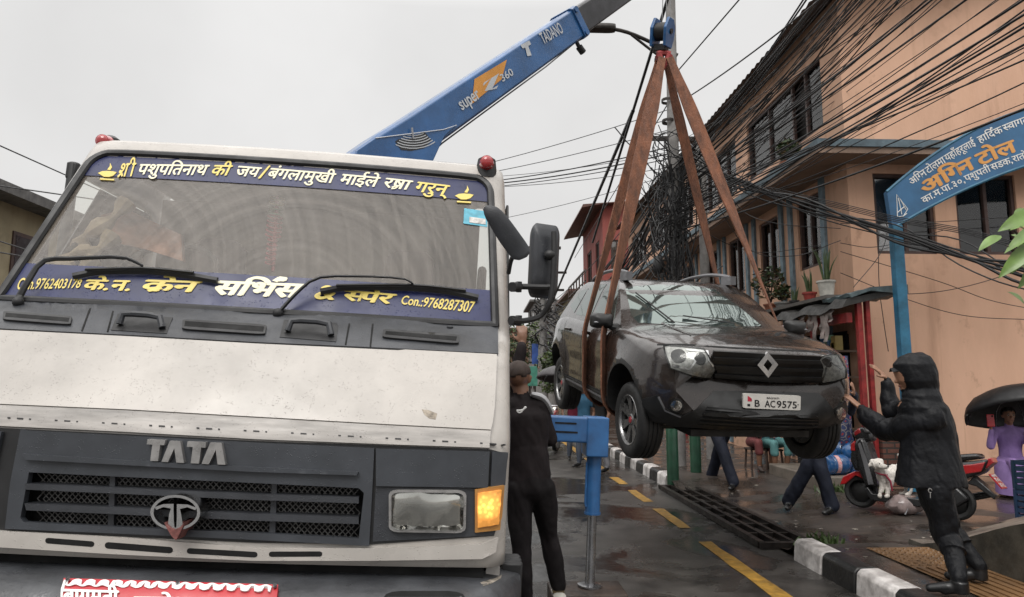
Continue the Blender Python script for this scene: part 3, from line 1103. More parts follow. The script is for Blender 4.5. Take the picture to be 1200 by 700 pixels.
for ln in ([(1050, 255), (1049, 229), (1062, 246), (1057, 254), (1050, 255)], [(1051, 233), (1055, 252)], [(1053, 234), (1060, 247)], [(1050, 250), (1058, 243)], [(1057, 254), (1061, 251)]):
    tube(b, [lp(arch, at(*p, AY) + Vector((0, -.034, 0))) for p in ln], .006, 5)
obj('emblem', b, m_white, arch)

# ------------------------------------------------------------------- other buildings
m_redw = stain_wall('red_plaster', (.30, .075, .06), (.22, .055, .045))
m_roofr = mat('rust_tin', (.13, .06, .045), rough=.6, var=.4)
rb = thing('red_building', 'tall red plastered building with overhanging flat roof and balcony farther up the street', 'building', (5.4, 30, 0))
PR = lambda s, z, d: Vector((s, d, z)); PR2 = lambda s, z, d: Vector((d, s, z))
hs_ = [(.35, .95, 6.55, 8.0), (.35, .95, 3.6, 5.0), (2.1, 3.0, 6.55, 8.0)]
hs2 = [(1.0, 2.0, 6.3, 8.2), (3.2, 4.6, 6.3, 8.2), (1, 2, 3.4, 5), (3.2, 4.6, 3.4, 5)]
b = new_bm(); wall_holes(b, PR, 0, 5, 0, 9.6, hs_); wall_holes(b, PR2, 0, 6, 0, 9.6, hs2); box2(b, (.3, .3, 0), (5, 6, 9.6)); obj('wall', b, m_redw, rb, smooth=False)
for h in hs_: win(rb, PR, h, (.5,), m_cur_w, bars=3)
for h in hs2: win(rb, PR2, h, (.5,), None)
b = new_bm(); prism(b, [(-1.0, 9.35), (-.95, 9.5), (5.3, 10.05), (5.3, 9.9), (0, 9.55)], lambda x, z: (x, -.5, z), lambda x, z: (x, 6.4, z)); obj('roof', b, m_roofr, rb, smooth=False)
b = new_bm(); box2(b, (-.85, -.05, 5.6), (-.003, 6, 5.75)); obj('balcony', b, mat('green_trim', (.10, .2, .15), rough=.6), rb, smooth=False)
b = new_bm()
for y in frange(0, 6, 1.0): box2(b, (-.83, y - .03, 5.75), (-.77, y + .03, 6.6))
box2(b, (-.83, -.03, 6.6), (-.77, 6.03, 6.66)); box2(b, (-.83, -.03, 6.1), (-.79, 6.03, 6.15))
obj('railing', b, m_frame, rb, smooth=False)
def plain_house(name, label, loc, w, d, h, wm, rm, rows, cols_, roof='flat', parts=True, face='-y'):
    o = thing(name, label, 'building', loc, group='houses along the far end of the street' if loc[1] > 35 else None)
    holes = []
    for r in range(rows):
        for c in range(cols_):
            s = w * (c + .5) / cols_; z = h * (r + .45) / rows
            holes.append((s - min(.6, w / cols_ * .28), s + min(.6, w / cols_ * .28), z - .3, z + .85))
    Pm = lambda s, z, dd: Vector((s, dd, z))
    b = new_bm(); wall_holes(b, Pm, 0, w, 0, h, holes); box2(b, (.002, .25, 0), (w - .002, d, h))
    hs3 = []
    for r in range(rows):
        for c in range(max(1, int(d / 2.5))):
            s = d * (c + .5) / max(1, int(d / 2.5)); z = h * (r + .45) / rows
            hs3.append((s - .5, s + .5, z - .3, z + .85))
    sx = 0 if loc[0] > 0 else w
    Ps = (lambda s, z, dd: Vector((-.02 + dd, s, z))) if loc[0] > 0 else (lambda s, z, dd: Vector((w + .02 - dd, s, z)))
    wall_holes(b, Ps, 0, d, 0, h, hs3, depth=.015)
    obj('wall', b, wm, o, smooth=False)
    for q in holes: win(o, Pm, q, (.5,), None)
    for q in hs3:
        b = new_bm(); pbox(b, Ps, q[0], q[1], q[2], q[3], -.03, .012); fr = obj('window', b, m_frame, o, smooth=False)
        b = new_bm(); pbox(b, Ps, q[0] + .07, q[1] - .07, q[2] + .07, q[3] - .07, -.036, -.031); obj('pane', b, m_pane, fr, smooth=False)
    b = new_bm()
    if roof == 'flat':
        box2(b, (-.5, -.5, h), (w + .5, d + .5, h + .18))
    else:
        prism(b, [(-.5, h - .1), (w + .5, h - .1), (w / 2, h + 1.4)], lambda x, z: (x, -.5, z), lambda x, z: (x, d + .5, z))
    obj('roof', b, rm, o, smooth=False)
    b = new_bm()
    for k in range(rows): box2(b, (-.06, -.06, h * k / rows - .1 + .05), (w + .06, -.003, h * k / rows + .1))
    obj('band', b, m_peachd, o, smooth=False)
    return o
m_cream = stain_wall('cream_plaster', (.40, .34, .22), (.26, .22, .14))
m_greyw = stain_wall('grey_plaster', (.24, .23, .22), (.14, .13, .125))
m_brickw = brick_mat('brick_wall', (.30, .14, .09), (.24, .11, .07), (.2, .17, .14), .24, .08, .01, rough=.8, bump=.3, axes=(0, 2))
m_roofg = mat('grey_roof', (.14, .135, .13), rough=.6, var=.4)
plain_house('cream_house', 'low cream house with grey slab roof at the left edge behind the truck', (-15, 11.6, 0), 6.5, 5.4, 4.75, m_cream, m_roofg, 2, 3)
plain_house('grey_house', 'grey house with dark flat roof behind the cream house at left', (-15, 18.2, 0), 6.9, 8, 5.4, m_greyw, m_tin, 2, 3)
plain_house('brick_house', 'far brick house at the bend of the street left of the poles', (-1.5, 75, 0), 9, 8, 7.5, m_brickw, m_roofr, 3, 4)
plain_house('pale_house', 'far pale house behind the brick house at the street end', (4.8, 62, 0), 7, 9, 9, m_greyw, m_roofg, 3, 3)
plain_house('ochre_house', 'far ochre house between the red building and the pale house', (5.8, 42, 0), 6, 14, 7.2, m_cream, m_roofr, 2, 2)
plain_house('green_roof_house', 'far cream house on the left side of the street beyond the truck', (-16, 34, 0), 8, 16, 7, m_cream, mat('green_tin', (.06, .16, .12), rough=.5), 2, 3)
plain_house('end_house', 'far grey house closing the street behind the brick house', (-9, 108, 0), 12, 8, 9, m_greyw, m_roofg, 3, 4)
plain_house('row_house', 'far ochre house beyond the green roofed one on the left side', (-15, 56, 0), 7.4, 14, 8, m_cream, m_roofr, 3, 2)
b = new_bm(); prism(b, [(0, 3.9), (1.6, 4.3), (1.6, 4.2), (0, 3.8)], lambda x, z: (x, 0, z), lambda x, z: (x, 2.5, z))
o = thing('roadside_hut', 'brown tin roofed hut standing before the red building', 'hut', (4.0, 26.6, .14))
obj('roof', b, m_roofr, o, smooth=False)
b = new_bm(); box2(b, (.2, .1, 0), (1.5, 2.4, 3.84)); obj('wall', b, mat('hut_boards', (.10, .06, .045), rough=.7), o, smooth=False)
b = new_bm()
for k in range(14): prism(b, [(-.3, 4.55 - 0), (-.02, 4.75), (-.02, 4.72), (-.3, 4.52)], lambda x, z: (x, .22 * k - .5, z), lambda x, z: (x, .22 * k + .19 - .5, z))
obj('awning', b, mat('green_tin', (.06, .16, .12)), o, smooth=False)
# hanging shop boards in the distance
for nm, p, Y, s, cc, lb in (('blue_board', (627, 415), 30, (.28, .9), (.04, .1, .35), 'narrow blue signboard hanging far up the street'), ('green_board', (621, 441), 28, (.62, .8), (.08, .3, .22), 'green signboard under the blue one far up the street')):
    q = at(*p, Y)
    o = thing('signboard', lb, 'sign', q)
    b = new_bm(); box(b, (0, 0, 0), (s[0], .06, s[1])); obj('board', b, mat(nm, cc, rough=.5, var=.4, scale=3), o, smooth=False, bev=.01)
    b = new_bm(); cyl(b, (0, .06, -q.z), (0, .06, s[1] / 2), .035, n=8); obj('post', b, m_iron, o)

# ------------------------------------------------------------------- trees, bushes
m_bark = mat('bark', (.06, .045, .035), rough=.8, var=.4, bump=.6)
m_leaf = [mat('leaf_dark', (.035, .06, .02), rough=.5, var=.4, scale=2), mat('leaf_mid', (.06, .10, .028), rough=.5, var=.4, scale=2), mat('leaf_pale', (.11, .15, .04), rough=.5, var=.4, scale=2)]
def leaves(bm, c, r, n, size, rng, mis=3):
    for k in range(n):
        while True:
            v = Vector((rng.uniform(-1, 1), rng.uniform(-1, 1), rng.uniform(-1, 1)))
            if .25 < v.length < 1: break
        p = Vector(c) + Vector((v.x * r[0], v.y * r[1], v.z * r[2]))
        a = Vector((rng.gauss(0, 1), rng.gauss(0, 1), rng.gauss(0, .6))).normalized()
        u = a.cross(Vector((rng.gauss(0, 1), rng.gauss(0, 1), rng.gauss(0, 1)))).normalized()
        s = size * rng.uniform(.6, 1.3)
        q = [p - a * s, p + u * s * .42, p + a * s, p - u * s * .42]
        f = bm.faces.new([bm.verts.new(x) for x in q])
        f.material_index = rng.randrange(mis)
def tree(label, loc, h, r, seed, n=2200, size=.16):
    rng = random.Random(seed)
    o = thing('leafy_tree', label, 'tree', loc, group='trees beyond the parked bikes')
    b = new_bm()
    top = Vector((rng.uniform(-.3, .3), 0, h * .6))
    tube(b, spl([(0, 0, 0), (.1, 0, h * .3), top], 8), [h * .03 * (1 - .6 * i / 8) for i in range(9)], 8)
    cl = []
    for k in range(7):
        e = top + Vector((rng.uniform(-1, 1) * r, rng.uniform(-1, 1) * r, rng.uniform(-.1, .35) * h))
        tube(b, spl([top * rng.uniform(.6, .95), (top + e) / 2 + Vector((0, 0, .2)), e], 5), [h * .012 * (1 - .12 * i) for i in range(6)], 5)
        cl.append(e)
    obj('trunk', b, m_bark, o)
    b = new_bm()
    for e in cl: leaves(b, e, (r * rng.uniform(.4, .65), r * rng.uniform(.4, .65), h * rng.uniform(.13, .2)), n // 7, size, rng)
    obj('crown', b, m_leaf, o, smooth=False)
tree('far leafy tree left of the twin poles', (2.6, 48, 0), 6.2, 2.2, 3)
tree('far leafy tree below the tangled poles on the right', (5.0, 38, 0), 3.8, 1.5, 5, 1600)
tree('small round tree behind the maroon shirt bystander', (3.5, 27, 0), 2.5, 1.0, 8, 1500, .1)
tree('treetop rising over the cream house at far left', (-17.5, 26, 0), 7.4, 1.6, 9, 900, .14)
# =================================================================== the crane truck
TR_LOC, TR_ROT = (-.97, 2.2, 0), (0, .05, .02)
truck = thing('crane_truck', 'white and charcoal crane truck with blue telescopic boom and navy windscreen banners', 'truck', TR_LOC, TR_ROT)
m_wp = mat('white_truck_paint', (.46, .43, .395), rough=.33, var=.16, scale=3.2, coat=.25, drops=.55, rvar=.1)
m_wd = mat('dirty_white_paint', (.40, .375, .35), rough=.45, var=.35, scale=7, drops=.4, stretch=(.5, 1, 4))
m_dk = mat('charcoal_plastic', (.042, .045, .052), rough=.42, var=.35, scale=5, bump=.12, bscale=220, drops=.5)
m_dk2 = mat('charcoal_fascia', (.05, .055, .064), rough=.42, var=.3, scale=4, drops=.45)
m_blk = mat('black_rubber', (.016, .016, .017), rough=.5, var=.3)
m_void = mat('black_void', (.004, .004, .004), rough=.9)
m_chr = mat('chrome', (.62, .62, .62), rough=.18, metal=1, var=.15)
m_alu = mat('dull_silver', (.40, .39, .38), rough=.35, metal=.6, var=.25, scale=20)
m_bban = mat('navy_banner', (.016, .022, .088), rough=.35, var=.25, scale=5, drops=.5)
m_yl = mat('yellow_sticker', (.78, .62, .16), rough=.4, var=.08)
m_yl2 = mat('pale_sticker', (.80, .76, .55), rough=.4, var=.05)
m_steel = mat('steel', (.35, .35, .36), rough=.25, metal=.9, var=.2)

PROF = [(1.02, -.01, 1.0), (1.10, -.005, 1.0), (1.385, 0, 1.0), (1.42, .012, 1.0), (1.69, .2, .995), (1.775, .325, 1.0), (1.805, .40, 1.0), (2.56, .845, .965), (2.615, .875, .955), (2.64, .925, .94), (2.655, 1.05, .92), (2.66, 1.75, .91)]
RC = .09
def prof(z):
    for (z0, y0, h0), (z1, y1, h1) in zip(PROF, PROF[1:]):
        if z <= z1: t = (z - z0) / (z1 - z0); return y0 + (y1 - y0) * t, h0 + (h1 - h0) * t
    return PROF[-1][1:]
def shell_row(y0, hw, z, deep=1.75):
    pts = []
    xs = [-(hw - RC) + 2 * (hw - RC) * i / 28 for i in range(29)]
    crown = lambda x: .05 * (x / hw) ** 2
    mid = [(x, y0 + crown(x), z) for x in xs]
    side = []
    yb = y0 + crown(hw - RC)
    for k in range(1, 8):
        a = RAD(90 * k / 7)
        side.append((hw - RC + RC * math.sin(a), min(deep, yb + RC * (1 - math.cos(a))), z))
    y = yb + RC
    for k in range(1, 9):
        side.append((hw, y + (max(deep, y) - y) * k / 8, z))
    return [(-x, yy, zz) for x, yy, zz in side[::-1]] + mid + side
zs = []
for (z0, *_), (z1, *_) in zip(PROF, PROF[1:]):
    k = max(1, int((z1 - z0) / .03))
    zs += [z0 + (z1 - z0) * i / k for i in range(k)]
zs.append(2.66)
rows = [shell_row(*prof(z), z) for z in zs]
bmT = new_bm()
loft(bmT, rows, caps=False, closed=False)
bmesh.ops.recalc_face_normals(bmT, faces=bmT.faces[:])
TT = Target(bmT, truck)
TTB = bmT.copy()
# the shell itself with openings for the glass
WS = [(z, .955 * (.985 - (z - 1.84) * .06) - .03) for z in (1.85, 2.49)]
def in_ws(x, y, z, pad=0):
    if not (1.83 - pad < z < 2.54 + pad): return False
    hw = .935 - (z - 1.84) * .062 + pad
    if abs(x) > hw: return False
    if z > 2.455 + pad:                       # rounded upper corners
        r = .09
        if abs(x) > hw - r and (abs(x) - hw + r) ** 2 + (z - 2.455 - pad) ** 2 > r * r: return False
    return True
def in_side(x, y, z): return abs(x) > .93 and 1.88 < z < 2.44 and y > .62 + (z - 1.88) * .55 and y < 1.55 and abs(x) > prof(z)[1] - .002
def in_grl(x, y, z): return False
def to_px(p):
    v = XF[truck.name] @ Vector(p) - CAM
    return 600 + F * v.dot(_rt) / v.dot(_fw), 350 - F * v.dot(_up) / v.dot(_fw)
GR2 = [(22, 546), (150, 551), (300, 558), (434, 565), (436, 637), (300, 631), (150, 624), (18, 617)]
GR = [(30, 552), (150, 557), (300, 564.5), (426, 570.5), (428, 631), (300, 625), (150, 618.5), (27, 612)]
HQ = [(452, 570), (550, 570), (549, 627), (452, 625)]
dead = [f for f in bmT.faces if (f.calc_center_median().y < .2 and inside(HQ, *to_px(Vector((abs(f.calc_center_median().x), *f.calc_center_median()[1:]))))) or in_ws(*f.calc_center_median()) or in_side(*f.calc_center_median()) or (f.calc_center_median().y < .09 and inside(GR2, *to_px(f.calc_center_median())))]
bmesh.ops.delete(bmT, geom=dead, context='FACES')
o = obj('cab', bmT, m_wp, truck)
md = o.modifiers.new('thick', 'SOLIDIFY'); md.thickness = .03; md.offset = -1
P = TT.px
dr = lambda nm, poly, m, off=.006, **k: drape(nm, poly, P, m, truck, off, **k)
# windscreen
def front_xz(x, z):
    return TT.cast(Vector((x, -3, z)), Vector((0, 1, 0)))
wsp = []
for z in [1.822 + (2.458 - 1.822) * i / 6 for i in range(7)]: wsp.append((.937 - (z - 1.84) * .062, z))
hwt = .937 - (2.458 - 1.84) * .062
for k in range(1, 6): a = RAD(90 * k / 6); wsp.append((hwt - .09 + .09 * math.cos(a), 2.458 + .09 * math.sin(a)))
wsp += [(x, 2.548) for x in (.75, .4, 0, -.4, -.75)]
wsp += [(-x, z) for x, z in wsp[:12][::-1]]
def ws_mat():
    m = mat('hazy_windscreen', (.2, .18, .16), rough=.1)
    t = m.node_tree; L = t.links.new
    b = bsdf(m)
    b.inputs['Coat Weight'].default_value = 0
    c = N(t, 'ShaderNodeTexCoord')
    tr = N(t, 'ShaderNodeBsdfTransparent'); tr.inputs[0].default_value = (.74, .76, .72, 1)
    sp = N(t, 'ShaderNodeSeparateXYZ'); L(c.outputs['Object'], sp.inputs[0])
    facs = []
    for cx, cz in ((.12, 1.84), (-.80, 1.84)):   # smears swept by the two wipers
        cb = N(t, 'ShaderNodeCombineXYZ'); L(sp.outputs[0], cb.inputs[0]); L(sp.outputs[2], cb.inputs[1])
        d = N(t, 'ShaderNodeVectorMath', operation='DISTANCE'); L(cb.outputs[0], d.inputs[0]); d.inputs[1].default_value = (cx, cz, 0)
        n = N(t, 'ShaderNodeTexNoise', noise_dimensions='1D'); n.inputs['Scale'].default_value = 26; n.inputs['Detail'].default_value = 9; n.inputs['Roughness'].default_value = .7
        nd = N(t, 'ShaderNodeTexNoise'); nd.inputs['Scale'].default_value = 3.5; nd.inputs['Detail'].default_value = 3; L(c.outputs['Object'], nd.inputs['Vector']); md_ = N(t, 'ShaderNodeMath', operation='MULTIPLY_ADD'); md_.inputs[1].default_value = .035; L(nd.outputs[0], md_.inputs[0]); L(d.outputs['Value'], md_.inputs[2]); L(md_.outputs[0], n.inputs['W'])
        facs.append(n.outputs[0])
    mxx = N(t, 'ShaderNodeMath', operation='ADD'); L(facs[0], mxx.inputs[0]); L(facs[1], mxx.inputs[1])
    n = N(t, 'ShaderNodeTexNoise'); n.inputs['Scale'].default_value = 2.2; n.inputs['Detail'].default_value = 9; L(c.outputs['Object'], n.inputs['Vector'])
    ad = N(t, 'ShaderNodeMath', operation='ADD'); L(mxx.outputs[0], ad.inputs[0]); L(n.outputs[0], ad.inputs[1])
    mr = N(t, 'ShaderNodeMapRange'); mr.inputs[1].default_value = 1.1; mr.inputs[2].default_value = 1.95; mr.inputs[3].default_value = .13; mr.inputs[4].default_value = .32
    L(ad.outputs[0], mr.inputs[0])
    b.inputs['Base Color'].default_value = (.26, .235, .21, 1)
    for l in list(t.links):
        if l.to_socket in (b.inputs['Base Color'],): t.links.remove(l)
    b.inputs['Base Color'].default_value = (.46, .41, .36, 1)
    mxs = N(t, 'ShaderNodeMixShader'); L(mr.outputs[0], mxs.inputs[0]); L(tr.outputs[0], mxs.inputs[1]); L(b.outputs[0], mxs.inputs[2])
    gl_ = N(t, 'ShaderNodeBsdfGlossy'); gl_.inputs['Roughness'].default_value = .04; fr_ = N(t, 'ShaderNodeFresnel'); fr_.inputs[0].default_value = 1.5
    mg = N(t, 'ShaderNodeMixShader'); L(fr_.outputs[0], mg.inputs[0]); L(mxs.outputs[0], mg.inputs[1]); L(gl_.outputs[0], mg.inputs[2])
    L(mg.outputs[0], t.nodes['Material Output'].inputs[0])
    return m
ws = drape('windscreen', wsp, front_xz, ws_mat(), truck, off=-.004, step=.04, back=.005)
b = new_bm()
gp = []
for x, z in densify(wsp, .03):
    h, n = front_xz(x, z); gp.append(h + n * .004)
gp.append(gp[0]); gp.append(gp[1])
tube(b, gp, .017, 8, caps=False, flat=.9)
obj('windscreen_gasket', b, m_blk, truck)
# banners stuck along the top and the bottom of the glass
def front_off(x, z):
    h, n = front_xz(x, z); return h, n
def band(z0a, z1a):                             # outline of a strip of the glass between two heights
    pts = []
    hw = lambda z: .932 - (z - 1.84) * .062
    out = [(-hw(z0a), z0a)] + [(-hw(z0a) + 2 * hw(z0a) * i / 20, z0a) for i in range(1, 20)] + [(hw(z0a), z0a)]
    if z1a > 2.46:
        up_ = [(hwt - .09 + .085 * math.cos(RAD(q)), 2.458 + .085 * math.sin(RAD(q))) for q in (0, 22, 45, 68, 90)]
        return out + up_ + [(-x, z) for x, z in up_[::-1]]
    return out + [(hw(z1a), z1a), (-hw(z1a), z1a)]
bt_ = drape('top_banner', band(2.418, 2.544), front_xz, m_bban, truck, off=.0, step=.05, back=.001, smooth=True)
bb_ = drape('bottom_banner', band(1.826, 1.978), front_xz, m_bban, truck, off=.0, step=.05, back=.001)
def tlet(segs, quad, m, bold=.03, shear=.12, parent=None, y1=HEAD, off=.003):
    return letter_mesh(segs, on_px(TT, quad), parent or bt_, m, 'lettering', bold=bold, shear=shear, y1=y1, off=off)
SRI = ['श', ('mark', [(-.40, .20), (-.62, -.0)], .1), 'ी']
KSHA = ['ष', ('mark', [(-.52, .05), (-.40, .16), (-.30, .10), (-.36, .0), (-.5, -.04)], .07), 'ा']
tlet(SRI, [(142, 193), (160, 192), (157, 207), (138, 208)], m_yl)
tlet(['पशुपितनाथ'], [(165, 193.5), (246, 194.5), (242, 206), (161, 205)], m_yl2)
tlet(['की'], [(252, 194.5), (273, 195), (269, 206.5), (247, 206)], m_yl)
tlet(['जय'], [(280, 195.5), (307, 197.5), (303, 208), (276, 207)], m_yl2)
tlet(['/'], [(309, 194.5), (317, 195), (312, 210), (303, 209.5)], m_yl, y1=.7)
tlet(['बंगलामुखी'], [(318, 198), (394, 204.5), (391, 215.5), (313, 209)], m_yl2)
tlet(['माईले'], [(402, 205), (446, 209), (442, 220), (398, 216)], m_yl2)
tlet(['र'] + KSHA, [(453, 209.5), (484, 213), (480, 223.5), (449, 220)], m_yl2)
tlet(['गरुन्'], [(490, 214), (528, 218.5), (524, 229), (486, 225)], m_yl)
def lamp_sign(cx, cy, s):                       # little oil lamp drawn in yellow
    for pl in ([(-11, 0), (-6, -2.2), (0, -2.6), (7, -2), (11, -1), (7, 3), (2, 4.5), (-4, 4.2)], [(-8, 6), (8, 7), (8, 8.6), (-9, 7.6)], [(0, -4), (3, -8), (3.4, -12), (5.5, -7), (3.5, -3.5)]):
        drape('lamp_emblem', [(cx + x * s, cy + y * s) for x, y in pl], P, m_yl, bt_, off=.003, step=3, back=.001)
lamp_sign(126, 203.5, 1.0); lamp_sign(544, 230, 1.0)
lb = dict(parent=bb_)
tlet(['Con.', .1, '9762403178'], [(24, 326.5), (97, 328), (94, 338), (20, 340)], m_yl, y1=.7, **lb)
tlet(['के.', .1, 'न.'], [(103, 329), (155, 330), (151, 341.5), (98, 340)], m_yl, bold=.05, **lb)
tlet(['के', RA_SUB, 'न'], [(173, 329), (236, 331), (231, 343), (166, 341.5)], m_yl, bold=.05, **lb)
tlet(['सिभ', REPH, 'स'], [(257, 330.5), (358, 334.5), (350, 349.5), (250, 345.5)], m_yl2, bold=.06, **lb)
tlet(['&'], [(374, 334), (394, 336), (391, 352), (369, 350.5)], m_yl, bold=.05, y1=.7, **lb)
tlet([('half', 'स'), 'पेर'], [(405, 341), (464, 346), (459, 357), (404, 352.5)], m_yl, bold=.05, **lb)
tlet(['Con.:', .1, '9768287307'], [(472, 347), (557, 354), (554, 367), (470, 357)], m_yl, y1=.7, **lb)
m_cy = mat('cyan_sticker', (.10, .42, .55), rough=.4, scale=30, var=.3)
st_ = dr('permit_sticker', [(544, 244), (571, 248), (571, 266), (543, 262)], m_cy, off=.0, back=.001)
dr('sticker_panel', [(550, 254.5), (569, 257), (569, 263.5), (550, 261)], mat('sticker_white', (.6, .58, .55), scale=60, var=.4), off=.002, back=.001, step=3)
# dark panels
dr('cowl', [(-34, 352), (0, 354.5), (150, 359.5), (300, 366), (450, 373), (583, 379), (582.5, 417.5), (450, 411), (300, 404.5), (150, 396), (0, 388.5), (-34, 387)], m_dk, .012, step=8)
for q in ([(6, 370), (86, 376), (84, 386), (5, 380)], [(215, 379.5), (313, 386), (311, 397.5), (214, 391)], [(449, 391), (538, 397.5), (537, 408), (448, 400.5)]):
    dr('cowl_vent', rr_quad(q, .12), m_blk, .02, back=.014)
    x0 = q[0][0] + 3; x1 = q[1][0] - 3
    dr('vent_slot', [(x0, q[0][1] + 2.5), (x1, q[1][1] + 2.5), (x1 - 1, q[2][1] - 3), (x0 - 1, q[3][1] - 3)], m_void, .0205, back=.0)
for q in ([(139, 371.5), (203, 376), (196, 395), (131, 391)], [(333, 379), (397, 382), (394, 404.5), (328, 399)]):
    dr('handle_recess', q, m_blk, .014, back=.004)
    f = quadmap(q)
    b = new_bm(); hp = []
    for s, t in ((.12, .3), (.18, .52), (.35, .6), (.65, .6), (.85, .5), (.9, .25)):
        h, n = P(*f(s, t)); hp.append(h + n * (.02 if s in (.12, .9) else .045))
    tube(b, hp, .012, 8); obj('grab_handle', b, m_dk, truck)
for ln in ([(107, 364), (97, 392)], [(134, 366), (127, 393)], [(410, 379), (405, 408)], [(437, 380), (434, 410)]):
    dr('panel_gap', line_poly(ln, 2.0), m_void, .0135, back=.004, step=5)
for c in ((158, 369), (527, 387)):
    b = new_bm(); h, n = P(*c); tube(b, [h + n * .008, h + n * .016], .012, 12); obj('blanking_cap', b, m_dk, truck)
# bonnet panel and its dirty lower lip
dr('bonnet', [(-34, 388.5), (0, 390), (150, 397.5), (300, 406), (450, 413), (581, 419.5), (578, 480), (574.5, 506.5), (450, 500), (300, 491.5), (150, 483), (0, 476.5), (-34, 476)], m_wp, .016, step=8)
dr('bonnet_lip', [(-34, 476.7), (0, 477.2), (150, 483.7), (300, 492.2), (450, 500.7), (574.4, 507.2), (573, 526), (450, 521.8), (300, 516), (150, 507.5), (0, 500.5), (-34, 500)], m_wd, .013, step=8)
for i in range(11):
    x = 12 + i * 55; y = 490.5 + i * 2.95 * 55 / 55 - .2
    for dx, w in ((0, 3), (11, 7), (25, 2)):
        dr('lip_slot', [(x + dx, y + .06 * dx), (x + dx + w, y + .06 * (dx + w)), (x + dx + w, y + 1.6 + .06 * (dx + w)), (x + dx, y + 1.6 + .06 * dx)], m_blk, .0138, back=.0, step=4) if dx != 11 or i % 1 == 0 else None
dr('bonnet_chip', [(494, 483), (502, 484), (512, 488), (510, 495), (503, 494), (497, 489)], mat('paint_chip', (.35, .30, .24), rough=.7, scale=50, var=.5), .0166, back=.0, step=3)
# lower fascia: grille panel, headlamp panels
dr('fascia_backing', [[(-34, 500), (0, 502), (300, 517), (574, 527), (592, 531), (587, 600), (578, 628), (436, 638), (300, 636), (0, 622), (-34, 620)], GR, [(457, 574), (545, 574.5), (544, 622.5), (457, 621)]], m_blk, .004, step=9)
dr('grille_panel', [[(28, 504), (150, 510.5), (300, 518.5), (439, 525), (437, 569), (433, 639), (300, 632), (150, 625), (10, 619), (16, 566)], [(38, 553), (150, 558.5), (300, 565.5), (421, 571.5), (427, 577), (421, 630), (300, 623.5), (150, 617), (32, 611), (28, 606)]], m_dk2, .016, step=7)
dr('headlamp_panel', [[(441, 525.5), (573, 529), (571, 571), (441, 569)]], m_dk2, .017, step=7, mirror=True)
dr('lamp_surround', [[(440.5, 571), (572, 572.5), (586, 568), (583, 607), (577, 627), (437, 634.5)], [(458, 575), (544, 575.5), (543, 621.5), (458, 620)]], m_dk, .008, step=7, mirror=True)
dr('corner_trim', [(575.5, 529), (592, 530), (589, 568), (573.5, 571)], m_dk2, .012, step=6, mirror=True)
dr('fascia_ledge', [(33, 531), (45, 532), (150, 538.5), (300, 546.5), (421, 552), (419, 556), (300, 552), (150, 544), (38, 538)], m_dk2, .030, step=6, back=.02)
gv = dr('grille_cavity', [(26, 551), (150, 556), (300, 564), (428, 570), (430, 632), (300, 626), (150, 619), (24, 613)], m_void, -.05, step=12)
for a, c in (((34, 566), (34, 573)), ((29, 589), (30, 597))):
    y0, y1 = a[1], c[1]
    dr('grille_slat', [(34, y0), (150, y0 + 5), (300, y0 + 12), (421, y0 + 16), (421, y1 + 16), (300, y1 + 12), (150, y1 + 5), (36, y1)], m_dk, .02, step=7, back=.04)
for x in (128, 318):
    dr('grille_bar', [(x, 555 + (x - 128) * .055), (x + 6, 555.5 + (x - 128) * .055), (x + 4, 617 + (x - 128) * .05), (x - 3, 617 + (x - 128) * .05)], m_dk, -.005, step=7, back=.02)
b = new_bm()                                     # wire mesh behind the slats
def gridline(x0, y0, x1, y1):
    tube(b, [h - n * .03 for h, n in [P(x0 + (x1 - x0) * i / 3, y0 + (y1 - y0) * i / 3) for i in range(4)]], .0016, 4, caps=False)
for i in range(-8, 58):
    x = 36 + i * 7
    for (xa, ya, xb, yb) in ((x, 556, x + 56, 616), (x + 56, 556, x, 616)):
        lo, hi = 34, 422
        t0 = 0; t1 = 1
        pts = [(xa + (xb - xa) * t, ya + (yb - ya) * t) for t in (0, .25, .5, .75, 1)]
        pts = [p for p in pts if lo <= p[0] <= hi]
        if len(pts) >= 2: gridline(pts[0][0], pts[0][1] + (pts[0][0] - 34) * .045, pts[-1][0], pts[-1][1] + (pts[-1][0] - 34) * .045)
obj('grille_mesh', b, m_alu, truck)
# raised maker's letters and ring badge
def raise_poly(nm, polys, m, off=.034, **k): return dr(nm, polys, m, off, step=4, back=.02, **k)
raise_poly('raised_letter', [(179, 514), (199.5, 515), (198, 521), (193.5, 520.7), (191, 539.5), (182, 539), (184.5, 520.3), (178, 520)], m_alu)
raise_poly('raised_letter', [(204.5, 516), (216.5, 516.6), (221, 541.5), (212, 541), (209.7, 524.5), (202.3, 540.5), (195, 540)], m_alu)
raise_poly('raised_letter', [(225, 516.6), (246, 517.6), (245.5, 524), (240.5, 523.6), (238, 542.3), (228.5, 541.8), (231, 523.2), (224, 522.8)], m_alu)
raise_poly('raised_letter', [(251, 518), (264, 518.6), (268.5, 543.6), (259.5, 543.2), (257.3, 526.5), (249.3, 543), (241, 542.4)], m_alu)
el = lambda cx, cy, rx, ry, n=28, a0=0: [(cx + rx * math.cos(2 * math.pi * i / n + a0), cy + ry * math.sin(2 * math.pi * i / n + a0)) for i in range(n)]
badge = dr('ring_badge', [el(217.5, 596, 28, 20), el(217.5, 596, 24.5, 17)], m_chr, .075, step=3.5, back=.012)
raise_poly('badge_stroke', [(194, 590), (204, 586.5), (215.5, 586.2), (215.5, 604), (216.5, 614), (209, 611), (210.5, 598), (212.5, 591.5), (204, 589.8), (196, 593)], m_chr, .074)
raise_poly('badge_stroke', [(241, 590.5), (231, 587), (219, 586.5), (219, 604), (218.4, 614), (226, 611.5), (224, 598.5), (222.5, 592), (231, 590), (240, 593.5)], m_chr, .074)
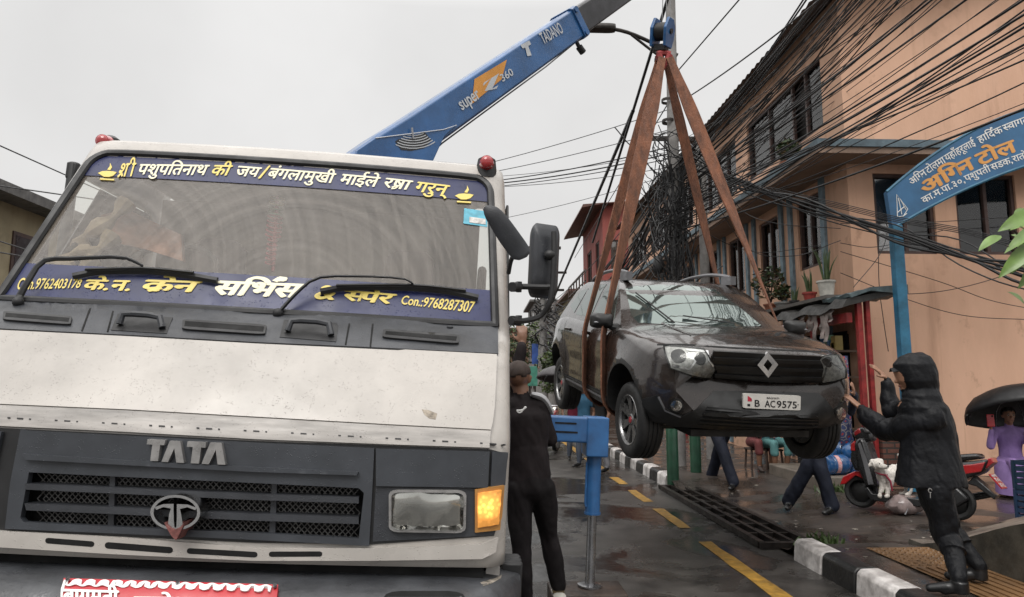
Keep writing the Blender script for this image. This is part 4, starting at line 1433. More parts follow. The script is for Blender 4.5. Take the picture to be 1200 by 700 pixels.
raise_poly('badge_tassel', [(206, 607), (211, 612), (217, 615), (224, 612), (229, 606), (225, 616), (219, 628), (213, 620)], mat('red_thread', (.22, .08, .07), rough=.8, var=.5, scale=40), .082)
# headlamps and indicators
m_refl = mat('lamp_reflector', (.85, .82, .76), rough=.14, metal=1, var=.3, scale=9, bump=.9, bscale=13)
m_lens = mat('clear_lens', (.9, .9, .88), rough=.03)
def glass_only(name, tint=(.92, .93, .92), ior=1.5, rough=.02):
    m = mat(name, (.9, .9, .9), rough=.05); t = m.node_tree
    tr = N(t, 'ShaderNodeBsdfTransparent'); tr.inputs[0].default_value = (*tint, 1)
    gl = N(t, 'ShaderNodeBsdfGlossy'); gl.inputs['Roughness'].default_value = rough
    fr = N(t, 'ShaderNodeFresnel'); fr.inputs[0].default_value = ior
    s = N(t, 'ShaderNodeMixShader')
    t.links.new(fr.outputs[0], s.inputs[0]); t.links.new(tr.outputs[0], s.inputs[1]); t.links.new(gl.outputs[0], s.inputs[2]); t.links.new(s.outputs[0], t.nodes['Material Output'].inputs[0])
    return m
m_glass = glass_only('lamp_glass')
hq = [(456, 573), (546, 573.5), (545, 623.5), (456, 622)]
dr('headlight', rr_quad(hq, .12), mat('mirror_bowl', (.85, .83, .79), rough=.12, metal=1, var=.25, scale=5, rvar=.05, bump=1.0, bscale=7), .006, step=5, mirror=True, bulge=.007)
_b = [n for n in MATS['mirror_bowl'].node_tree.nodes if n.type == 'BUMP'][0]; _b.inputs['Distance'].default_value = .042; [setattr(n.inputs['Detail'], 'default_value', .5) for n in MATS['mirror_bowl'].node_tree.nodes if n.type == 'TEX_NOISE']
qm = quadmap(hq)
dr('headlight_rim', [rr_quad(hq, .12), [qm(*p) for p in rrect(.035, .06, .965, .94, .1)]], m_alu, .022, step=5, mirror=True)
dr('headlight_glass', [qm(*p) for p in rrect(.035, .06, .965, .94, .1)], m_glass, .026, step=6, mirror=True, back=.002, bulge=.006)
dr('headlight_bulb', [el(508, 584, 6.5, 6.5, 14), el(508, 584, 4, 4, 12)], m_chr, .008, step=3, mirror=True)
dr('indicator_housing', [(556, 573), (586, 568), (582, 620), (556, 623)], mat('amber_rim', (.45, .22, .06), rough=.35), .02, step=5, mirror=True)
m_amb = emat('lit_amber_lens', (1.0, .40, .08), 2.1, (.7, .3, .06))
bsdf(m_amb)
def amber():
    t = m_amb.node_tree; L = t.links.new
    v = N(t, 'ShaderNodeTexVoronoi'); v.inputs['Scale'].default_value = 70
    c = N(t, 'ShaderNodeTexCoord'); L(c.outputs['Object'], v.inputs['Vector'])
    d = N(t, 'ShaderNodeVectorMath', operation='DISTANCE'); L(c.outputs['Object'], d.inputs[0])
    h, n = P(569, 592); d.inputs[1].default_value = h
    r = N(t, 'ShaderNodeMapRange'); r.inputs[1].default_value = 0; r.inputs[2].default_value = .055; r.inputs[3].default_value = 6; r.inputs[4].default_value = .42
    L(d.outputs['Value'], r.inputs[0])
    m2 = N(t, 'ShaderNodeMapRange'); m2.inputs[1].default_value = 0; m2.inputs[2].default_value = .6; m2.inputs[3].default_value = 1.3; m2.inputs[4].default_value = .5
    L(v.outputs['Distance'], m2.inputs[0])
    mm = N(t, 'ShaderNodeMath', operation='MULTIPLY'); L(r.outputs[0], mm.inputs[0]); L(m2.outputs[0], mm.inputs[1])
    L(mm.outputs[0], bsdf(m_amb).inputs['Emission Strength'])
amber()
dr('indicator', [(559, 577), (582.5, 573), (579, 613), (559, 617)], m_amb, .027, step=4, bulge=.004)
# white strip below the grille with slots
strip = [(-34, 619), (0, 621), (150, 629), (300, 641), (433, 641.5), (500, 640), (564, 636.5), (580, 629), (577, 646), (564, 654), (433, 656), (300, 656), (150, 649), (0, 640), (-34, 638)]
dr('valance', strip, m_wp, .02, step=7, back=.03)
for q in ([(58, 629), (115, 633), (115, 640), (58, 636)], [(127, 634), (206, 640), (205, 647), (127, 642)], [(222, 641), (304, 646), (303, 651.5), (221, 648)], [(317, 645), (379, 645), (378, 651), (316, 651.5)]):
    w_ = (q[3][1] - q[0][1]) * .95
    dr('valance_slot', slot((q[0][0] + w_ / 2, (q[0][1] + q[3][1]) / 2), (q[1][0] - w_ / 2, (q[1][1] + q[2][1]) / 2), w_), m_void, .0206, back=.0, step=4)
# cab lower side and step
b = new_bm(); box2(b, (-.93, .05, .7), (.93, 1.7, 1.02)); obj('underbody', b, m_void, truck, smooth=False)
for s in (1, -1):
    b = new_bm(); prism(b, [(.12, 1.03), (1.75, 1.03), (1.75, .75), (1.5, .62), (.2, .62), (.08, .8)], lambda y, z: (s * .985, y, z), lambda y, z: (s * .94, y, z)); obj('side_skirt', b, m_wp, truck, smooth=False)
    b = new_bm(); prism(b, [(.0, .62), (1.75, .75), (1.75, .5), (.1, .5)], lambda y, z: (s * .95, y, z), lambda y, z: (s * .6, y, z)); obj('wheel_arch', b, m_blk, truck, smooth=False)
    b = new_bm(); prism(b, [(.74, 1.9), (1.55, 1.9), (1.55, 2.42), (1.04, 2.42)], lambda y, z: (s * (.978 - (z - 1.84) * .058), y, z), lambda y, z: (s * (.972 - (z - 1.84) * .058), y, z)); obj('side_window', b, m_pane, truck, smooth=False)
    b = new_bm(); tube(b, [(s * 1.0, .58, 1.05), (s * 1.0, .6, 1.8), (s * .985, .98, 2.45), (s * .985, 1.6, 2.45), (s * 1.0, 1.62, 1.8), (s * 1.0, 1.62, 1.05)], .007, 5); obj('door_seam', b, m_blk, truck)
    b = new_bm(); box(b, (s * 1.01, 1.5, 1.55), (.025, .16, .04)); obj('door_handle', b, m_blk, truck, bev=.006)
# bumper
b = new_bm()
secs = []
for i in range(33):
    x = -1.06 + 2.12 * i / 32
    e_ = max(0, (abs(x) - .86) / .2)
    yb = .05 + .26 * e_ ** 2
    dz = .02 * e_ ** 2
    pr = [(.10, .985), (-.05, .985), (-.115, .965), (-.15, .92), (-.16, .80), (-.15, .66), (-.1, .61), (.1, .61)]
    secs.append([(x, y + yb - .05, z - (dz if z > .8 else -dz)) for y, z in pr])
loft(b, secs)
bump_bm = b.copy(); bmesh.ops.recalc_face_normals(bump_bm, faces=bump_bm.faces[:])
TB = Target(bump_bm, truck)
m_bum = mat('scuffed_bumper', (.055, .058, .064), rough=.38, var=.4, scale=6, bump=.2, bscale=50, drops=.3)
bumper = obj('bumper', b, m_bum, truck)
for s in (1, -1):
    b = new_bm()
    for i in range(7): box(b, (s * (1.03 + .004 * (i % 2)), .06 + i * .022 + (.14 if s else 0), .91 + .0 * i), (.07, .018, .17), rot=(0, 0, 0))
    obj('bumper_end', b, m_blk, truck, bev=.005)
dB = lambda nm, poly, m, off=.006, **k: drape(nm, poly, TB.px, m, k.pop('parent', truck), off, **k)
plate = dB('number_plate', [(75, 685), (160, 687.5), (240, 690), (326, 692.5), (325, 735), (240, 733), (76, 729)], mat('red_plate', (.48, .02, .03), rough=.35, var=.15), .02, back=.02, step=10)
wv = [(80 + i * 2, 688.4 + i * .059 + 1.1 * math.sin(i * .8)) for i in range(120)]
dB('plate_border', line_poly(wv, 2.0), m_white, .0225, back=.001, step=6, parent=plate)
dB('plate_border', line_poly([(76.5, 688), (75.8, 700), (76, 728)], 2.4), m_white, .0225, back=.001, step=6, parent=plate)
letter_mesh(['बागमती'], on_px(TB, [(78, 695), (142, 697), (142, 712), (78, 711)]), plate, m_white, 'lettering', bold=.05, off=.024)
letter_mesh(['प्रदेश', .2, '०३', .2, '००१'], on_px(TB, [(160, 704), (310, 706), (310, 719), (160, 718)]), plate, m_white, 'lettering', bold=.05, off=.024)
for c in ((80, 688), (208.5, 692), (322, 695.5)):
    b = new_bm(); h, n = TB.px(*c); tube(b, [h + n * .02, h + n * .028], .006, 8); obj('plate_screw', b, m_steel, truck)
dB('scuff', [(563, 683), (580, 678), (588, 674), (587, 678), (576, 684), (566, 687)], mat('bare_scrape', (.33, .29, .24), rough=.6, var=.6, scale=30), .001, back=.0, step=4)
dB('fog_lamp_opening', rr_quad([(450, 693), (545, 693), (545, 730), (448, 730)], .2), m_void, .001, back=.0, step=8)
# beacon lamps on the roof
m_rlens = mat('red_lens', (.45, .03, .035), rough=.12, var=.3, coat=.6)
for (x, y, Y) in ((129, 172, 3.2), (570, 196, 3.15)):
    q = loc_of(truck, at(x, y, Y))
    b = new_bm(); lathe(b, [(.05, -.06), (.05, -.02), (.042, .035), (.02, .05), (0, .052)], 16, Matrix.Translation(q)); o = obj('beacon', b, m_blk, truck)
    b = new_bm(); cyl(b, q + Vector((-.0, -.035, .005)), q + Vector((0, -.075, .003)), .036, .03, 16); ball(b, q + Vector((0, -.07, .003)), (.03, .018, .03), 14); obj('beacon_lens', b, m_rlens, o)
# wipers standing a little off the glass
def wpt(x, y, o=.02):
    h, n = P(x, y); return h + n * o
for arm, bl in (([(22, 360, .02), (40, 342, .05), (62, 320, .07), (95, 317, .07), (150, 313.5, .06), (172, 319.5, .04)], [(88, 327), (120, 321.5), (172, 321), (215, 325), (256, 332)]), ([(327, 371, .02), (350, 353, .05), (375, 339, .07), (420, 337, .07), (470, 337.5, .06), (484, 340, .04)], [(376, 345), (410, 340), (484, 340.5), (530, 345.5), (560, 352)])):
    b = new_bm(); tube(b, [wpt(*p) for p in spl(arm, 12)], [.013 - .0006 * i for i in range(13)], 6, flat=.6); w = obj('wiper', b, m_blk, truck)
    b = new_bm(); tube(b, [wpt(*p, .016) for p in spl(bl, 14)], .009, 6, flat=1.6); tube(b, [wpt(*p, .034) for p in spl([(bl[1][0] - 15, bl[1][1] + 1), bl[2], (bl[3][0] + 15, bl[3][1] + 1)], 8)], .006, 5); obj('wiper_blade', b, m_blk, w)
    b = new_bm(); q = wpt(*arm[0]); ball(b, q, .02, 10); obj('wiper_pivot', b, m_blk, w)
# mirrors
mp = lambda x, y, Y: loc_of(truck, at(x, y, Y))
MY = 2.75
c = mp(638, 305, MY)
b = new_bm()
rs = []
for d, k in ((-.035, .55), (-.03, .8), (-.012, .97), (.03, 1.0), (.05, 1.0), (.05, .9)):
    rs.append([(c.x + k * x * .062, c.y + d + .02 * x, c.z + k * z * .152 + .0) for x, z in rrect(-1, -1, 1, 1, .35, 5)])
loft(b, rs)
mir = obj('side_mirror', b, m_dk, truck)
b = new_bm(); loft(b, [[(c.x + x * .055, c.y + .0515 + .02 * x, c.z + z * .142) for x, z in rrect(-1, -1, 1, 1, .3, 4)], [(c.x + x * .055, c.y + .053 + .02 * x, c.z + z * .142) for x, z in rrect(-1, -1, 1, 1, .3, 4)]]); obj('mirror_glass', b, m_chr, mir)
b = new_bm()
tube(b, [mp(601, 337, 2.66), mp(612, 336, 2.7), mp(640, 336.5, MY - .05), mp(646, 336, MY - .05)], .012, 8)
tube(b, spl([mp(600, 376, 2.6), mp(615, 376, 2.68), mp(632, 371, MY - .03), mp(643, 357, MY - .05), mp(647, 335, MY - .055), mp(649, 300, MY - .055), mp(649, 272, MY - .05)], 22), .0115, 8)
obj('mirror_arm', b, m_blk, mir)
b = new_bm(); ball(b, mp(645, 299, MY - .05), (.028, .022, .022), 10)
obj('mirror_clamp', b, m_blk, mir)
for y in (336.5, 376):
    b = new_bm(); cyl(b, mp(600, y, 2.62), mp(607, y, 2.66), .02, n=10); tube(b, [mp(608, y - 6, 2.66), mp(608, y + 6, 2.66)], [.013, .011], 8); obj('mirror_clamp', b, m_blk, mir)
b = new_bm()
pad = [mp(568, 243, 2.5), mp(580, 254, 2.5), mp(596, 277, 2.52), mp(609, 295, 2.54), mp(613, 303, 2.54)]
for i in (0,):
    tube(b, spl(pad, 12), [.010, .022, .03, .034, .037, .039, .040, .040, .040, .039, .037, .031, .017], 10, flat=.35, up=(.15, 1, 0))
cm = obj('convex_mirror', b, m_dk, truck)
b = new_bm(); tube(b, spl([mp(596, 320, 2.7), mp(599, 305, 2.62), mp(606, 290, 2.55), mp(603, 284, 2.53)], 10), .009, 7); ball(b, mp(607, 286, 2.54), .014, 8); obj('mirror_arm', b, m_blk, cm)
# cab interior
b = new_bm(); box2(b, (-.86, 1.5, 1.1), (.86, 1.6, 2.5)); box2(b, (-.8, 1.02, 2.5), (.8, 1.5, 2.52)); obj('cab_lining', b, mat('cab_lining', (.46, .39, .33), rough=.8, var=.5, scale=3), truck, smooth=False)
b = new_bm(); prism(b, [(.48, 1.5), (.52, 1.80), (.75, 1.86), (.9, 1.82), (.9, 1.4)], lambda y, z: (-.86, y, z), lambda y, z: (.86, y, z)); obj('dashboard', b, mat('dash_plastic', (.05, .045, .04), rough=.5), truck)
for x in (-.5, .5):
    b = new_bm()
    loft(b, [[(x + a * .25 * k, 1.3 + .12 * t + c_ * .07, 1.45 + t * .75) for a, c_ in rrect(-1, -1, 1, 1, .4, 4)] for t, k in ((0, 1), (.3, 1), (.7, .95), (.85, .6), (.9, .5), (1.05, .5), (1.1, .35))])
    obj('seat_back', b, mat('seat_cloth', (.16, .11, .09), rough=.8, var=.5), truck)
b = new_bm()
q = mp(195, 322, 3.05)
lathe(b, [(.21 + .014 * math.cos(a), .014 * math.sin(a)) for a in [2 * math.pi * k / 8 for k in range(8)]], 32, Matrix.Translation(q) @ Euler((RAD(50), 0, 0)).to_matrix().to_4x4(), closed=True)
cyl(b, q + Vector((-.2, 0, 0)), q + Vector((.2, 0, 0)), .014, n=6)
obj('steering_wheel', b, m_blk, truck)
b = new_bm()                                     # folded cloth and curtain at the driver's side
for k in range(3):
    bx0 = mp([70, 92, 108][k], [318, 308, 285][k], [2.85, 2.9, 3.0][k])
    tube(b, spl([bx0 + Vector((-.10 + .02 * k, .02, -.03)), bx0 + Vector((-.03, .0, .03)), bx0 + Vector((.06, 0, .0 + .05 * k)), bx0 + Vector((.10, .05, .06 + .07 * k))], 12), [.03 + .015 * math.sin(i * 1.2) for i in range(13)], 8)
obj('curtain_cloth', b, mat('tan_cloth', (.62, .47, .33), rough=.85, var=.4, scale=8), truck)
b = new_bm(); qa = [mp(118, 252, 3.15), mp(148, 245, 3.2), mp(212, 275, 3.15), mp(214, 306, 3.05), mp(170, 292, 3.1), mp(123, 282, 3.1)]
bm_f = b.faces.new([b.verts.new(p) for p in qa]); r = bmesh.ops.extrude_face_region(b, geom=[bm_f]); bmesh.ops.translate(b, vec=(0, .03, 0), verts=[v for v in r['geom'] if isinstance(v, bmesh.types.BMVert)])
obj('folded_blanket', b, mat('red_blanket', (.60, .28, .18), rough=.85, var=.6, scale=7), truck, smooth=False)
b = new_bm()
for i in range(15):
    y = 233 + i * 5.4
    q = mp(325 - i * .6, y, 3.12 - i * .008)
    lathe(b, [((.032 if i < 9 else .02) + .004 * math.cos(a), .004 * math.sin(a)) for a in [2 * math.pi * k / 6 for k in range(6)]], 14, Matrix.Translation(q) @ Euler((.4, .2, 0)).to_matrix().to_4x4(), mi=0 if i < 2 else (2 if i < 4 else 1), closed=True)
tube(b, [mp(325, 230, 3.12), mp(320, 318, 3.0)], .008, 6, mi=1)
obj('hanging_garland', b, [mat('garland_yellow', (.6, .5, .15)), mat('garland_red', (.5, .05, .07)), mat('garland_green', (.25, .4, .25))], truck)
# wheels
def wheel_bm(r, w, n=40):
    b = new_bm()
    lathe(b, [(r * .6, -w / 2), (r * .9, -w / 2), (r * .97, -w * .42), (r, -w * .3), (r, w * .3), (r * .97, w * .42), (r * .9, w / 2), (r * .6, w / 2), (r * .6, -w / 2)], n)
    return b
for x in (-.82, .82):
    for y in (.62, 4.6):
        b = wheel_bm(.47, .3); bmesh.ops.transform(b, matrix=Matrix.Translation((x, y, .47 - x * .05)) @ Euler((0, RAD(90), 0)).to_matrix().to_4x4(), verts=b.verts[:]); w = obj('wheel', b, m_blk, truck)
        b = new_bm(); lathe(b, [(.29, -.1), (.29, .1), (.2, .06), (.1, .12), (0, .12)], 24, Matrix.Translation((x, y, .47 - x * .05)) @ Euler((0, RAD(90 if x > 0 else -90), 0)).to_matrix().to_4x4()); obj('rim', b, m_alu, w)
# chassis and flat bed
b = new_bm()
for x in (-.4, .4): box2(b, (x - .05, .3, .72), (x + .05, 7.0, .95))
obj('chassis', b, m_blk, truck, smooth=False)
b = new_bm(); box2(b, (-1.0, 3.45, .98), (.88, 7.2, 1.08)); box2(b, (-1.0, 3.45, 1.08), (-.96, 7.2, 1.45)); box2(b, (.84, 3.45, 1.08), (.88, 7.2, 1.30)); box2(b, (-.96, 7.16, 1.08), (.84, 7.2, 1.4)); obj('flat_bed', b, mat('bed_paint', (.20, .19, .18), rough=.6, var=.4), truck, smooth=False)
b = new_bm(); q = mp(86, 201, 3.42); tube(b, [q + Vector((0, 0, -1.6)), q + Vector((0, 0, .045))], .028, 10); box(b, q, (.05, .05, .085)); obj('air_intake', b, m_blk, truck, bev=.008)
for s in (-1, 1):  # dark panels added inside the cab to mask the bright wedge of light
    b = new_bm(); box2(b, (s * .90, .78, 1.75), (s * .86, 1.5, 2.12)); obj('dark_mask_panel', b, mat('dark_mask_panel', (.03, .028, .026), rough=.6), truck, smooth=False, bev=.02)

# ------------------------------------------------------------------- crane: outrigger, column, boom
m_cb = mat('crane_blue', (.022, .105, .28), rough=.35, var=.28, scale=3.5, coat=.35, drops=.35)
m_cb2 = mat('worn_crane_blue', (.026, .12, .30), rough=.42, var=.4, scale=6, coat=.2, col2=(.02, .07, .18))
m_inner = mat('boom_section', (.035, .034, .038), rough=.4, var=.4, scale=6, metal=.2)
OY = 4.9
q0 = mp(600, 505, OY); q1 = mp(705, 504, OY)
b = new_bm()
zt = mp(660, 487.5, OY).z; zb = mp(660, 517, OY).z
box2(b, (-.9, q1.y - .1, zb), (q1.x, q1.y + .1, zt))
obj('outrigger_beam', b, m_cb2, truck, smooth=False, bev=.012)
xj = mp(694, 600, OY)
b = new_bm()
box2(b, (xj.x - .075, q1.y - .115, mp(694, 534, OY).z), (xj.x + .078, q1.y + .115, zt + .006))
obj('jack_head', b, m_cb2, truck, smooth=False, bev=.01)
b = new_bm(); zz = mp(694, 600, OY).z; cyl(b, (xj.x, q1.y, mp(694, 534, OY).z + .02), (xj.x, q1.y, zz), .052, n=24); cyl(b, (xj.x, q1.y, zz), (xj.x, q1.y, zz - .015), .058, n=24); tube(b, [(xj.x - .056, q1.y - .03, zz + .34), (xj.x - .058, q1.y - .03, zz + .06), (xj.x - .05, q1.y - .03, zz + .04)], .007, 6); obj('jack_sleeve', b, m_cb2, truck)
zp = mp(694, 687, OY).z
b = new_bm(); cyl(b, (xj.x, q1.y, zz), (xj.x, q1.y, zp), .033, n=24); obj('jack_rod', b, m_steel, truck)
b = new_bm(); lathe(b, [(0, .02), (.05, .02), (.085, .012), (.085, 0), (0, 0)], 24, Matrix.Translation((xj.x, q1.y, zp))); obj('jack_foot', b, m_steel, truck)
b = new_bm()
for z, l in ((zt - .045, .15), (zb + .07, .16)): box2(b, (xj.x - .3, q1.y - .1035, z - .006), (xj.x - .3 + l, q1.y - .1, z + .006))
obj('beam_slot', b, m_void, truck, smooth=False)
# boom in world co-ordinates, then brought under the truck
A0 = at(466, 171, 5.17); A1 = at(668, 31.5, 6.42)
ax = (A1 - A0).normalized(); Lb = (A1 - A0).length
side = Vector((ax.y, -ax.x, 0)).normalized()
if side.y > 0: side = -side
upv = side.cross(ax).normalized()
if upv.z < 0: upv = -upv
Ti = XF[truck.name].inverted()
def BL(a, u, s): return Ti @ (A0 + ax * a + upv * u + side * s)
def boom_sec(a, h, w, ch=.06, du=0): return [BL(a, u * h / 2 + du, s * w / 2) for u, s in ((.86, 1), (1, .75), (1, -.75), (.86, -1), (-.9, -1), (-1, -.8), (-1, .8), (-.9, 1))]
HB = .31
b = new_bm()
loft(b, [boom_sec(-.62, HB * 1.0, .30), boom_sec(-.2, HB * 1.06, .3), boom_sec(.15, HB, .30), boom_sec(Lb, HB * .93, .29)])
boom = obj('boom', b, m_cb, truck, smooth=False, bev=.008)
b = new_bm(); loft(b, [boom_sec(Lb - .06, HB * 1.03, .33), boom_sec(Lb + .03, HB * 1.03, .33)]); obj('boom_collar', b, m_cb, truck, smooth=False, bev=.006)
b = new_bm(); loft(b, [boom_sec(Lb - .1, HB * .86, .23), boom_sec(Lb + 1.3, HB * .84, .22)]); loft(b, [boom_sec(Lb + 1.25, HB * .66, .18), boom_sec(Lb + 2.05, HB * .64, .17)]); obj('telescopic_section', b, m_inner, truck, smooth=False, bev=.006)
tipw = A0 + ax * (Lb + 2.05)
b = new_bm()
for s in (-.07, .07):
    prism(b, [(-.1, -.14), (.2, -.24), (.26, .0), (.15, .14), (-.1, .14)], lambda a, u: BL(Lb + 2.05 + a, u, s - .012), lambda a, u: BL(Lb + 2.05 + a, u, s + .012))
cyl(b, BL(Lb + 2.2, -.1, -.06), BL(Lb + 2.2, -.1, .06), .12, n=20)
obj('boom_head', b, m_cb, truck)
b = new_bm(); c0 = A0 + ax * (-.25)
zc = 1.1
colx = Vector((-.9, 4.95, 0))
cyl(b, Ti @ (colx + Vector((0, 0, 1.0))), Ti @ (colx + Vector((0, 0, 2.7))), .2, .16, 20)
box(b, Ti @ (colx + Vector((0, 0, 1.2))), (.7, .5, .5))
prism(b, [(-.2, 2.5), (.25, 2.5), (.35, 3.15), (-.15, 3.05)], lambda a, z: Ti @ (colx + Vector((a, -.15, z))), lambda a, z: Ti @ (colx + Vector((a, .15, z))))
obj('slewing_column', b, m_cb, truck)
b = new_bm(); cyl(b, Ti @ (colx + Vector((.1, 0, 1.6))), Ti @ (colx + Vector((.45, .3, 2.4))), .085, n=14); obj('lift_cylinder', b, m_steel, truck)
b = new_bm(); cyl(b, BL(Lb - .12, -.2, .08), BL(Lb - .1, -.27, .08), .035, n=10); tube(b, [BL(Lb - .12, -.14, .08), BL(Lb - .12, -.22, .08)], .02, 8); obj('rope_guide', b, m_blk, truck)
# rivets and bolt of the collar
b = new_bm()
for u in (.12, -.12): cyl(b, BL(Lb - .02, u, .16), BL(Lb - .02, u, .18), .03, n=10)
obj('collar_bolt', b, m_cb, truck)
BS = .152
def bmapf(p0, p1, h):                           # a text line on the boom's flank between two spots of the photo
    def hit(x, y):
        d = ray(x, y); pl = A0 + side * BS
        t = (pl - CAM).dot(side) / d.dot(side); return CAM + d * t
    a, c = hit(*p0), hit(*p1)
    e = (c - a); nrm = (upv - ax * 0).normalized()
    M3 = Ti.to_3x3()
    return lambda s, t: (Ti @ (a + e * s + nrm * (h * t)), M3 @ side)
def bhit(x, y, o=0.):
    d = ray(x, y); pl = A0 + side * (BS + o)
    t = (pl - CAM).dot(side) / d.dot(side); return Ti @ (CAM + d * t)
def bflat(nm, polys, m, o=.001, parent=None):
    V, T = tri2d(polys if isinstance(polys[0], list) else [polys], 6)
    b = new_bm(); vs = [b.verts.new(bhit(*v, o)) for v in V]
    for t in T:
        try: b.faces.new([vs[i] for i in t])
        except ValueError: pass
    return obj(nm, b, m, boom, smooth='keep')
b = new_bm(); prism(b, [(415, 190), (419, 176), (442, 160.5), (490, 156), (521, 152), (535, 146.5), (521, 160), (505, 195), (470, 215), (420, 210)], lambda x, y: bhit(x, y, .014), lambda x, y: bhit(x, y, .014) - Ti.to_3x3() @ side * .332); obj('boom_cheek', b, m_cb, truck, smooth=False, bev=.006)
m_gr = mat('grey_sticker', (.5, .52, .54), rough=.4, var=.1)
bflat('orange_decal', [(556, 93), (594, 70), (588, 93), (553, 122)], mat('orange_decal', (.62, .27, .04), rough=.4, var=.15))
bflat('z_decal', [(567, 97), (585, 86), (583, 90), (577, 104), (584, 100), (582, 104), (568, 107), (576, 91), (566, 101)], m_gr, .002)
letter_mesh(['super'], bmapf((541.5, 129.5), (563, 114.5), .075), boom, m_gr, 'lettering', bold=.03, y1=.52, off=.003)
letter_mesh(['360'], bmapf((589, 96), (602, 87.5), .062), boom, m_gr, 'lettering', bold=.03, y1=.7, off=.003)
letter_mesh(['TADANO'], bmapf((637, 52), (660.5, 38), .105), boom, m_gr, 'lettering', bold=.025, y1=.7, off=.003)
bflat('maker_decal', [(610, 53), (620, 47.5), (622.5, 52), (619, 54), (623, 65), (618, 66), (615.5, 56), (612.5, 57)], m_gr, .002)
bflat('load_gauge', [(463, 166), (467, 163), (482, 163), (497, 154), (506, 165), (497, 174), (482, 177), (470, 176)], mat('gauge_black', (.02, .02, .022), rough=.4), .016)
for k in range(6):
    t = k / 5
    p0 = (481 + 0, 160)
    arc = [(484 + (10 + 6.2 * k * .55 + 6) * 1.05 * math.cos(a) , 151 + (8 + 3.0 * k) * math.sin(a)) for a in [RAD(62 + 14 * i - 20) for i in range(7)]]
    bflat('gauge_arc', line_poly(arc, 1.1), m_gr, .018)
b = new_bm(); tube(b, [bhit(483, 150, .022), bhit(484, 163, .024)], .008, 6); obj('gauge_needle', b, m_steel, boom)
b = new_bm(); tube(b, [bhit(440, 162, .016), bhit(485, 156.5, .024), bhit(520, 152, .016), bhit(535, 147, .006)], .004, 5); obj('gauge_cable', b, m_gr, boom)
b = new_bm(); tube(b, [bhit(505, 180, -.1), bhit(518, 168, -.1), Ti @ at(640, 78, 6.0), Ti @ at(736, -1, 7.0), BL(Lb + 2.2, -.22, .02)], .007, 5); obj('winch_rope', b, mat('wire_rope', (.12, .12, .12), rough=.5, metal=.5), truck)
# timber pad under the jack
o = thing('timber_pad', 'dark wet timber block under the crane outrigger foot', 'timber block', (XF[truck.name] @ Vector((xj.x, q1.y, 0))).to_tuple()[:2] + (0,))
b = new_bm(); wz = (XF[truck.name] @ Vector((xj.x, q1.y, zp))).z - .002
box2(b, (-.27, -.2, 0), (.24, .14, wz)); obj('plank', b, mat('wet_timber', (.055, .036, .026), rough=.5, var=.5, bump=.6, bscale=18), o, smooth=False, bev=.012)
# hook block on its falls
ap = at(778, 72, 6.98); hk = at(776, 40, 6.95)
hb = thing('hook_block', 'worn blue crane hook block hanging on wire falls above the straps', 'hook block', hk, (RAD(8), RAD(14), RAD(-38)))
hb.scale = (.8, .8, .8)
XF[hb.name] = XF[hb.name] @ Matrix.Scale(.8, 4)
b = new_bm()
for x in (-.1, .1):
    prism(b, [(-.10, -.18), (.1, -.18), (.14, -.05), (.14, .1), (.06, .2), (-.08, .2), (-.15, .05)], lambda y, z: (x - .02, y, z), lambda y, z: (x + .02, y, z))
obj('cheek_plate', b, m_cb2, hb, smooth=False, bev=.008)
b = new_bm(); cyl(b, (-.075, 0, .03), (.075, 0, .03), .12, n=20); cyl(b, (-.14, 0, .03), (.14, 0, .03), .035, n=12); obj('sheave', b, m_blk, hb)
b = new_bm(); box(b, (0, 0, -.18), (.2, .1, .08)); tube(b, [Vector((.055 * math.sin(a) , 0, -.32 + .075 * math.cos(a))) for a in [RAD(10 + 28 * i) for i in range(11)]], [.022] * 8 + [.018, .012, .006], 8); cyl(b, (0, 0, -.2), (0, 0, -.26), .025, n=10); obj('hook', b, m_blk, hb)
b = new_bm()
tl = XF[hb.name].inverted() @ Vector(tipw + ax * .15 - Vector((0, 0, .2)))
for x in (-.06, 0.0, .06): tube(b, [(x, .1, .05), (tl.x + x, tl.y + .05, tl.z)], .006, 5)
obj('wire_fall', b, MATS['wire_rope'], hb)
# =================================================================== the lifted car
KS = .93
CAR_LOC, CAR_ROT = (2.312 * KS + .045, 5.597 * KS, 1.55 + (.851 - 1.55) * KS), (RAD(7.34), RAD(1.13), RAD(6.9))
car = thing('lifted_car', 'dark brown suv hanging in rusty straps from the crane hook', 'car', CAR_LOC)
_M = Matrix.Rotation(CAR_ROT[2], 3, 'Z') @ Matrix.Rotation(CAR_ROT[0], 3, 'X') @ Matrix.Rotation(CAR_ROT[1], 3, 'Y')
car.rotation_euler = _M.to_euler()
car.scale = (KS, KS, KS)
XF[car.name] = Matrix.Translation(CAR_LOC) @ _M.to_4x4() @ Matrix.Scale(KS, 4)
def car_paint():
    m = mat('brown_car_paint', (.036, .0285, .025), rough=.25, metal=.35, var=.3, scale=4, coat=.8, drops=.35, rvar=.08)
    return m
m_cp = car_paint()
m_cpl = mat('black_car_plastic', (.014, .014, .014), rough=.45, var=.3, drops=.4)
m_tyre = mat('tyre_rubber', (.018, .018, .018), rough=.6, var=.4, bump=.3, bscale=60)
m_rim = mat('machined_rim', (.27, .27, .27), rough=.3, metal=.8, var=.2)
m_rimk = mat('dark_rim', (.02, .02, .02), rough=.35)
m_cglass = mat('car_glass', (.035, .045, .043), rough=.03, var=.1, spec=1.0, coat=1.0, ior=1.8, rvar=.02)
bsdf(m_cglass).inputs['Specular Tint'].default_value = (.78, .95, .88, 1)
bsdf(m_cglass).inputs['Coat Weight'].default_value = .3
m_rail = mat('rail_grey', (.20, .20, .21), rough=.4, var=.2, metal=.3)
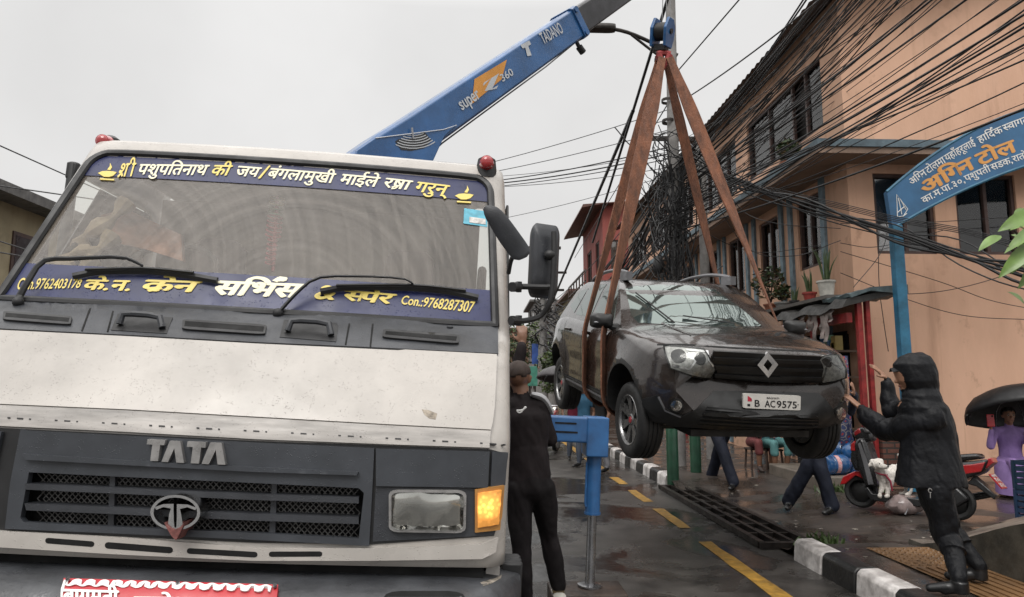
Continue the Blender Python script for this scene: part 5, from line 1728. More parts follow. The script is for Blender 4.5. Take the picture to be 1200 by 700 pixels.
# lower body: stations front to back, half rings from the floor centre to the bonnet centre
ST = [  # v, half width, floor, shoulder top
    (0.00, .70, .44, .88), (0.03, .80, .36, .925), (0.10, .86, .30, .965), (0.25, .89, .27, .995), (0.5, .905, .25, 1.035), (.85, .91, .24, 1.075), (1.15, .91, .24, 1.10),
    (1.6, .905, .24, 1.10), (2.2, .90, .24, 1.11), (3.0, .905, .25, 1.13), (3.6, .905, .27, 1.14), (3.9, .89, .33, 1.12), (4.05, .86, .40, 1.09), (4.13, .82, .48, 1.03), (4.16, .76, .55, .94)]
def station(v):
    for a, c in zip(ST, ST[1:]):
        if v <= c[0]:
            t = (v - a[0]) / (c[0] - a[0]); return [a[k] + (c[k] - a[k]) * t for k in (1, 2, 3)]
    return list(ST[-1][1:])
def ring(v):
    hw, wb, wt = station(v)
    hw *= 1.115
    if v < .14: mid = .5 * (wb + wt)
    ctl = [(0, wb), (.5 * hw, wb), (.86 * hw, wb + .012), (.955 * hw, wb + .07), (.985 * hw, wb + .2), (hw, wb + .36), (hw * .995, wt - .28), (hw * .975, wt - .14), (hw * .93, wt - .055), (hw * .82, wt - .012), (hw * .5, wt + .022), (0, wt + .038)]
    p = spl([(a, c) for a, c in ctl], 44)
    out = []
    for u, w in p:
        u = max(0, u)
        k = max(0, 1 - v / 1.1)
        vv = v + .30 * (u / .9) ** 2.6 * k + (.10 * ((w - .62) / .4) ** 2 * max(0, 1 - v / .5) if w > .62 else .12 * ((.62 - w) / .35) ** 2 * max(0, 1 - v / .5))
        if v > 3.2: vv = v - .16 * (u / .9) ** 3 * (v - 3.2) / 1.1
        for vc in (.82, 3.49):                  # flared arches
            d2 = (vv - vc) ** 2 + (w - .36) ** 2
            if u > .5: u += .028 * math.exp(-(max(0, math.sqrt(d2) - .42) / .09) ** 2) * smooth01((u - .6) / .2)
        if u > .7 and 1.2 < v < 3.2: u -= .018 * math.exp(-((w - .62) / .12) ** 2) * smooth01((v - 1.2) / .3) * smooth01((3.2 - v) / .3)
        out.append((u, vv, w))
    return out
vs_ = sorted(set([round(x, 4) for x in [0, .015, .03, .06, .1, .15, .2] + frange(.25, 4.05, .08) + [4.09, 4.13, 4.16]]))
b = new_bm()
loft(b, [[(u, v, w) for u, v, w in ring(s)] + [(-u, v, w) for u, v, w in ring(s)[-2:0:-1]] for s in vs_])
bmesh.ops.recalc_face_normals(b, faces=b.faces[:])
low_o = obj('body', b, m_cp, car)
# greenhouse
GH = [  # w, front v at centre, rear v, half width
    (1.02, .98, 4.05, .84), (1.12, 1.14, 4.0, .815), (1.3, 1.40, 3.86, .745), (1.45, 1.63, 3.73, .685), (1.53, 1.80, 3.62, .635), (1.565, 1.92, 3.55, .60), (1.59, 2.15, 3.4, .50), (1.602, 2.5, 3.2, .30)]
def gh_ring(w, vf, vr, hw, n=15):
    pts = []
    for i in range(n): # right side going back, from the front centre
        pass
    hw *= 1.08
    out = []
    fr = [(hw * t, vf + .20 * t ** 2.4) for t in [i / 14 for i in range(15)]]
    rc = [(hw - .0 + 0 * k, vf + .20 + .03) for k in ()]
    sd = [(hw * (1 + .012 * math.sin(math.pi * t)), vf + .2 + (vr - .12 - vf - .2) * t) for t in [i / 24 for i in range(1, 24)]]
    re = [(hw * t, vr - .12 * t ** 3) for t in [1 - i / 12 for i in range(13)]]
    half = fr + sd + re
    return [(u, v, w) for u, v in half] + [(-u, v, w) for u, v in half[-2:0:-1]]
gl = []
for (a, c) in zip(GH, GH[1:]):
    for k in range(4):
        t = k / 4
        gl.append([a[j] + (c[j] - a[j]) * t for j in range(4)])
gl.append(GH[-1])
b2 = new_bm()
loft(b2, [gh_ring(*g) for g in gl])
for f in b2.faces: pass
bmesh.ops.recalc_face_normals(b2, faces=b2.faces[:])
gh_bm = b2.copy()
# wheel wells cut out of the body
cut = new_bm()
for vc in (.82, 3.49):
    for s in (-1, 1):
        cyl(cut, (s * .6, vc, .35), (s * 1.4, vc, .35), .415, n=40)
bmesh.ops.recalc_face_normals(cut, faces=cut.faces[:])
cut_o = obj('cutter', cut, m_cpl, car, smooth=False)
md = low_o.modifiers.new('wells', 'BOOLEAN'); md.operation = 'DIFFERENCE'; md.object = cut_o; md.solver = 'EXACT'
cut_o.hide_render = False
bpy.context.view_layer.update()
me = evaluated(low_o)
low_o.modifiers.clear(); low_o.data = me
bpy.data.objects.remove(cut_o)
me.materials.clear(); me.materials.append(m_cp); me.materials.append(m_cpl)
for p in me.polygons:
    c = p.center
    well = any(math.hypot(c.y - vc, c.z - .35) < .42 for vc in (.82, 3.49)) and abs(c.x) < .96
    rim_b = abs(c.x) > .80 and any(math.hypot(c.y - vc, c.z - .35) < .47 and c.z < .86 for vc in (.82, 3.49))
    if well or rim_b and math.hypot(c.y - .82, c.z - .35) < .455 or c.z < .33 or (c.z < .40 and .8 < c.y < 3.6): p.material_index = 1
    p.use_smooth = True
try: me.set_sharp_from_angle(angle=RAD(32))
except Exception: pass
bmG = new_bm()
bmG.from_mesh(me)
tmp = bpy.data.meshes.new('tmp'); gh_bm.to_mesh(tmp); bmG.from_mesh(tmp)
bpy.data.meshes.remove(tmp)
bmesh.ops.recalc_face_normals(bmG, faces=bmG.faces[:])
TC = Target(bmG, car)
o = obj('cabin', gh_bm, m_cp, car, ang=50)
b2.free()
PC = TC.px
dc = lambda nm, poly, m, off=.004, **k: drape(nm, poly, k.pop('f', PC), m, k.pop('parent', car), off, **k)
# glass
dc('windscreen', [(733, 339), (745, 335.5), (775, 334), (810, 335), (838, 340), (866, 360), (893, 382.5), (850, 383), (800, 381.5), (748, 378.5), (740, 370)], m_cglass, .003, step=6)
sd_ = TC.side(-1)
for nm, pl in (('front_side_window', [(1.58, 1.135), (2.32, 1.14), (2.35, 1.52), (1.98, 1.50), (1.86, 1.43)]), ('rear_side_window', [(2.42, 1.14), (3.12, 1.15), (3.02, 1.51), (2.45, 1.525)]), ('quarter_window', [(3.22, 1.17), (3.60, 1.25), (3.40, 1.45), (3.10, 1.48)])):
    dc('side_window', pl, m_cglass, .004, f=sd_, step=.06, mirror=True)
rear = lambda a, c_: TC.cast(Vector((a, 7, c_)), Vector((0, -1, 0)))
dc('rear_window', [(-.6, 1.18), (.6, 1.18), (.52, 1.48), (-.52, 1.48)], m_cglass, .004, f=rear, step=.06)
for s in (-1, 1):
    dc('tail_light', [(s * .62, .85), (s * .78, .85), (s * .78, 1.08), (s * .62, 1.08)], MATS['red_lens'], .01, f=rear, step=.05)
# door seams, handles, mouldings
for ln in ([(1.42, .42), (1.44, .75), (1.50, 1.06)], [(2.38, .40), (2.38, 1.08)], [(3.2, .95), (3.28, 1.1)], [(1.42, .41), (3.05, .41)], [(3.05, .41), (3.02, .62), (3.12, .85), (3.22, 1.0)]):
    dc('door_seam', line_poly(ln, .010), m_void, .0012, f=sd_, step=.04, back=.0, mirror=True)
dc('sill_cladding', [(1.28, .29), (3.02, .30), (3.02, .40), (1.28, .39)], m_cpl, .012, f=sd_, step=.06, mirror=True)
dc('sill_strip', [(1.34, .345), (2.98, .355), (2.98, .375), (1.34, .365)], m_rail, .0145, f=sd_, step=.06, mirror=True, back=.002)
for y in (2.22, 3.02):
    for s in (-1, 1):
        b = new_bm(); h, n = TC.side(s)(y, .97)
        tube(b, [h + Vector((0, -.085, 0)), h + n * .025 + Vector((0, -.06, 0)), h + n * .028 + Vector((0, .06, 0)), h + Vector((0, .085, 0))], .013, 8, flat=1.4); obj('door_handle', b, m_cp, car)
# mirrors
for s in (-1, 1):
    b = new_bm()
    rs = []
    for d, k in ((-.06, .25), (-.045, .62), (-.015, .9), (.03, 1), (.06, 1), (.065, .93)):
        rs.append([(s * 1.05 + x * .115 * k, 1.40 + d, 1.13 + z * .075 * k) for x, z in rrect(-1, -1, 1, 1, .5, 5)])
    loft(b, rs); m1 = obj('door_mirror', b, m_cpl, car)
    b = new_bm(); tube(b, [(s * .86, 1.42, 1.06), (s * .95, 1.42, 1.075), (s * 1.0, 1.42, 1.1)], [.05, .035, .03], 8); obj('mirror_foot', b, m_cpl, m1)
    b = new_bm(); ball(b, (s * 1.12, 1.365, 1.115), (.03, .02, .012), 8); obj('side_repeater', b, m_rail, m1)
# roof rails
for s in (-1, 1):
    b = new_bm()
    pts = spl([(s * .60, 1.98, 1.60), (s * .60, 2.06, 1.655), (s * .60, 2.5, 1.69), (s * .59, 3.0, 1.67), (s * .58, 3.35, 1.62), (s * .575, 3.45, 1.56)], 20)
    tube(b, pts, [.035] * 3 + [.026] * 15 + [.03] * 3, 8, flat=.8); loft(b, [[(s * .60 + x * .03, 2.06 + y, z) for x, y in ((-1, -.12), (1, -.12), (1, .12), (-1, .12))] for z in (1.565, 1.66)]); obj('roof_rail', b, m_rail, car)
b = new_bm(); tube(b, [(-.05, 2.0, 1.63), (-.35, 1.75, 1.75)], .004, 5); obj('aerial', b, m_cpl, car)
# front: grille, lamps, plate
def grille_mat():
    return mat('gloss_black', (.008, .008, .008), rough=.4)
dc('front_grille', [(829, 409.5), (860, 411.5), (900, 414), (957, 416.5), (959, 448), (900, 446.5), (838, 442)], grille_mat(), .013, step=4, fit='grille')
for y0 in (418, 427, 437):
    dc('grille_bar', [(834, y0 - 1), (890, y0 + 1.5), (957, y0 + 3.5), (957, y0 + 7), (890, y0 + 5.2), (835, y0 + 2.8)], m_cpl, .026, step=4, back=.012, fit='grille')
dc('bonnet_edge', line_poly([(770, 404), (800, 404), (860, 408), (905, 410), (960, 412.5), (985, 412)], 2.0), m_void, .001, step=6, back=.0)
dc('bonnet_crease', line_poly([(775, 379), (792, 386), (810, 393)], 1.6), m_cp, .006, step=5)
for pl, gl_ in (([(776, 405.5), (800, 407), (823, 409.5), (830, 418), (834.5, 429), (833, 443.5), (812, 440.5), (783, 431.5), (779, 418)], 0), ([(957, 417), (967, 415), (977, 415.5), (984, 424), (988, 432), (988, 443), (975, 446.5), (961, 449), (957, 436)], 1)):
    hl = dc('headlight', pl, mat('car_lamp_reflector', (.62, .62, .60), rough=.35, metal=.25, var=.4, scale=30, bump=.3, bscale=40), .012, step=4, fit='lamp%d' % gl_)
    cx = sum(p[0] for p in pl) / len(pl); cy = sum(p[1] for p in pl) / len(pl)
    sh = lambda k: [(cx + (x - cx) * k, cy + (y - cy) * k) for x, y in pl]
    dc('lamp_rim', [pl, sh(.93)], m_cpl, .018, fit='lamp%d' % gl_, step=4, parent=hl)
    if not gl_:
        dc('lamp_bezel', line_poly([(786, 428), (806, 432), (813, 424), (803, 411), (828, 413), (831, 428)], 2.6), m_chr, .017, step=4, parent=hl, fit='lamp%d' % gl_)
        dc('lamp_bowl', el(794, 418, 9, 8, 16), mat('dark_bowl', (.05, .05, .05), rough=.2, metal=.8), .015, step=4, parent=hl, fit='lamp%d' % gl_)
        dc('lamp_bowl', el(819, 421, 7, 7, 16), MATS['dark_bowl'], .015, step=4, parent=hl, fit='lamp%d' % gl_)
    else:
        dc('lamp_bezel', line_poly([(961, 445), (963, 430), (971, 424), (984, 433)], 2.2), m_chr, .017, step=4, parent=hl, fit='lamp%d' % gl_)
        dc('lamp_bowl', el(967, 424, 6, 6, 16), mat('dark_bowl', (.05, .05, .05)), .015, step=4, parent=hl, fit='lamp%d' % gl_)
    dc('lamp_glass', pl, m_glass, .02, step=5, parent=hl, fit='lamp%d' % gl_, back=.001, bulge=.006)
# diamond badge
q = [(899.5, 412.5), (912, 427.5), (900.5, 443), (887.5, 428)]
h0 = PC(900, 428)[0]
qi = [(899.6, 421), (905, 427.7), (900.2, 435), (894.5, 428)]
FB = min(PC(*p_)[0].y for p_ in q) - .075
def flat_front(x, y):
    o_ = TC.Mi @ CAM; d_ = TC.Mi.to_3x3() @ ray(x, y); k_ = (FB - o_.y) / d_.y
    return o_ + d_ * k_, Vector((0, -1, 0))
dc('diamond_badge', [q, qi], m_chr, .0, f=flat_front, step=4, back=.02)
dc('badge_bevel', [(899.5, 412.5), (899.6, 421), (894.5, 428), (900.2, 435), (900.5, 443), (887.5, 428)], mat('bright_chrome', (.75, .75, .75), rough=.12, metal=1), .003, f=flat_front, step=4, back=.002)
# black lower bumper, intake, fog lamps
dc('lower_bumper', [(750, 468), (771, 463), (778, 478), (800, 487), (815, 480), (836, 458.5), (869, 458.5), (958, 461), (966, 468), (975, 480), (990, 470), (992, 480), (989, 493), (975, 501), (947, 507), (870, 504), (783, 498), (756, 478)], m_cpl, .013, step=4)
dc('lower_intake', [(828, 477), (890, 483), (958, 485), (958, 500), (890, 501), (818, 496)], m_void, .0145, step=4, back=.0)
for k in range(4):
    dc('intake_bar', [(827 - k * 2.5, 479.5 + k * 4.4), (890, 484.5 + k * 4), (957, 487 + k * 3.6), (957, 488.4 + k * 3.6), (890, 486.2 + k * 4), (826 - k * 2.5, 481 + k * 4.4)], m_cpl, .020, step=5, back=.004)
for cx, cy, rx, ry in ((793, 475, 6.5, 6), (984, 484, 5, 7)):
    dc('fog_light', el(cx, cy, rx + 1.8, ry + 1.8, 16), m_cpl, .016, step=4)
    dc('fog_light_lens', el(cx, cy, rx, ry, 16), m_refl, .018, step=4, bulge=.006)
dc('bumper_crease', line_poly([(772, 465), (780, 481), (798, 488)], 1.6), m_rail, .0145, step=5, back=.0)
pq = [(871, 461), (938.5, 464), (938, 481.3), (871, 478.3)]
pr_ = quadmap(pq)
tl_, tr_, br_, bl_ = [PC(*p) for p in pq]
ctr = sum((p[0] for p in (tl_, tr_, br_, bl_)), Vector()) / 4
fy = min(p[0].y for p in (tl_, tr_, br_, bl_)) - .022
def plate_pt(s, t):
    h, n = PC(*pr_(s, t))
    o_ = TC.Mi @ CAM; d = (TC.Mi.to_3x3() @ ray(*pr_(s, t))); k = (fy - o_.y) / d.y
    return o_ + d * k
npn = Vector((0, -1, 0))
b = new_bm()
rp = [plate_pt(*p) for p in rrect(0, 0, 1, 1, .06, 3)]
vsf = [b.verts.new(p) for p in rp]; vsb = [b.verts.new(p + Vector((0, .02, 0))) for p in rp]
b.faces.new(vsf); b.faces.new(vsb[::-1])
for i in range(len(rp)): b.faces.new((vsf[i], vsf[(i + 1) % len(rp)], vsb[(i + 1) % len(rp)], vsb[i]))
npl = obj('number_plate', b, mat('white_plate', (.62, .60, .56), rough=.35, var=.12), car, smooth=False)
pf = lambda s0, s1, t0, t1: (lambda s, t: (plate_pt(s0 + (s1 - s0) * s, t0 + (t1 - t0) * t), npn))
m_pk = mat('plate_black', (.012, .012, .014), rough=.5)
for tx_, s0, s1 in (('B', .20, .285), ('AC', .375, .555), ('9575', .585, .93)):
    letter_mesh([tx_], pf(s0, s1, .14, .60), npl, m_pk, 'lettering', bold=.02, y1=.70, off=.002)
letter_mesh(['BAGMATI'], pf(.41, .62, .70, .82), npl, m_pk, 'lettering', bold=.02, y1=.70, off=.002)
def pflat(nm, poly, m, off):
    b = new_bm(); f = b.faces.new([b.verts.new(plate_pt(*p) + npn * off) for p in poly]); bmesh.ops.triangulate(b, faces=[f]); return obj(nm, b, m, npl, smooth='keep')
pflat('flag_mark', [(.075, .85), (.145, .66), (.105, .66), (.15, .47), (.075, .47)], mat('flag_red', (.5, .03, .06), rough=.4), .0022)
pflat('chip_mark', [(.07, .30), (.12, .30), (.12, .14), (.07, .14)], m_pk, .0022)
pflat('dot_mark', [(.945, .42), (.965, .42), (.965, .36), (.945, .36)], m_pk, .0022)
# wipers
for p0, p1 in (((790, 380), (745, 345)), ((860, 381), (800, 372))):
    b = new_bm(); tube(b, [h + n * .02 for h, n in [PC(p0[0] + (p1[0] - p0[0]) * t, p0[1] + (p1[1] - p0[1]) * t) for t in (0, .3, .6, 1)]], .008, 6); obj('wiper', b, m_cpl, car)
# underside
b = new_bm(); box2(b, (-.55, .35, .20), (.55, 3.9, .26)); tube(b, [(-.7, .82, .22), (.7, .82, .22)], .045, 8); tube(b, [(-.7, 3.49, .22), (.7, 3.49, .22)], .05, 8); tube(b, [(.2, 1, .2), (.2, 3.6, .2), (.35, 4.2, .25)], .03, 8); obj('underside', b, mat('underbody_grime', (.03, .027, .024), rough=.7, var=.5), car)
# wheels, sagging on their springs
def make_wheel(x, y, turn=0.):
    s = 1 if x > 0 else -1
    M = Matrix.Translation((x, y, .255)) @ Euler((0, RAD(90) * s, RAD(turn))).to_matrix().to_4x4()
    R_ = .345
    b = new_bm()
    lathe(b, [(.225, -.10), (.25, -.108), (.31, -.112), (.335, -.095), (R_, -.07), (R_, -.045), (R_ - .008, -.04), (R_ - .008, -.032), (R_, -.027), (R_, -.004), (R_ - .008, -.002), (R_ - .008, .006), (R_, .01), (R_, .034), (R_ - .008, .038), (R_ - .008, .045), (R_, .05), (R_, .07), (.335, .095), (.31, .112), (.25, .108), (.225, .10), (.2, 0)], 48, M, closed=True)
    w = obj('wheel', b, m_tyre, car, ang=50)
    b = new_bm(); lathe(b, [(.228, .1), (.218, .085), (.205, .03), (.2, -.09), (.1, -.09), (0, -.09)], 40, M); lathe(b, [(.0, .0), (.2, .0)], 24, M @ Matrix.Translation((0, 0, -.02))); obj('rim_well', b, m_rimk, w)
    b = new_bm(); lathe(b, [(.231, .1), (.226, .106), (.214, .1), (.208, .085)], 40, M)
    for k in range(7):
        a = 2 * math.pi * k / 7 + .2
        for da in (-.13, .13):
            def sp(r, wd, z, a=a, da=da): 
                c_, s_ = math.cos(a + da * (.45 + .55 * r / .2)), math.sin(a + da * (.45 + .55 * r / .2))
                return [(c_ * r - s_ * q, s_ * r + c_ * q, z) for q in (-wd * 1.35, wd * 1.35)]
            for r0, r1, z0, z1 in ((.05, .13, .07, .076), (.13, .214, .076, .088)):
                p = sp(r0, .016, z0) + sp(r1, .013, z1)[::-1]
                lo = [(x_, y_, z_ - .03) for x_, y_, z_ in p]
                vv_ = [b.verts.new(M @ Vector(q)) for q in p + lo]
                for f in ((0, 1, 2, 3), (0, 4, 5, 1), (1, 5, 6, 2), (2, 6, 7, 3), (3, 7, 4, 0)): b.faces.new([vv_[i] for i in f])
    lathe(b, [(.055, .05), (.055, .072), (.045, .078), (0, .078)], 20, M)
    obj('rim', b, m_rim, w, ang=25)
    b = new_bm(); lathe(b, [(.03, .078), (.028, .084), (0, .085)], 16, M); obj('hub_cap', b, mat('hub_red', (.35, .04, .05), rough=.3), w)
    return w
for x in (-.85, .85):
    make_wheel(x, .82, 2); make_wheel(x, 3.49)

# ------------------------------------------------------------------- the straps
m_strap = mat('rusty_webbing', (.23, .092, .048), rough=.8, var=.5, scale=11, bump=1.0, bscale=85, col2=(.075, .038, .026), stretch=(1, 1, .45))
def strap(name, label, pts, w):
    o = None
    b = new_bm()
    pts = [Vector(p) for p in pts]
    P_ = []
    for a_, c_ in zip(pts, pts[1:]):
        k_ = max(2, int((c_ - a_).length / .05))
        P_ += [a_ + (c_ - a_) * i / k_ for i in range(k_)]
    P_.append(pts[-1])
    for _ in range(3):
        P_ = [P_[0]] + [(P_[i - 1] + P_[i] * 2 + P_[i + 1]) / 4 for i in range(1, len(P_) - 1)] + [P_[-1]]
    NP = len(P_) - 1
    cw = CAM
    L_, R_ = [], []
    rings = []
    for i, p in enumerate(P_):
        p = Vector(p)
        d = (Vector(P_[min(i + 1, NP)]) - Vector(P_[max(i - 1, 0)])).normalized()
        tz = smooth01((p.z - 2.1) / 2.4)
        hint = Vector((tz * .6 + .42, (1 - tz) * .75 + .1, .05))
        x = (hint - d * hint.dot(d)).normalized()
        y = x.cross(d).normalized()
        k = w * (.55 + .45 * smooth01(min(i, NP - i) / 14))
        rings.append([p + x * k + y * .007, p + x * k - y * .007, p - x * k - y * .007, p - x * k + y * .007])
    loft(b, rings)
    o = obj('lifting_strap', b, m_strap)
    return tag(o, label, 'lifting strap', 'rusty webbing straps between hook and car')
Mc = XF[car.name]
cl_ = lambda u, v, w: Mc @ Vector((u, v, w))
apx = Vector(ap)
strap('front', 'wide rusty webbing strap slung round the front doors of the lifted car', [apx + Vector((-.03, -.05, .02)), cl_(-1.04, 1.40, .98), cl_(-1.03, 1.38, .75), cl_(-1.02, 1.36, .33), cl_(-.85, 1.42, .19), cl_(0, 1.7, .17), cl_(.8, 1.65, .19), cl_(1.04, 1.62, .4), cl_(1.04, 1.62, 1.0), apx + Vector((.05, -.05, .02))], .076)
strap('rear', 'narrower rusty webbing strap slung round the rear doors of the lifted car', [apx + Vector((-.05, .05, .03)), cl_(-1.04, 2.1, 1.0), cl_(-1.03, 2.08, .75), cl_(-1.02, 2.08, .33), cl_(-.85, 2.12, .19), cl_(0, 2.9, .17), cl_(.8, 2.85, .19), cl_(1.04, 2.85, .4), cl_(1.04, 2.85, 1.0), apx + Vector((.04, .06, .02))], .058)
b = new_bm(); tube(b, [apx + Vector((-.07, 0, .08)), apx + Vector((0, 0, .1)), apx + Vector((.07, 0, .08))], .035, 8); tube(b, [apx + Vector((-.06, 0, .07)), apx + Vector((0, 0, -.06)), apx + Vector((.06, 0, .07))], .045, 8)
o = obj('strap_knot', b, mat('red_webbing', (.35, .06, .06), rough=.7, var=.4)); tag(o, 'dull red webbing loop gathering the strap ends on the hook', 'strap')
# =================================================================== people and the dog
from mathutils import noise as mnoise
def cap_mesh(bm, p0, r0, p1, r1, side=None, flat=1., n=16):
    p0, p1 = Vector(p0), Vector(p1)
    d = p1 - p0
    L_ = d.length
    d = d / L_ if L_ > 1e-6 else Vector((0, 0, 1))
    if side is not None:
        x = Vector(side); x = (x - d * x.dot(d))
        x = x.normalized() if x.length > 1e-4 else frame_of(d)[0]
        y = d.cross(x).normalized()
    else:
        x, y = frame_of(d)
    rings = []
    for a in (-88, -65, -40, -15, 0):
        rings.append((p0 + d * (r0 * math.sin(RAD(a)) * (flat if flat < 1 else 1)), r0 * math.cos(RAD(a))))
    for t in (.33, .66): rings.append((p0 + d * L_ * t, r0 + (r1 - r0) * t))
    for a in (0, 15, 40, 65, 88):
        rings.append((p1 + d * (r1 * math.sin(RAD(a)) * (flat if flat < 1 else 1)), r1 * math.cos(RAD(a))))
    R = [[bm.verts.new(c + x * (math.cos(2 * math.pi * k / n) * r) + y * (math.sin(2 * math.pi * k / n) * r * flat)) for k in range(n)] for c, r in rings]
    for a, b in zip(R, R[1:]):
        for k in range(n): bm.faces.new((a[k], a[(k + 1) % n], b[(k + 1) % n], b[k]))
    bm.faces.new(R[0][::-1]); bm.faces.new(R[-1])
def body_mesh(name, caps, mats, parent, voxel=.011, wrinkle=.006, cloth=(1, 2), wf=9., smooth=4, lofts=(), hood=None):
    """one continuous skin round all the limbs; every face takes the material of the limb it lies on"""
    b = new_bm()
    o0 = Vector(parent.location)
    Mi = XF[parent.name].inverted()
    cs = []
    for c in caps:
        mi, p0, r0, p1, r1 = c[:5]
        side = c[5] if len(c) > 5 else None
        fl = c[6] if len(c) > 6 else 1.
        p0 = Mi @ Vector(p0); p1 = Mi @ Vector(p1)
        if side is not None: side = Mi.to_3x3() @ Vector(side)
        cap_mesh(b, p0, r0, p1, r1, side, fl)
        cs.append((mi, np.array(p0), r0, np.array(p1), r1, fl, None if side is None else np.array(side)))
    for rings in lofts: loft(b, [[Mi @ Vector(p) for p in r] for r in rings])
    bmesh.ops.recalc_face_normals(b, faces=b.faces[:])
    me = bpy.data.meshes.new(name)
    b.to_mesh(me); b.free()
    o = bpy.data.objects.new(name, me)
    COL.objects.link(o)
    o.parent = parent
    md = o.modifiers.new('skin', 'REMESH'); md.mode = 'VOXEL'; md.voxel_size = voxel; md.use_smooth_shade = True
    md = o.modifiers.new('soft', 'SMOOTH'); md.factor = .5; md.iterations = smooth
    bpy.context.view_layer.update()
    me2 = evaluated(o)
    o.modifiers.clear()
    o.data = me2
    for m in mats: me2.materials.append(m)
    nv = len(me2.vertices)
    V = np.empty(nv * 3); me2.vertices.foreach_get('co', V); V = V.reshape(-1, 3)
    def near(Q):
        best = np.full(len(Q), 1e9); bi = np.zeros(len(Q), int)
        for mi, p0, r0, p1, r1, fl, sd_ in cs:
            d = p1 - p0; L2 = max(d @ d, 1e-9)
            t = np.clip(((Q - p0) @ d) / L2, 0, 1)
            c = p0 + t[:, None] * d
            w = Q - c
            if sd_ is not None and fl != 1:
                dn = d / math.sqrt(L2); x = sd_ - dn * (sd_ @ dn); x = x / (np.linalg.norm(x) + 1e-9); y = np.cross(dn, x)
                w = w + np.outer(w @ y, y) * (1 / fl - 1)
            dist = np.linalg.norm(w, axis=1) - (r0 + (r1 - r0) * t)
            k = dist < best
            best[k] = dist[k]; bi[k] = mi
        return bi
    vi = near(V)
    if wrinkle:
        nr = np.empty(nv * 3); me2.vertices.foreach_get('normal', nr); nr = nr.reshape(-1, 3)
        for i in range(nv):
            if vi[i] in cloth:
                p = V[i]
                q = Vector((p[0] * wf, p[1] * wf, p[2] * wf * .55 + p[0] * wf * .8))
                k = mnoise.noise(q) + .55 * abs(mnoise.noise(q * 2.3)) - .12
                V[i] = p + nr[i] * (wrinkle * k * 1.8)
        me2.vertices.foreach_set('co', V.ravel())
    nf = len(me2.polygons)
    C = np.empty(nf * 3); me2.polygons.foreach_get('center', C)
    C = C.reshape(-1, 3); mi_ = near(C).astype(np.int32)
    if hood:
        hc_ = np.array(Mi @ Vector(hood[0])); hf = np.array(Vector(hood[1]).normalized())
        w = C - hc_; fr = w @ hf
        lat = np.linalg.norm(w - np.outer(fr, hf), axis=1)
        cov = (np.linalg.norm(w, axis=1) < .2) & ~((fr > .05) & (w[:, 2] < .045) & (w[:, 2] > -.10) & (lat < .085))
        mi_[cov & (mi_ == 0)] = 1
    me2.polygons.foreach_set('material_index', mi_)
    me2.polygons.foreach_set('use_smooth', [True] * nf)
    me2.update()
    return o
def lerp(a, b, t): return Vector(a) * (1 - t) + Vector(b) * t
def head_caps(c, f, u, k=1., mi=0):
    c, f, u = Vector(c), Vector(f).normalized(), Vector(u).normalized()
    u = (u - f * f.dot(u)).normalized()
    s = f.cross(u).normalized()
    g = lambda a, b, d=0: c + f * (a * k) + u * (b * k) + s * (d * k)
    return [(mi, g(-.03, .03), .076 * k, g(.022, .032), .072 * k), (mi, g(.02, -.01), .066 * k, g(.035, -.04), .054 * k), (mi, g(.035, -.05), .05 * k, g(.055, -.083), .031 * k),
            (mi, g(.085, .012), .010 * k, g(.107, -.026), .0145 * k), (mi, g(.08, .032, -.03), .014 * k, g(.08, .032, .03), .014 * k),
            (mi, g(.082, -.058, -.015), .010 * k, g(.082, -.058, .015), .010 * k),
            (mi, g(-.008, .012, .077), .016 * k, g(-.012, -.02, .074), .011 * k), (mi, g(-.008, .012, -.077), .016 * k, g(-.012, -.02, -.074), .011 * k)]
def hand_caps(w, d, palm_n, k=1., curl=.3, mi=0, thumb=1, spread=.16):
    """wrist, pointing direction, direction the palm faces"""
    w, d, n = Vector(w), Vector(d).normalized(), Vector(palm_n)
    n = (n - d * n.dot(d)).normalized()
    s = d.cross(n).normalized() * thumb
    out = [(mi, w, .026 * k, w + d * .06 * k, .036 * k, s, .5), (mi, w + d * .05 * k, .037 * k, w + d * .082 * k, .036 * k, s, .42)]
    for i, (off, l) in enumerate(((.030, .070), (.0105, .080), (-.0095, .074), (-.029, .058))):
        b0 = w + d * .088 * k + s * off * k
        a = spread * (1.2 - i * .8)
        dd = (d * math.cos(a) + s * math.sin(a))
        prev = b0; ang = 0
        for j, q in enumerate((.45, .32, .25)):
            ang += curl * (.5 if j == 0 else .9)
            e = (dd * math.cos(ang) + n * math.sin(ang)).normalized()
            nx = prev + e * (l * q * k)
            out.append((mi, prev, (.0092 - .0009 * j) * k, nx, (.0085 - .0009 * j) * k))
            prev = nx
    t0 = w + d * .03 * k + s * .028 * k
    t1 = t0 + (d * .6 + s * .75 + n * .25).normalized() * .038 * k
    t2 = t1 + (d * .85 + s * .3 + n * .35).normalized() * .03 * k
    out += [(mi, t0, .013 * k, t1, .0105 * k), (mi, t1, .0105 * k, t2, .0088 * k)]
    return out
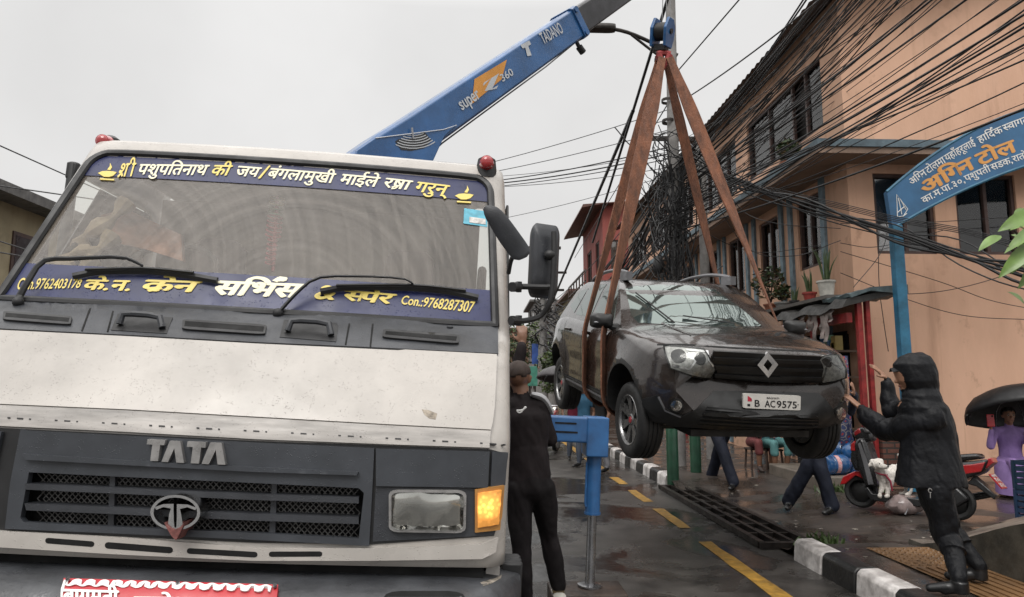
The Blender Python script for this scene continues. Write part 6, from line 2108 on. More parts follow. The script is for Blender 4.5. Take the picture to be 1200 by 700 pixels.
def pose(J, k=1., loose=1., sleeve='long', top=1, leg=2, shoe=3, skin=0, foot_r=.04, boots=0):
    o = []
    v = {a: (Vector(b) if not isinstance(b, (int, float)) else b) for a, b in J.items()}
    sd = (v['shR'] - v['shL'])
    pel, nck = v['pel'], v['nck']
    L = loose
    wa = lerp(pel, nck, .4); ch = lerp(pel, nck, .76)
    hs_ = sd.normalized()
    o += [(top, lerp(pel, nck, .08), .148 * k * L, wa, .138 * k * L, hs_, .72), (top, wa, .140 * k * L, ch, .168 * k * L, hs_, .66), (top, ch, .165 * k * L, lerp(pel, nck, .9), .12 * k * L, hs_, .62)]
    o += [(leg, lerp(pel, nck, -.05), .145 * k, lerp(pel, nck, .06), .14 * k, (v['hipR'] - v['hipL']).normalized(), .75)]
    o += [(skin, nck - (v['head'] - nck) * .2, .054 * k, lerp(nck, v['head'], .6), .05 * k)]
    o += head_caps(v['head'], v['hdir'], v.get('hup', Vector((0, 0, 1))), k)
    for S in 'LR':
        sh, el, wr = v['sh' + S], v['el' + S], v['wr' + S]
        o += [(top, lerp(nck, sh, .25) - Vector((0, 0, .03)), .062 * k * L, sh, .062 * k * L), (top, sh, .062 * k * L, lerp(sh, el, .55), .052 * k * L)]
        if sleeve == 'long':
            o += [(top, lerp(sh, el, .5), .053 * k * L, el, .046 * k * L), (top, el, .046 * k * L, lerp(el, wr, .93), .036 * k * L)]
        else:
            o += [(skin, lerp(sh, el, .5), .043 * k, el, .038 * k), (skin, el, .038 * k, wr, .026 * k)]
        if 'hd' + S in v:
            o += hand_caps(wr, v['hd' + S], v.get('pn' + S, Vector((0, 1, 0))), k, v.get('cu' + S, .3), skin, v.get('th' + S, 1))
        hip, kn, an = v['hip' + S], v['kn' + S], v['an' + S]
        o += [(leg, hip, .092 * k, lerp(hip, kn, .5), .08 * k), (leg, lerp(hip, kn, .5), .08 * k, kn, .062 * k), (leg, kn, .062 * k, lerp(kn, an, .4), .064 * k), (leg, lerp(kn, an, .4), .064 * k, an + Vector((0, 0, .03)), v.get('cuff', .052) * k)]
        if v.get('wide'):
            o += [(leg, hip, .105 * k, kn, .088 * k), (leg, kn, .088 * k, an + Vector((0, 0, .02)), .08 * k)]
        to = v['to' + S]
        o += [(shoe, an - Vector((0, 0, .02)), foot_r * k, lerp(an, to, .5) - Vector((0, 0, .02)), foot_r * .95 * k), (shoe, lerp(an, to, .4) - Vector((0, 0, .01)), foot_r * k, to, foot_r * .8 * k, (to - an).cross(Vector((0, 0, 1))), .8)]
    return o
SK1 = mat('brown_skin', (.30, .155, .095), rough=.5, var=.18)
SK2 = mat('dark_skin', (.20, .10, .06), rough=.5, var=.18)
HAIR = mat('black_hair', (.012, .010, .009), rough=.45, var=.4, scale=30, bump=.6, bscale=160)
EYE = mat('eye_white', (.36, .32, .28), rough=.2, var=.05); PUP = mat('pupil', (.01, .008, .007), rough=.1)
LIP = mat('lip', (.26, .09, .075), rough=.4)
def face_bits(o, c, f, u, k=1.):
    Mi = XF[o.name].inverted()
    c, f, u = Vector(c), Vector(f).normalized(), Vector(u).normalized()
    u = (u - f * f.dot(u)).normalized(); s = f.cross(u)
    for sg in (-1, 1):
        p = Mi @ (c + f * .082 * k + s * .031 * sg * k + u * .008 * k)
        b = new_bm(); ball(b, p, .0125 * k, 10); e = obj('eye', b, EYE, o)
        b = new_bm(); ball(b, p + Mi.to_3x3() @ (f * .0075 * k), .007 * k, 8); obj('pupil', b, PUP, e)
        b = new_bm(); tube(b, [Mi @ (c + f * (.094 - .006 * abs(q)) * k + s * (.031 + .016 * q) * sg * k + u * (.032 - .004 * q * q) * k) for q in (-1, 0, 1)], .0045 * k, 5); obj('eyebrow', b, HAIR, o)
    b = new_bm(); tube(b, [Mi @ (c + f * (.093 - .006 * abs(q)) * k + s * .022 * q * k - u * .057 * k) for q in (-1, -.4, .4, 1)], .0052 * k, 6); obj('mouth', b, LIP, o)
def hair_cap(o, c, f, u, k=1., low=-.2, front=.35, puff=1.0, m=None, name='hair'):
    """hair as a shell over the skull; low: how far down the back, front: how far down the brow (fractions of the radius)"""
    Mi = XF[o.name].inverted()
    c, f, u = Vector(c), Vector(f).normalized(), Vector(u).normalized()
    u = (u - f * f.dot(u)).normalized(); s = f.cross(u)
    b = new_bm()
    r = bmesh.ops.create_uvsphere(b, u_segments=28, v_segments=20, radius=1)
    dead = []
    for v in b.verts:
        a, z = v.co.x, v.co.z                       # x forward
        lim = low + (front - low) * smooth01((a + .25) / .9) + .05 * math.sin(v.co.y * 9)
        if z < lim: dead.append(v)
    bmesh.ops.delete(b, geom=dead, context='VERTS')
    for v in b.verts:
        w = mnoise.noise(v.co * 6) * .03
        x, y, z = v.co * (puff + w)
        v.co = Mi @ (c + f * ((x * .101 - .006) * k) + s * (y * .081 * k) + u * ((z * .085 + .034) * k))
    h = obj(name, b, m or HAIR, o)
    md = h.modifiers.new('thick', 'SOLIDIFY'); md.thickness = .009 * k; md.offset = -.6
    return h
def person(label, loc, group=None): return thing('person', label, 'person', loc, group=group)

# ---- mechanic beside the cab, seen from behind
Y0 = 4.58
lf = on(617, 716, .0); lf = at(616, 708, Y0)
J = dict(pel=at(622, 566, Y0), nck=at(613, 468, Y0), head=at(608, 444, Y0 + .02), hdir=(.25, 1, .12), shL=at(589, 476, Y0), shR=at(633, 476, Y0),
         elL=at(604, 442, Y0 + .2), wrL=at(612, 404, Y0 + .2), hdL=(.0, .05, 1), pnL=(0, 1, 0), cuL=.55, elR=at(646, 515, Y0 + .06), wrR=at(634, 516, Y0 + .25), hdR=(-.4, 1, .2), pnR=(0, 0, -1),
         hipL=at(609, 572, Y0), hipR=at(635, 572, Y0), knL=at(611, 642, Y0 - .02), knR=at(644, 628, Y0 + .1), anL=Vector((at(615, 706, Y0).x, Y0 - .02, .08)), anR=Vector((at(655, 680, Y0 + .1).x, Y0 + .12, .21)),
         toL=Vector((at(610, 706, Y0).x, Y0 + .17, .035)), toR=Vector((at(657, 680, Y0).x, Y0 + .27, .185)))
p = person('person seen from behind in black shirt and trousers reaching up beside the truck cab', (J['anL'].x, Y0, 0))
m_bsh = mat('black_sport_shirt', (.022, .017, .018), rough=.75, var=.4, scale=5, spec=.18); m_btr = mat('black_trousers', (.017, .014, .015), rough=.75, var=.4, scale=5, spec=.18)
m_shoe = mat('tan_black_shoe', (.30, .22, .11), rough=.5, scale=18, col2=(.02, .02, .02))
caps = pose(J, 1.0, .98, 'long')
caps = [c for c in caps]
body_mesh('body', caps, [SK2, m_bsh, m_btr, m_shoe], p, voxel=.0085, wrinkle=.007)
hair_cap(p, J['head'], J['hdir'], (0, 0, 1), 1.0, low=-.2, front=.45, puff=.97, m=mat('cropped_hair', (.05, .03, .021), rough=.7, var=.4, bump=.4, bscale=300))
face_bits(p, J['head'], J['hdir'], (0, 0, 1))
b = new_bm()
Mi = XF[p.name].inverted()
sw = at(610, 479.5, Y0 - .145)
tube(b, spl([Mi @ (sw + Vector((x * .0056, -.0 , -z * .0056))) for x, z in ((-4.5, 1.5), (-2, 4), (1, 3), (5, -2), (6, -1.6), (2, 1), (-1, 1.5), (-4.5, 1.5))], 24), .0055, 6)
o = obj('chest_mark', b, m_white, p); 
b = new_bm(); b_ = [lerp(J['shR'], J['nck'], .55) + Vector((0, -.03, .055)), J['shR'] + Vector((.015, -.02, .05)), lerp(J['shR'], J['elR'], .35) + Vector((.05, 0, .03))]
tube(b, [Mi @ q for q in spl(b_, 8)], [.03, .04, .045, .048, .05, .05, .048, .042, .03], 10, flat=.5); obj('shoulder_panel', b, mat('grey_panel', (.33, .33, .34), rough=.6), p)
b = new_bm(); q = Mi @ (J['anR'] + Vector((0, -.05, -.035))); ball(b, q, (.045, .05, .02), 10); ball(b, Mi @ (J['toR'] - Vector((0, .05, .022))), (.04, .1, .014), 10); obj('white_sole', b, mat('white_sole', (.6, .58, .52), rough=.5), p)

# ---- man in a black raincoat pushing the car
fd = Vector((-.86, .5, 0))
nl = on(1126, 700, .155); fl_ = on(1148, 684, .155)
YR = 4.9
J = dict(pel=at(1090, 560, YR), nck=at(1084, 470, YR + .0), head=at(1069, 443, YR + .03), hdir=(-.93, .33, -.02), shL=at(1096, 487, YR - .12), shR=at(1066, 478, YR + .2),
         elL=at(1046, 504, YR + .22), wrL=at(1008, 478, YR + .46), hdL=(-.35, .55, .6), pnL=(-.5, .85, 0), cuL=.12, thL=-1,
         elR=at(1046, 480, YR + .42), wrR=at(1040, 444, YR + .44), hdR=(-.7, .2, .75), pnR=(-.3, .5, -.8), cuR=.1, thR=1,
         hipL=at(1094, 572, YR - .08), hipR=at(1092, 570, YR + .1), knL=at(1112, 628, YR - .1), knR=at(1116, 622, YR + .12), anL=nl + Vector((0, 0, .09)), anR=fl_ + Vector((0, 0, .09)),
         toL=nl + Vector((-.15, .09, .035)), toR=fl_ + Vector((-.17, .08, .035)))
p = person('person in black hooded raincoat and rubber boots pushing the car corner with both hands', (nl.x, nl.y, .15))
m_rain = mat('black_raincoat', (.009, .0095, .0115), rough=.5, var=.35, scale=5, bump=.8, bscale=9, spec=.18)
_b = [n for n in m_rain.node_tree.nodes if n.type == 'BUMP'][0]; _b.inputs['Distance'].default_value = .02
m_boot = mat('black_rubber_boot', (.011, .011, .012), rough=.36, var=.2)
caps = pose(J, 1.0, .95, 'long', foot_r=.042)
caps = [c for c in caps if not (c[0] == 0 and c[2] == .016)]
H = Vector(J['head'])
sdv = (J['shR'] - J['shL']).normalized()
PXM = YR / F
fdir = Vector((-.86, .5, 0)).normalized(); acr = Vector((.5, .86, 0)).normalized()
def cring(xl, xr, y, dep, fold=0., ph=0., n=44, Y=YR):
    """one level of the coat: its left and right edge in the photo, depth ratio, fold depth"""
    c = at((xl + xr) / 2, y, Y); r = (xr - xl) / 2 * PXM
    out = []
    for i in range(n):
        a = 2 * math.pi * i / n
        k = 1 + fold * (math.sin(5 * a + ph) * .6 + math.sin(8 * a - ph * 1.7) * .4)
        out.append(c + Vector((math.cos(a) * r * k, math.sin(a) * r * dep * k, .012 * fold * 8 * math.sin(3 * a))))
    return out
coat = [cring(1066, 1090, 462, .9), cring(1058, 1100, 468, .9), cring(1055, 1108, 477, .95, .01, 1), cring(1056, 1113, 490, .9, .015, 1.1), cring(1058, 1117, 502, .85, .02, 1.3), cring(1059, 1120, 515, .8, .03, 1.6), cring(1057, 1122, 530, .8, .035, 2), cring(1055, 1125, 545, .8, .04, 2.3), cring(1052, 1128, 560, .8, .05, 2.6), cring(1051, 1129, 569, .8, .055, 2.7)]
hood = [cring(1066, 1080, 413.5, 1, Y=YR + .03), cring(1055, 1089, 418, .95, Y=YR + .03), cring(1048, 1094, 427, .95, Y=YR + .03), cring(1049, 1097, 437, .95, Y=YR + .03), cring(1053, 1098, 447, .95, .01, 0, Y=YR + .02), cring(1060, 1099, 456, .9, .03, .5, Y=YR + .02), cring(1059, 1101, 464, .95, .03, 1, Y=YR), cring(1060, 1103, 472, .95, .02, 1, Y=YR)]
def sleeve(pts, rad, n=20, seg=26, fold=.07, ph=0.):
    P_ = spl(pts, seg); R_ = spl([(r, 0, 0) for r in rad], seg)
    out = []
    px_ = None
    for i, p in enumerate(P_):
        d = (P_[min(i + 1, seg)] - P_[max(i - 1, 0)]).normalized()
        x = frame_of(d)[0] if px_ is None else (px_ - d * px_.dot(d)).normalized()
        px_ = x; y = x.cross(d)
        out.append([p + (x * math.cos(a) + y * math.sin(a)) * R_[i].x * (1 + fold * math.sin(i * 1.05 + 1.4 * math.sin(a + ph)) + fold * .4 * math.sin(3 * a + i * .5)) for a in [2 * math.pi * k / n for k in range(n)]])
    return out
V_ = lambda x, y, Y: at(x, y, Y)
near_arm = sleeve([J['shL'] + Vector((.05, 0, .0)), V_(1078, 494, YR - .05), V_(1050, 504, YR + .14), V_(1032, 501, YR + .28), V_(1016, 487, YR + .40), J['wrL'] + Vector((.02, -.02, -.02))], [.085, .098, .092, .082, .068, .05], ph=.4)
far_arm = sleeve([V_(1078, 478, YR + .12), V_(1058, 483, YR + .3), V_(1046, 481, YR + .4), V_(1042, 466, YR + .43), J['wrR'] + Vector((0, 0, -.02))], [.09, .085, .08, .066, .048], seg=20, ph=1.2)
legs_ = [sleeve([J['hip' + S] + Vector((0, 0, .02)), lerp(J['hip' + S], J['kn' + S], .5), J['kn' + S] + fdir * .02, lerp(J['kn' + S], J['an' + S], .22), lerp(J['kn' + S], J['an' + S], .36)], [.115, .098, .086, .080, .083], seg=18, fold=.045, ph=q) for S, q in (('L', 0), ('R', 2))]
boots = [sleeve([lerp(J['kn' + S], J['an' + S], .25), lerp(J['kn' + S], J['an' + S], .6), J['an' + S] + Vector((0, 0, .02)), J['an' + S] - Vector((0, 0, .06))], [.058, .056, .050, .054], seg=12, fold=.012) for S in 'LR']
for S in 'LR':
    caps += [(3, lerp(J['kn' + S], J['an' + S], .42), .05, J['an' + S], .05), (2, lerp(J['kn' + S], J['an' + S], -.4), .07, lerp(J['kn' + S], J['an' + S], .34), .07)]
caps += [(1, H - fdir * .05 + Vector((0, 0, .05)), .085, H - fdir * .05 - Vector((0, 0, .10)), .085)]
body_mesh('body', caps, [SK1, m_rain, m_rain, m_boot], p, voxel=.007, wrinkle=.006, wf=9., smooth=3, lofts=[coat, hood, near_arm, far_arm] + legs_ + boots, hood=(H, J['hdir']))
face_bits(p, J['head'], J['hdir'], (0, 0, 1))
Mi = XF[p.name].inverted()
b = new_bm()
hd = Vector(J['hdir']).normalized(); hs2_ = hd.cross(Vector((0, 0, 1)))
pk = []
for t in (0, .5, 1):
    pk.append([Mi @ (H + hd * (.055 + .085 * t) + hs2_ * (x * (.085 - .035 * t)) + Vector((0, 0, .088 - .012 * t - .03 * x * x + dz))) for x, dz in ((-1, 0), (-.5, 0), (0, 0), (.5, 0), (1, 0), (.5, -.008), (0, -.008), (-.5, -.008))])
loft(b, pk); obj('cap_peak', b, m_rain, p)
b = new_bm(); q = Mi @ at(1090, 575, YR - .22); tube(b, [q + Vector((.012 * math.cos(a), 0, .014 * math.sin(a))) for a in [RAD(30 * i) for i in range(11)]], .003, 5); tube(b, [q + Vector((.0, 0, -.014)), q + Vector((-.002, 0, -.05))], .003, 5); obj('toggle', b, m_alu, p)

# ---- people standing behind the car
m_navy = mat('navy_uniform', (.017, .02, .032), rough=.7, var=.35, spec=.18); m_blue_sh = mat('police_blue_shirt', (.10, .16, .27), rough=.7, var=.2, spec=.18)
m_bshoe = mat('black_shoe', (.012, .012, .012), rough=.3)
def standing(label, fl, fr, h, face, lean=Vector((0, 0, 0)), mats=None, sleeve='long', arms=None, k=None, cap=None, group=None, hair=True, voxel=.012, knees=.0):
    fl, fr = Vector(fl), Vector(fr)
    k = k or h / 1.72
    mid = (fl + fr) / 2
    z0 = min(fl.z, fr.z)
    f = Vector(face).normalized(); s = f.cross(Vector((0, 0, 1))).normalized()      # s: the person's right
    pel = mid + Vector((0, 0, .91 * k)) + lean * .5
    nck = pel + Vector((0, 0, .53 * k)) + lean * .8
    hd = nck + Vector((0, 0, .155 * k)) + f * .03 + lean * .15
    J = dict(pel=pel, nck=nck, head=hd, hdir=f, shL=nck - s * .18 * k - Vector((0, 0, .05)), shR=nck + s * .18 * k - Vector((0, 0, .05)), hipL=pel - s * .09 * k, hipR=pel + s * .09 * k)
    for S, q, sg in (('L', fl, -1), ('R', fr, 1)):
        J['an' + S] = q + Vector((0, 0, .085)); J['kn' + S] = lerp(J['hip' + S], J['an' + S], .49) + f * (.03 + knees); J['to' + S] = q + f * .17 + s * sg * .04 + Vector((0, 0, .035))
        sh = J['sh' + S]
        J['el' + S] = sh + Vector((0, 0, -.28 * k)) + s * sg * .06 - f * .02; J['wr' + S] = J['el' + S] + Vector((0, 0, -.23 * k)) + f * .08
        J['hd' + S] = Vector((0, 0, -1)) + f * .2; J['pn' + S] = -s * sg; J['th' + S] = 1
    if k > .97: J['wide'] = 1
    for a, v in (arms or {}).items(): J[a] = v(J, f, s, k) if callable(v) else v
    p = person(label, (mid.x, mid.y, z0), group)
    body_mesh('body', pose(J, k, 1.0, sleeve), mats, p, voxel=voxel, wrinkle=.007)
    face_bits(p, hd, f, (0, 0, 1), k)
    if hair: hair_cap(p, hd, f, (0, 0, 1), k)
    return p, J
up_arm = lambda S, sg: {'el' + S: lambda J, f, s, k: J['sh' + S] + f * .2 * k + s * sg * .06 - Vector((0, 0, .17 * k)), 'wr' + S: lambda J, f, s, k: J['sh' + S] + f * .3 * k - s * sg * .03 + Vector((0, 0, .08 * k)), 'hd' + S: lambda J, f, s, k: Vector((0, 0, 1)) + f * .2, 'pn' + S: lambda J, f, s, k: -f, 'cu' + S: .7}
p, J = standing('person in navy trousers and black shoes standing behind the two green posts', on(834, 566, .03), on(860, 574, .03), 1.7, (-.45, -1, 0), mats=[SK1, m_blue_sh, m_navy, m_bshoe], group=None)
b = new_bm(); Mi = XF[p.name].inverted(); tube(b, [Mi @ (J['pel'] + Vector((.15 * math.cos(a), .115 * math.sin(a), .05))) for a in [RAD(20 * i) for i in range(19)]], .02, 6); obj('belt', b, m_bshoe, p)
fB = (on(925, 597, .06), on(976, 603, .06))
p, J = standing('person in navy uniform and cap leaning on the far side of the lifted car', fB[0], fB[1], 1.72, (-.7, -.7, 0), lean=Vector((.24, -.1, -.03)), mats=[SK1, m_navy, m_navy, m_bshoe], arms={'elL': lambda J, f, s, k: J['shL'] + Vector((-.1, -.15, -.18)), 'wrL': lambda J, f, s, k: J['shL'] + Vector((-.15, -.32, .02)), 'hdL': lambda J, f, s, k: Vector((-.3, -.4, .8)), 'cuL': .2, 'elR': lambda J, f, s, k: J['shR'] + Vector((-.05, -.2, -.16)), 'wrR': lambda J, f, s, k: J['shR'] + Vector((-.12, -.35, .05)), 'hdR': lambda J, f, s, k: Vector((-.3, -.4, .8)), 'cuR': .2})
cp_ = hair_cap(p, J['head'], J['hdir'], (0, 0, 1), 1.06, low=-.15, front=.1, puff=1.05, m=m_navy, name='cap')
Mi = XF[p.name].inverted(); hd = Vector(J['hdir']).normalized(); hs2_ = hd.cross(Vector((0, 0, 1)))
b = new_bm(); loft(b, [[Mi @ (J['head'] + hd * (.08 + .08 * t) + hs2_ * (x * (.08 - .03 * t)) + Vector((0, 0, .055 - .02 * t - .02 * x * x + dz))) for x, dz in ((-1, 0), (0, 0), (1, 0), (0, -.007))] for t in (0, .5, 1)]); obj('cap_peak', b, m_navy, p)
b = new_bm(); ball(b, Mi @ (J['head'] + hd * .098 + Vector((0, 0, .085))), (.045, .045, .028), 12); obj('cap_badge', b, mat('violet_badge', (.12, .08, .35), rough=.4, scale=40, col2=(.5, .5, .6)), p)
# bystanders far up the street
m_mar = mat('maroon_shirt', (.12, .014, .03), rough=.75, spec=.18); m_teal = mat('petrol_blue_shirt', (.03, .09, .15), rough=.75, spec=.18); m_gtr = mat('grey_trousers', (.25, .25, .27), rough=.75, spec=.18); m_blk_sh = mat('black_shirt', (.015, .015, .016), rough=.75, spec=.18); m_jean = mat('dull_jeans', (.06, .07, .09), rough=.75, spec=.18)
def foot2(x, Y, z, dx=.1): q = Vector((at(x, 450, Y).x, Y, z)); return q + Vector((-dx, 0, 0)), q + Vector((dx, .05, 0))
a, c = foot2(672, 14.2, .0)
p, J = standing('person in maroon shirt holding a phone to the face under a grey umbrella', c, a, 1.58, (.1, -1, 0), mats=[SK2, m_mar, m_jean, m_bshoe], sleeve='short', arms=up_arm('L', -1), voxel=.014)
um_hand = J['wrR']
a, c = foot2(684, 13.0, .0)
standing('person in petrol blue shirt with one arm raised beyond the rear wheel', c, a, 1.6, (-.6, -.8, 0), mats=[SK2, m_teal, m_jean, m_bshoe], sleeve='short', arms=up_arm('R', 1), voxel=.014)
a, c = foot2(704, 12.2, .0)
standing('person in black shirt and pale grey trousers standing past the car sill', c, a, 1.62, (-.9, -.4, 0), mats=[SK2, m_blk_sh, m_gtr, m_bshoe], sleeve='short', voxel=.014)
# woman in lilac with a red phone
qL = Vector((at(1187, 480, 8.7).x, 8.7, .13))
m_lil = mat('lilac_cloth', (.33, .22, .48), rough=.75, var=.2, spec=.18)
hw_ = 1.58
def seat_low(k0):
    zz = Vector((0, 0, -.43))
    return zz
f = Vector((-.35, -1, 0)).normalized(); s_ = f.cross(Vector((0, 0, 1))).normalized()
pel = qL + Vector((0, .1, .36)); nck = pel + Vector((0, .0, .5)); k = .92
hdp = nck + Vector((0, 0, .145)) + f * .03
J = dict(pel=pel, nck=nck, head=hdp, hdir=f, shL=nck - s_ * .165 - Vector((0, 0, .05)), shR=nck + s_ * .165 - Vector((0, 0, .05)), hipL=pel - s_ * .09, hipR=pel + s_ * .09,
         knL=pel - s_ * .12 + f * .38 + Vector((0, 0, .08)), knR=pel + s_ * .12 + f * .38 + Vector((0, 0, .08)), anL=qL - s_ * .1 + f * .32 + Vector((0, 0, .08)), anR=qL + s_ * .1 + f * .32 + Vector((0, 0, .08)), toL=qL - s_ * .1 + f * .47 + Vector((0, 0, .03)), toR=qL + s_ * .1 + f * .47 + Vector((0, 0, .03)))
J['elR'] = J['shR'] + s_ * .1 + f * .14 - Vector((0, 0, .19)); J['wrR'] = J['shR'] + s_ * .1 + f * .2 + Vector((0, 0, .02)); J['hdR'] = Vector((-.05, -.1, 1)); J['pnR'] = -s_; J['cuR'] = .8
J['elL'] = J['shL'] - s_ * .04 + f * .08 - Vector((0, 0, .24)); J['wrL'] = J['shL'] + s_ * .05 + f * .2 - Vector((0, 0, .08)); J['hdL'] = f * .3 + Vector((0, 0, 1)); J['pnL'] = f; J['cuL'] = 1.1
lw = person('person in lilac dress seated under a black umbrella raising a red phone', tuple(qL))
body_mesh('body', pose(J, k, 1.0, 'long'), [SK1, m_lil, m_lil, m_bshoe], lw, voxel=.01)
face_bits(lw, hdp, f, (0, 0, 1), k)
Mi = XF[lw.name].inverted()
b = new_bm(); loft(b, [[Mi @ (pel + f * off + Vector((rx * math.cos(a), ry * math.sin(a), z))) for a in [2 * math.pi * i / 24 for i in range(24)]] for z, rx, ry, off in ((.12, .16, .12, .02), (.08, .22, .24, .16), (-.02, .24, .28, .19), (-.2, .25, .27, .19), (-.33, .26, .27, .19))]); obj('skirt', b, m_lil, lw)
st = thing('plastic_stool', 'low stool under the person in lilac', 'stool', qL + Vector((0, .12, 0)))
b = new_bm(); lathe(b, [(0, .24), (.14, .24), (.15, .22), (.16, 0), (.14, 0), (.13, .21), (0, .21)], 18); obj('seat', b, mat('brown_plastic', (.07, .045, .035), rough=.5), st)
hair_cap(lw, J['head'], J['hdir'], (0, 0, 1), hw_ / 1.72 * 1.03, low=-1.1, front=.3)
ph = thing('phone', 'red phone held up by the person in lilac', 'phone', J['wrR'] + Vector((-.02, -.03, .12)), (RAD(-8), 0, RAD(-25)))
b = new_bm(); box(b, (0, 0, 0), (.085, .014, .16)); obj('case', b, mat('red_phone', (.5, .02, .03), rough=.3), ph, smooth=False, bev=.008)
b = new_bm(); cyl(b, (.022, -.007, .055), (.022, -.01, .055), .012, n=10); obj('camera_lens', b, m_void, ph)
def umbrella(label, tip, hand, r, h, m, ribs=8):
    tip, hand = Vector(tip), Vector(hand)
    ax_ = (tip - hand).normalized()
    u = thing('umbrella', label, 'umbrella', hand)
    x, y = frame_of(ax_)
    b = new_bm()
    rows = [[b.verts.new(tip - hand - ax_ * (h * t ** 1.9) + (x * math.cos(a) + y * math.sin(a)) * (r * math.sin(t * math.pi / 2 * .97) * (1 - .045 * t * abs(math.sin(a * ribs / 2))))) for a in [2 * math.pi * i / (ribs * 4) for i in range(ribs * 4)]] for t in (.03, .2, .4, .6, .8, .92, 1)]
    for r0, r1 in zip(rows, rows[1:]):
        for i in range(len(r0)): b.faces.new((r0[i], r0[(i + 1) % len(r0)], r1[(i + 1) % len(r0)], r1[i]))
    c = obj('canopy', b, m, u, ang=60); md = c.modifiers.new('t', 'SOLIDIFY'); md.thickness = .004
    b = new_bm(); tube(b, [Vector((0, 0, 0)) - ax_ * .06, tip - hand + ax_ * .05], .008, 6); obj('shaft', b, m_steel, u)
    for i in range(ribs):
        a = 2 * math.pi * i / ribs
        b = new_bm(); tube(b, [tip - hand - ax_ * (h * t ** 1.9 + .012) + (x * math.cos(a) + y * math.sin(a)) * (r * math.sin(t * math.pi / 2 * .97)) for t in (.03, .3, .6, 1)], .004, 4); obj('rib', b, m_steel, u)
    b = new_bm(); tube(b, [-ax_ * .06, -ax_ * .16], .014, 8); obj('handle', b, m_blk, u)
    return u
m_umb = mat('black_umbrella_cloth', (.012, .012, .013), rough=.5); m_umg = mat('grey_umbrella_cloth', (.06, .055, .058), rough=.5, var=.3)
umbrella('black umbrella over the person in lilac at the right edge', at(1188, 455, 8.75), J['wrL'] + Vector((0, -.03, .06)), .66, .36, m_umb)
umbrella('dark grey umbrella held over the bystander in maroon', at(664, 429, 14.3), um_hand + Vector((0, 0, -.03)), .62, .30, m_umg)
# seated customers at the shop: bare legs in sandals
for px_, Y, cc, lb in ((893, 11.2, (.16, .04, .04), 'person in dark red shorts sitting before the shop in sandals'), (911, 11.0, (.10, .25, .25), 'person in teal clothes squatting by the shop beside the bottle packs')):
    g_ = Vector((at(px_, 450, Y).x, Y, .135))
    m_sh = mat('shorts_%d' % px_, cc, rough=.8); m_sn = mat('sandal', (.04, .025, .02), rough=.6)
    pel = g_ + Vector((.0, .36, .46)); f = Vector((-.1, -1, 0)); s = Vector((1, 0, 0))
    J = dict(pel=pel, nck=pel + Vector((0, -.05, .5)), head=pel + Vector((0, -.08, .66)), hdir=f, shL=pel + Vector((.18, -.04, .45)), shR=pel + Vector((-.18, -.04, .45)), elL=pel + Vector((.2, -.12, .2)), elR=pel + Vector((-.2, -.12, .2)), wrL=pel + Vector((.12, -.3, .12)), wrR=pel + Vector((-.12, -.3, .12)), hdL=f, hdR=f, pnL=Vector((0, 0, -1)), pnR=Vector((0, 0, -1)),
             hipL=pel + Vector((.09, -.02, -.01)), hipR=pel + Vector((-.09, -.02, -.01)), knL=g_ + Vector((.12, -.04, .47)), knR=g_ + Vector((-.12, -.05, .47)), anL=g_ + Vector((.10, .02, .08)), anR=g_ + Vector((-.11, -.02, .08)), toL=g_ + Vector((.11, -.17, .03)), toR=g_ + Vector((-.13, -.2, .03)))
    p = person(lb, g_)
    cs_ = [c if not (c[0] == 2 and c[1].z < g_.z + .44 and c[3].z < g_.z + .40) else (0, c[1], c[2] * .8, c[3], c[4] * .75) for c in pose(J, 1, 1, 'short')]
    body_mesh('body', cs_, [SK2, m_blk_sh if px_ == 893 else m_teal, m_sh, m_sn], p, voxel=.012)
    hair_cap(p, J['head'], f, (0, 0, 1)); face_bits(p, J['head'], f, (0, 0, 1))
    st = thing('plastic_stool', 'low stool under the %s customer at the shop' % ('red shorts' if px_ == 893 else 'teal'), 'stool', g_ + Vector((0, .38, 0)))
    b = new_bm(); box(b, (0, 0, .33), (.3, .3, .03)); obj('seat', b, mat('brown_plastic', (.07, .045, .035), rough=.5), st, smooth=False, bev=.008)
    for sx in (-1, 1):
        for sy in (-1, 1):
            b = new_bm(); tube(b, [(sx * .12, sy * .12, .32), (sx * .14, sy * .14, 0)], .018, 6); obj('leg', b, MATS['brown_plastic'], st)

# ------------------------------------------------------------------- scooter
g0 = Vector((4.42, 8.0, .118)); g1 = g0 + Vector((.60, -.76, 0))
sx_ = (g0 - g1); WB = 1.14
yaw = math.atan2(sx_.y, sx_.x)
ctr = g0 - sx_.normalized() * (WB * .85 / 2)
sc_ = thing('scooter', 'red and black scooter parked against the building with a white dog on it', 'scooter', (ctr.x, ctr.y, .118), (RAD(4), 0, yaw))
sc_.scale = (.85, .85, .85)
XF[sc_.name] = Matrix.Translation(sc_.location) @ Euler(sc_.rotation_euler).to_matrix().to_4x4() @ Matrix.Scale(.85, 4)
m_scr = mat('scooter_red', (.42, .018, .02), rough=.22, coat=.7, var=.15); m_sck = mat('scooter_black', (.014, .014, .015), rough=.3, coat=.3)
def sp_(nm, poly, w0, w1, m, parent=None, bev=.012):
    b = new_bm(); prism(b, poly, lambda x, z: (x, w0, z), lambda x, z: (x, w1, z)); return obj(nm, b, m, parent or sc_, smooth=True, ang=30, bev=bev)
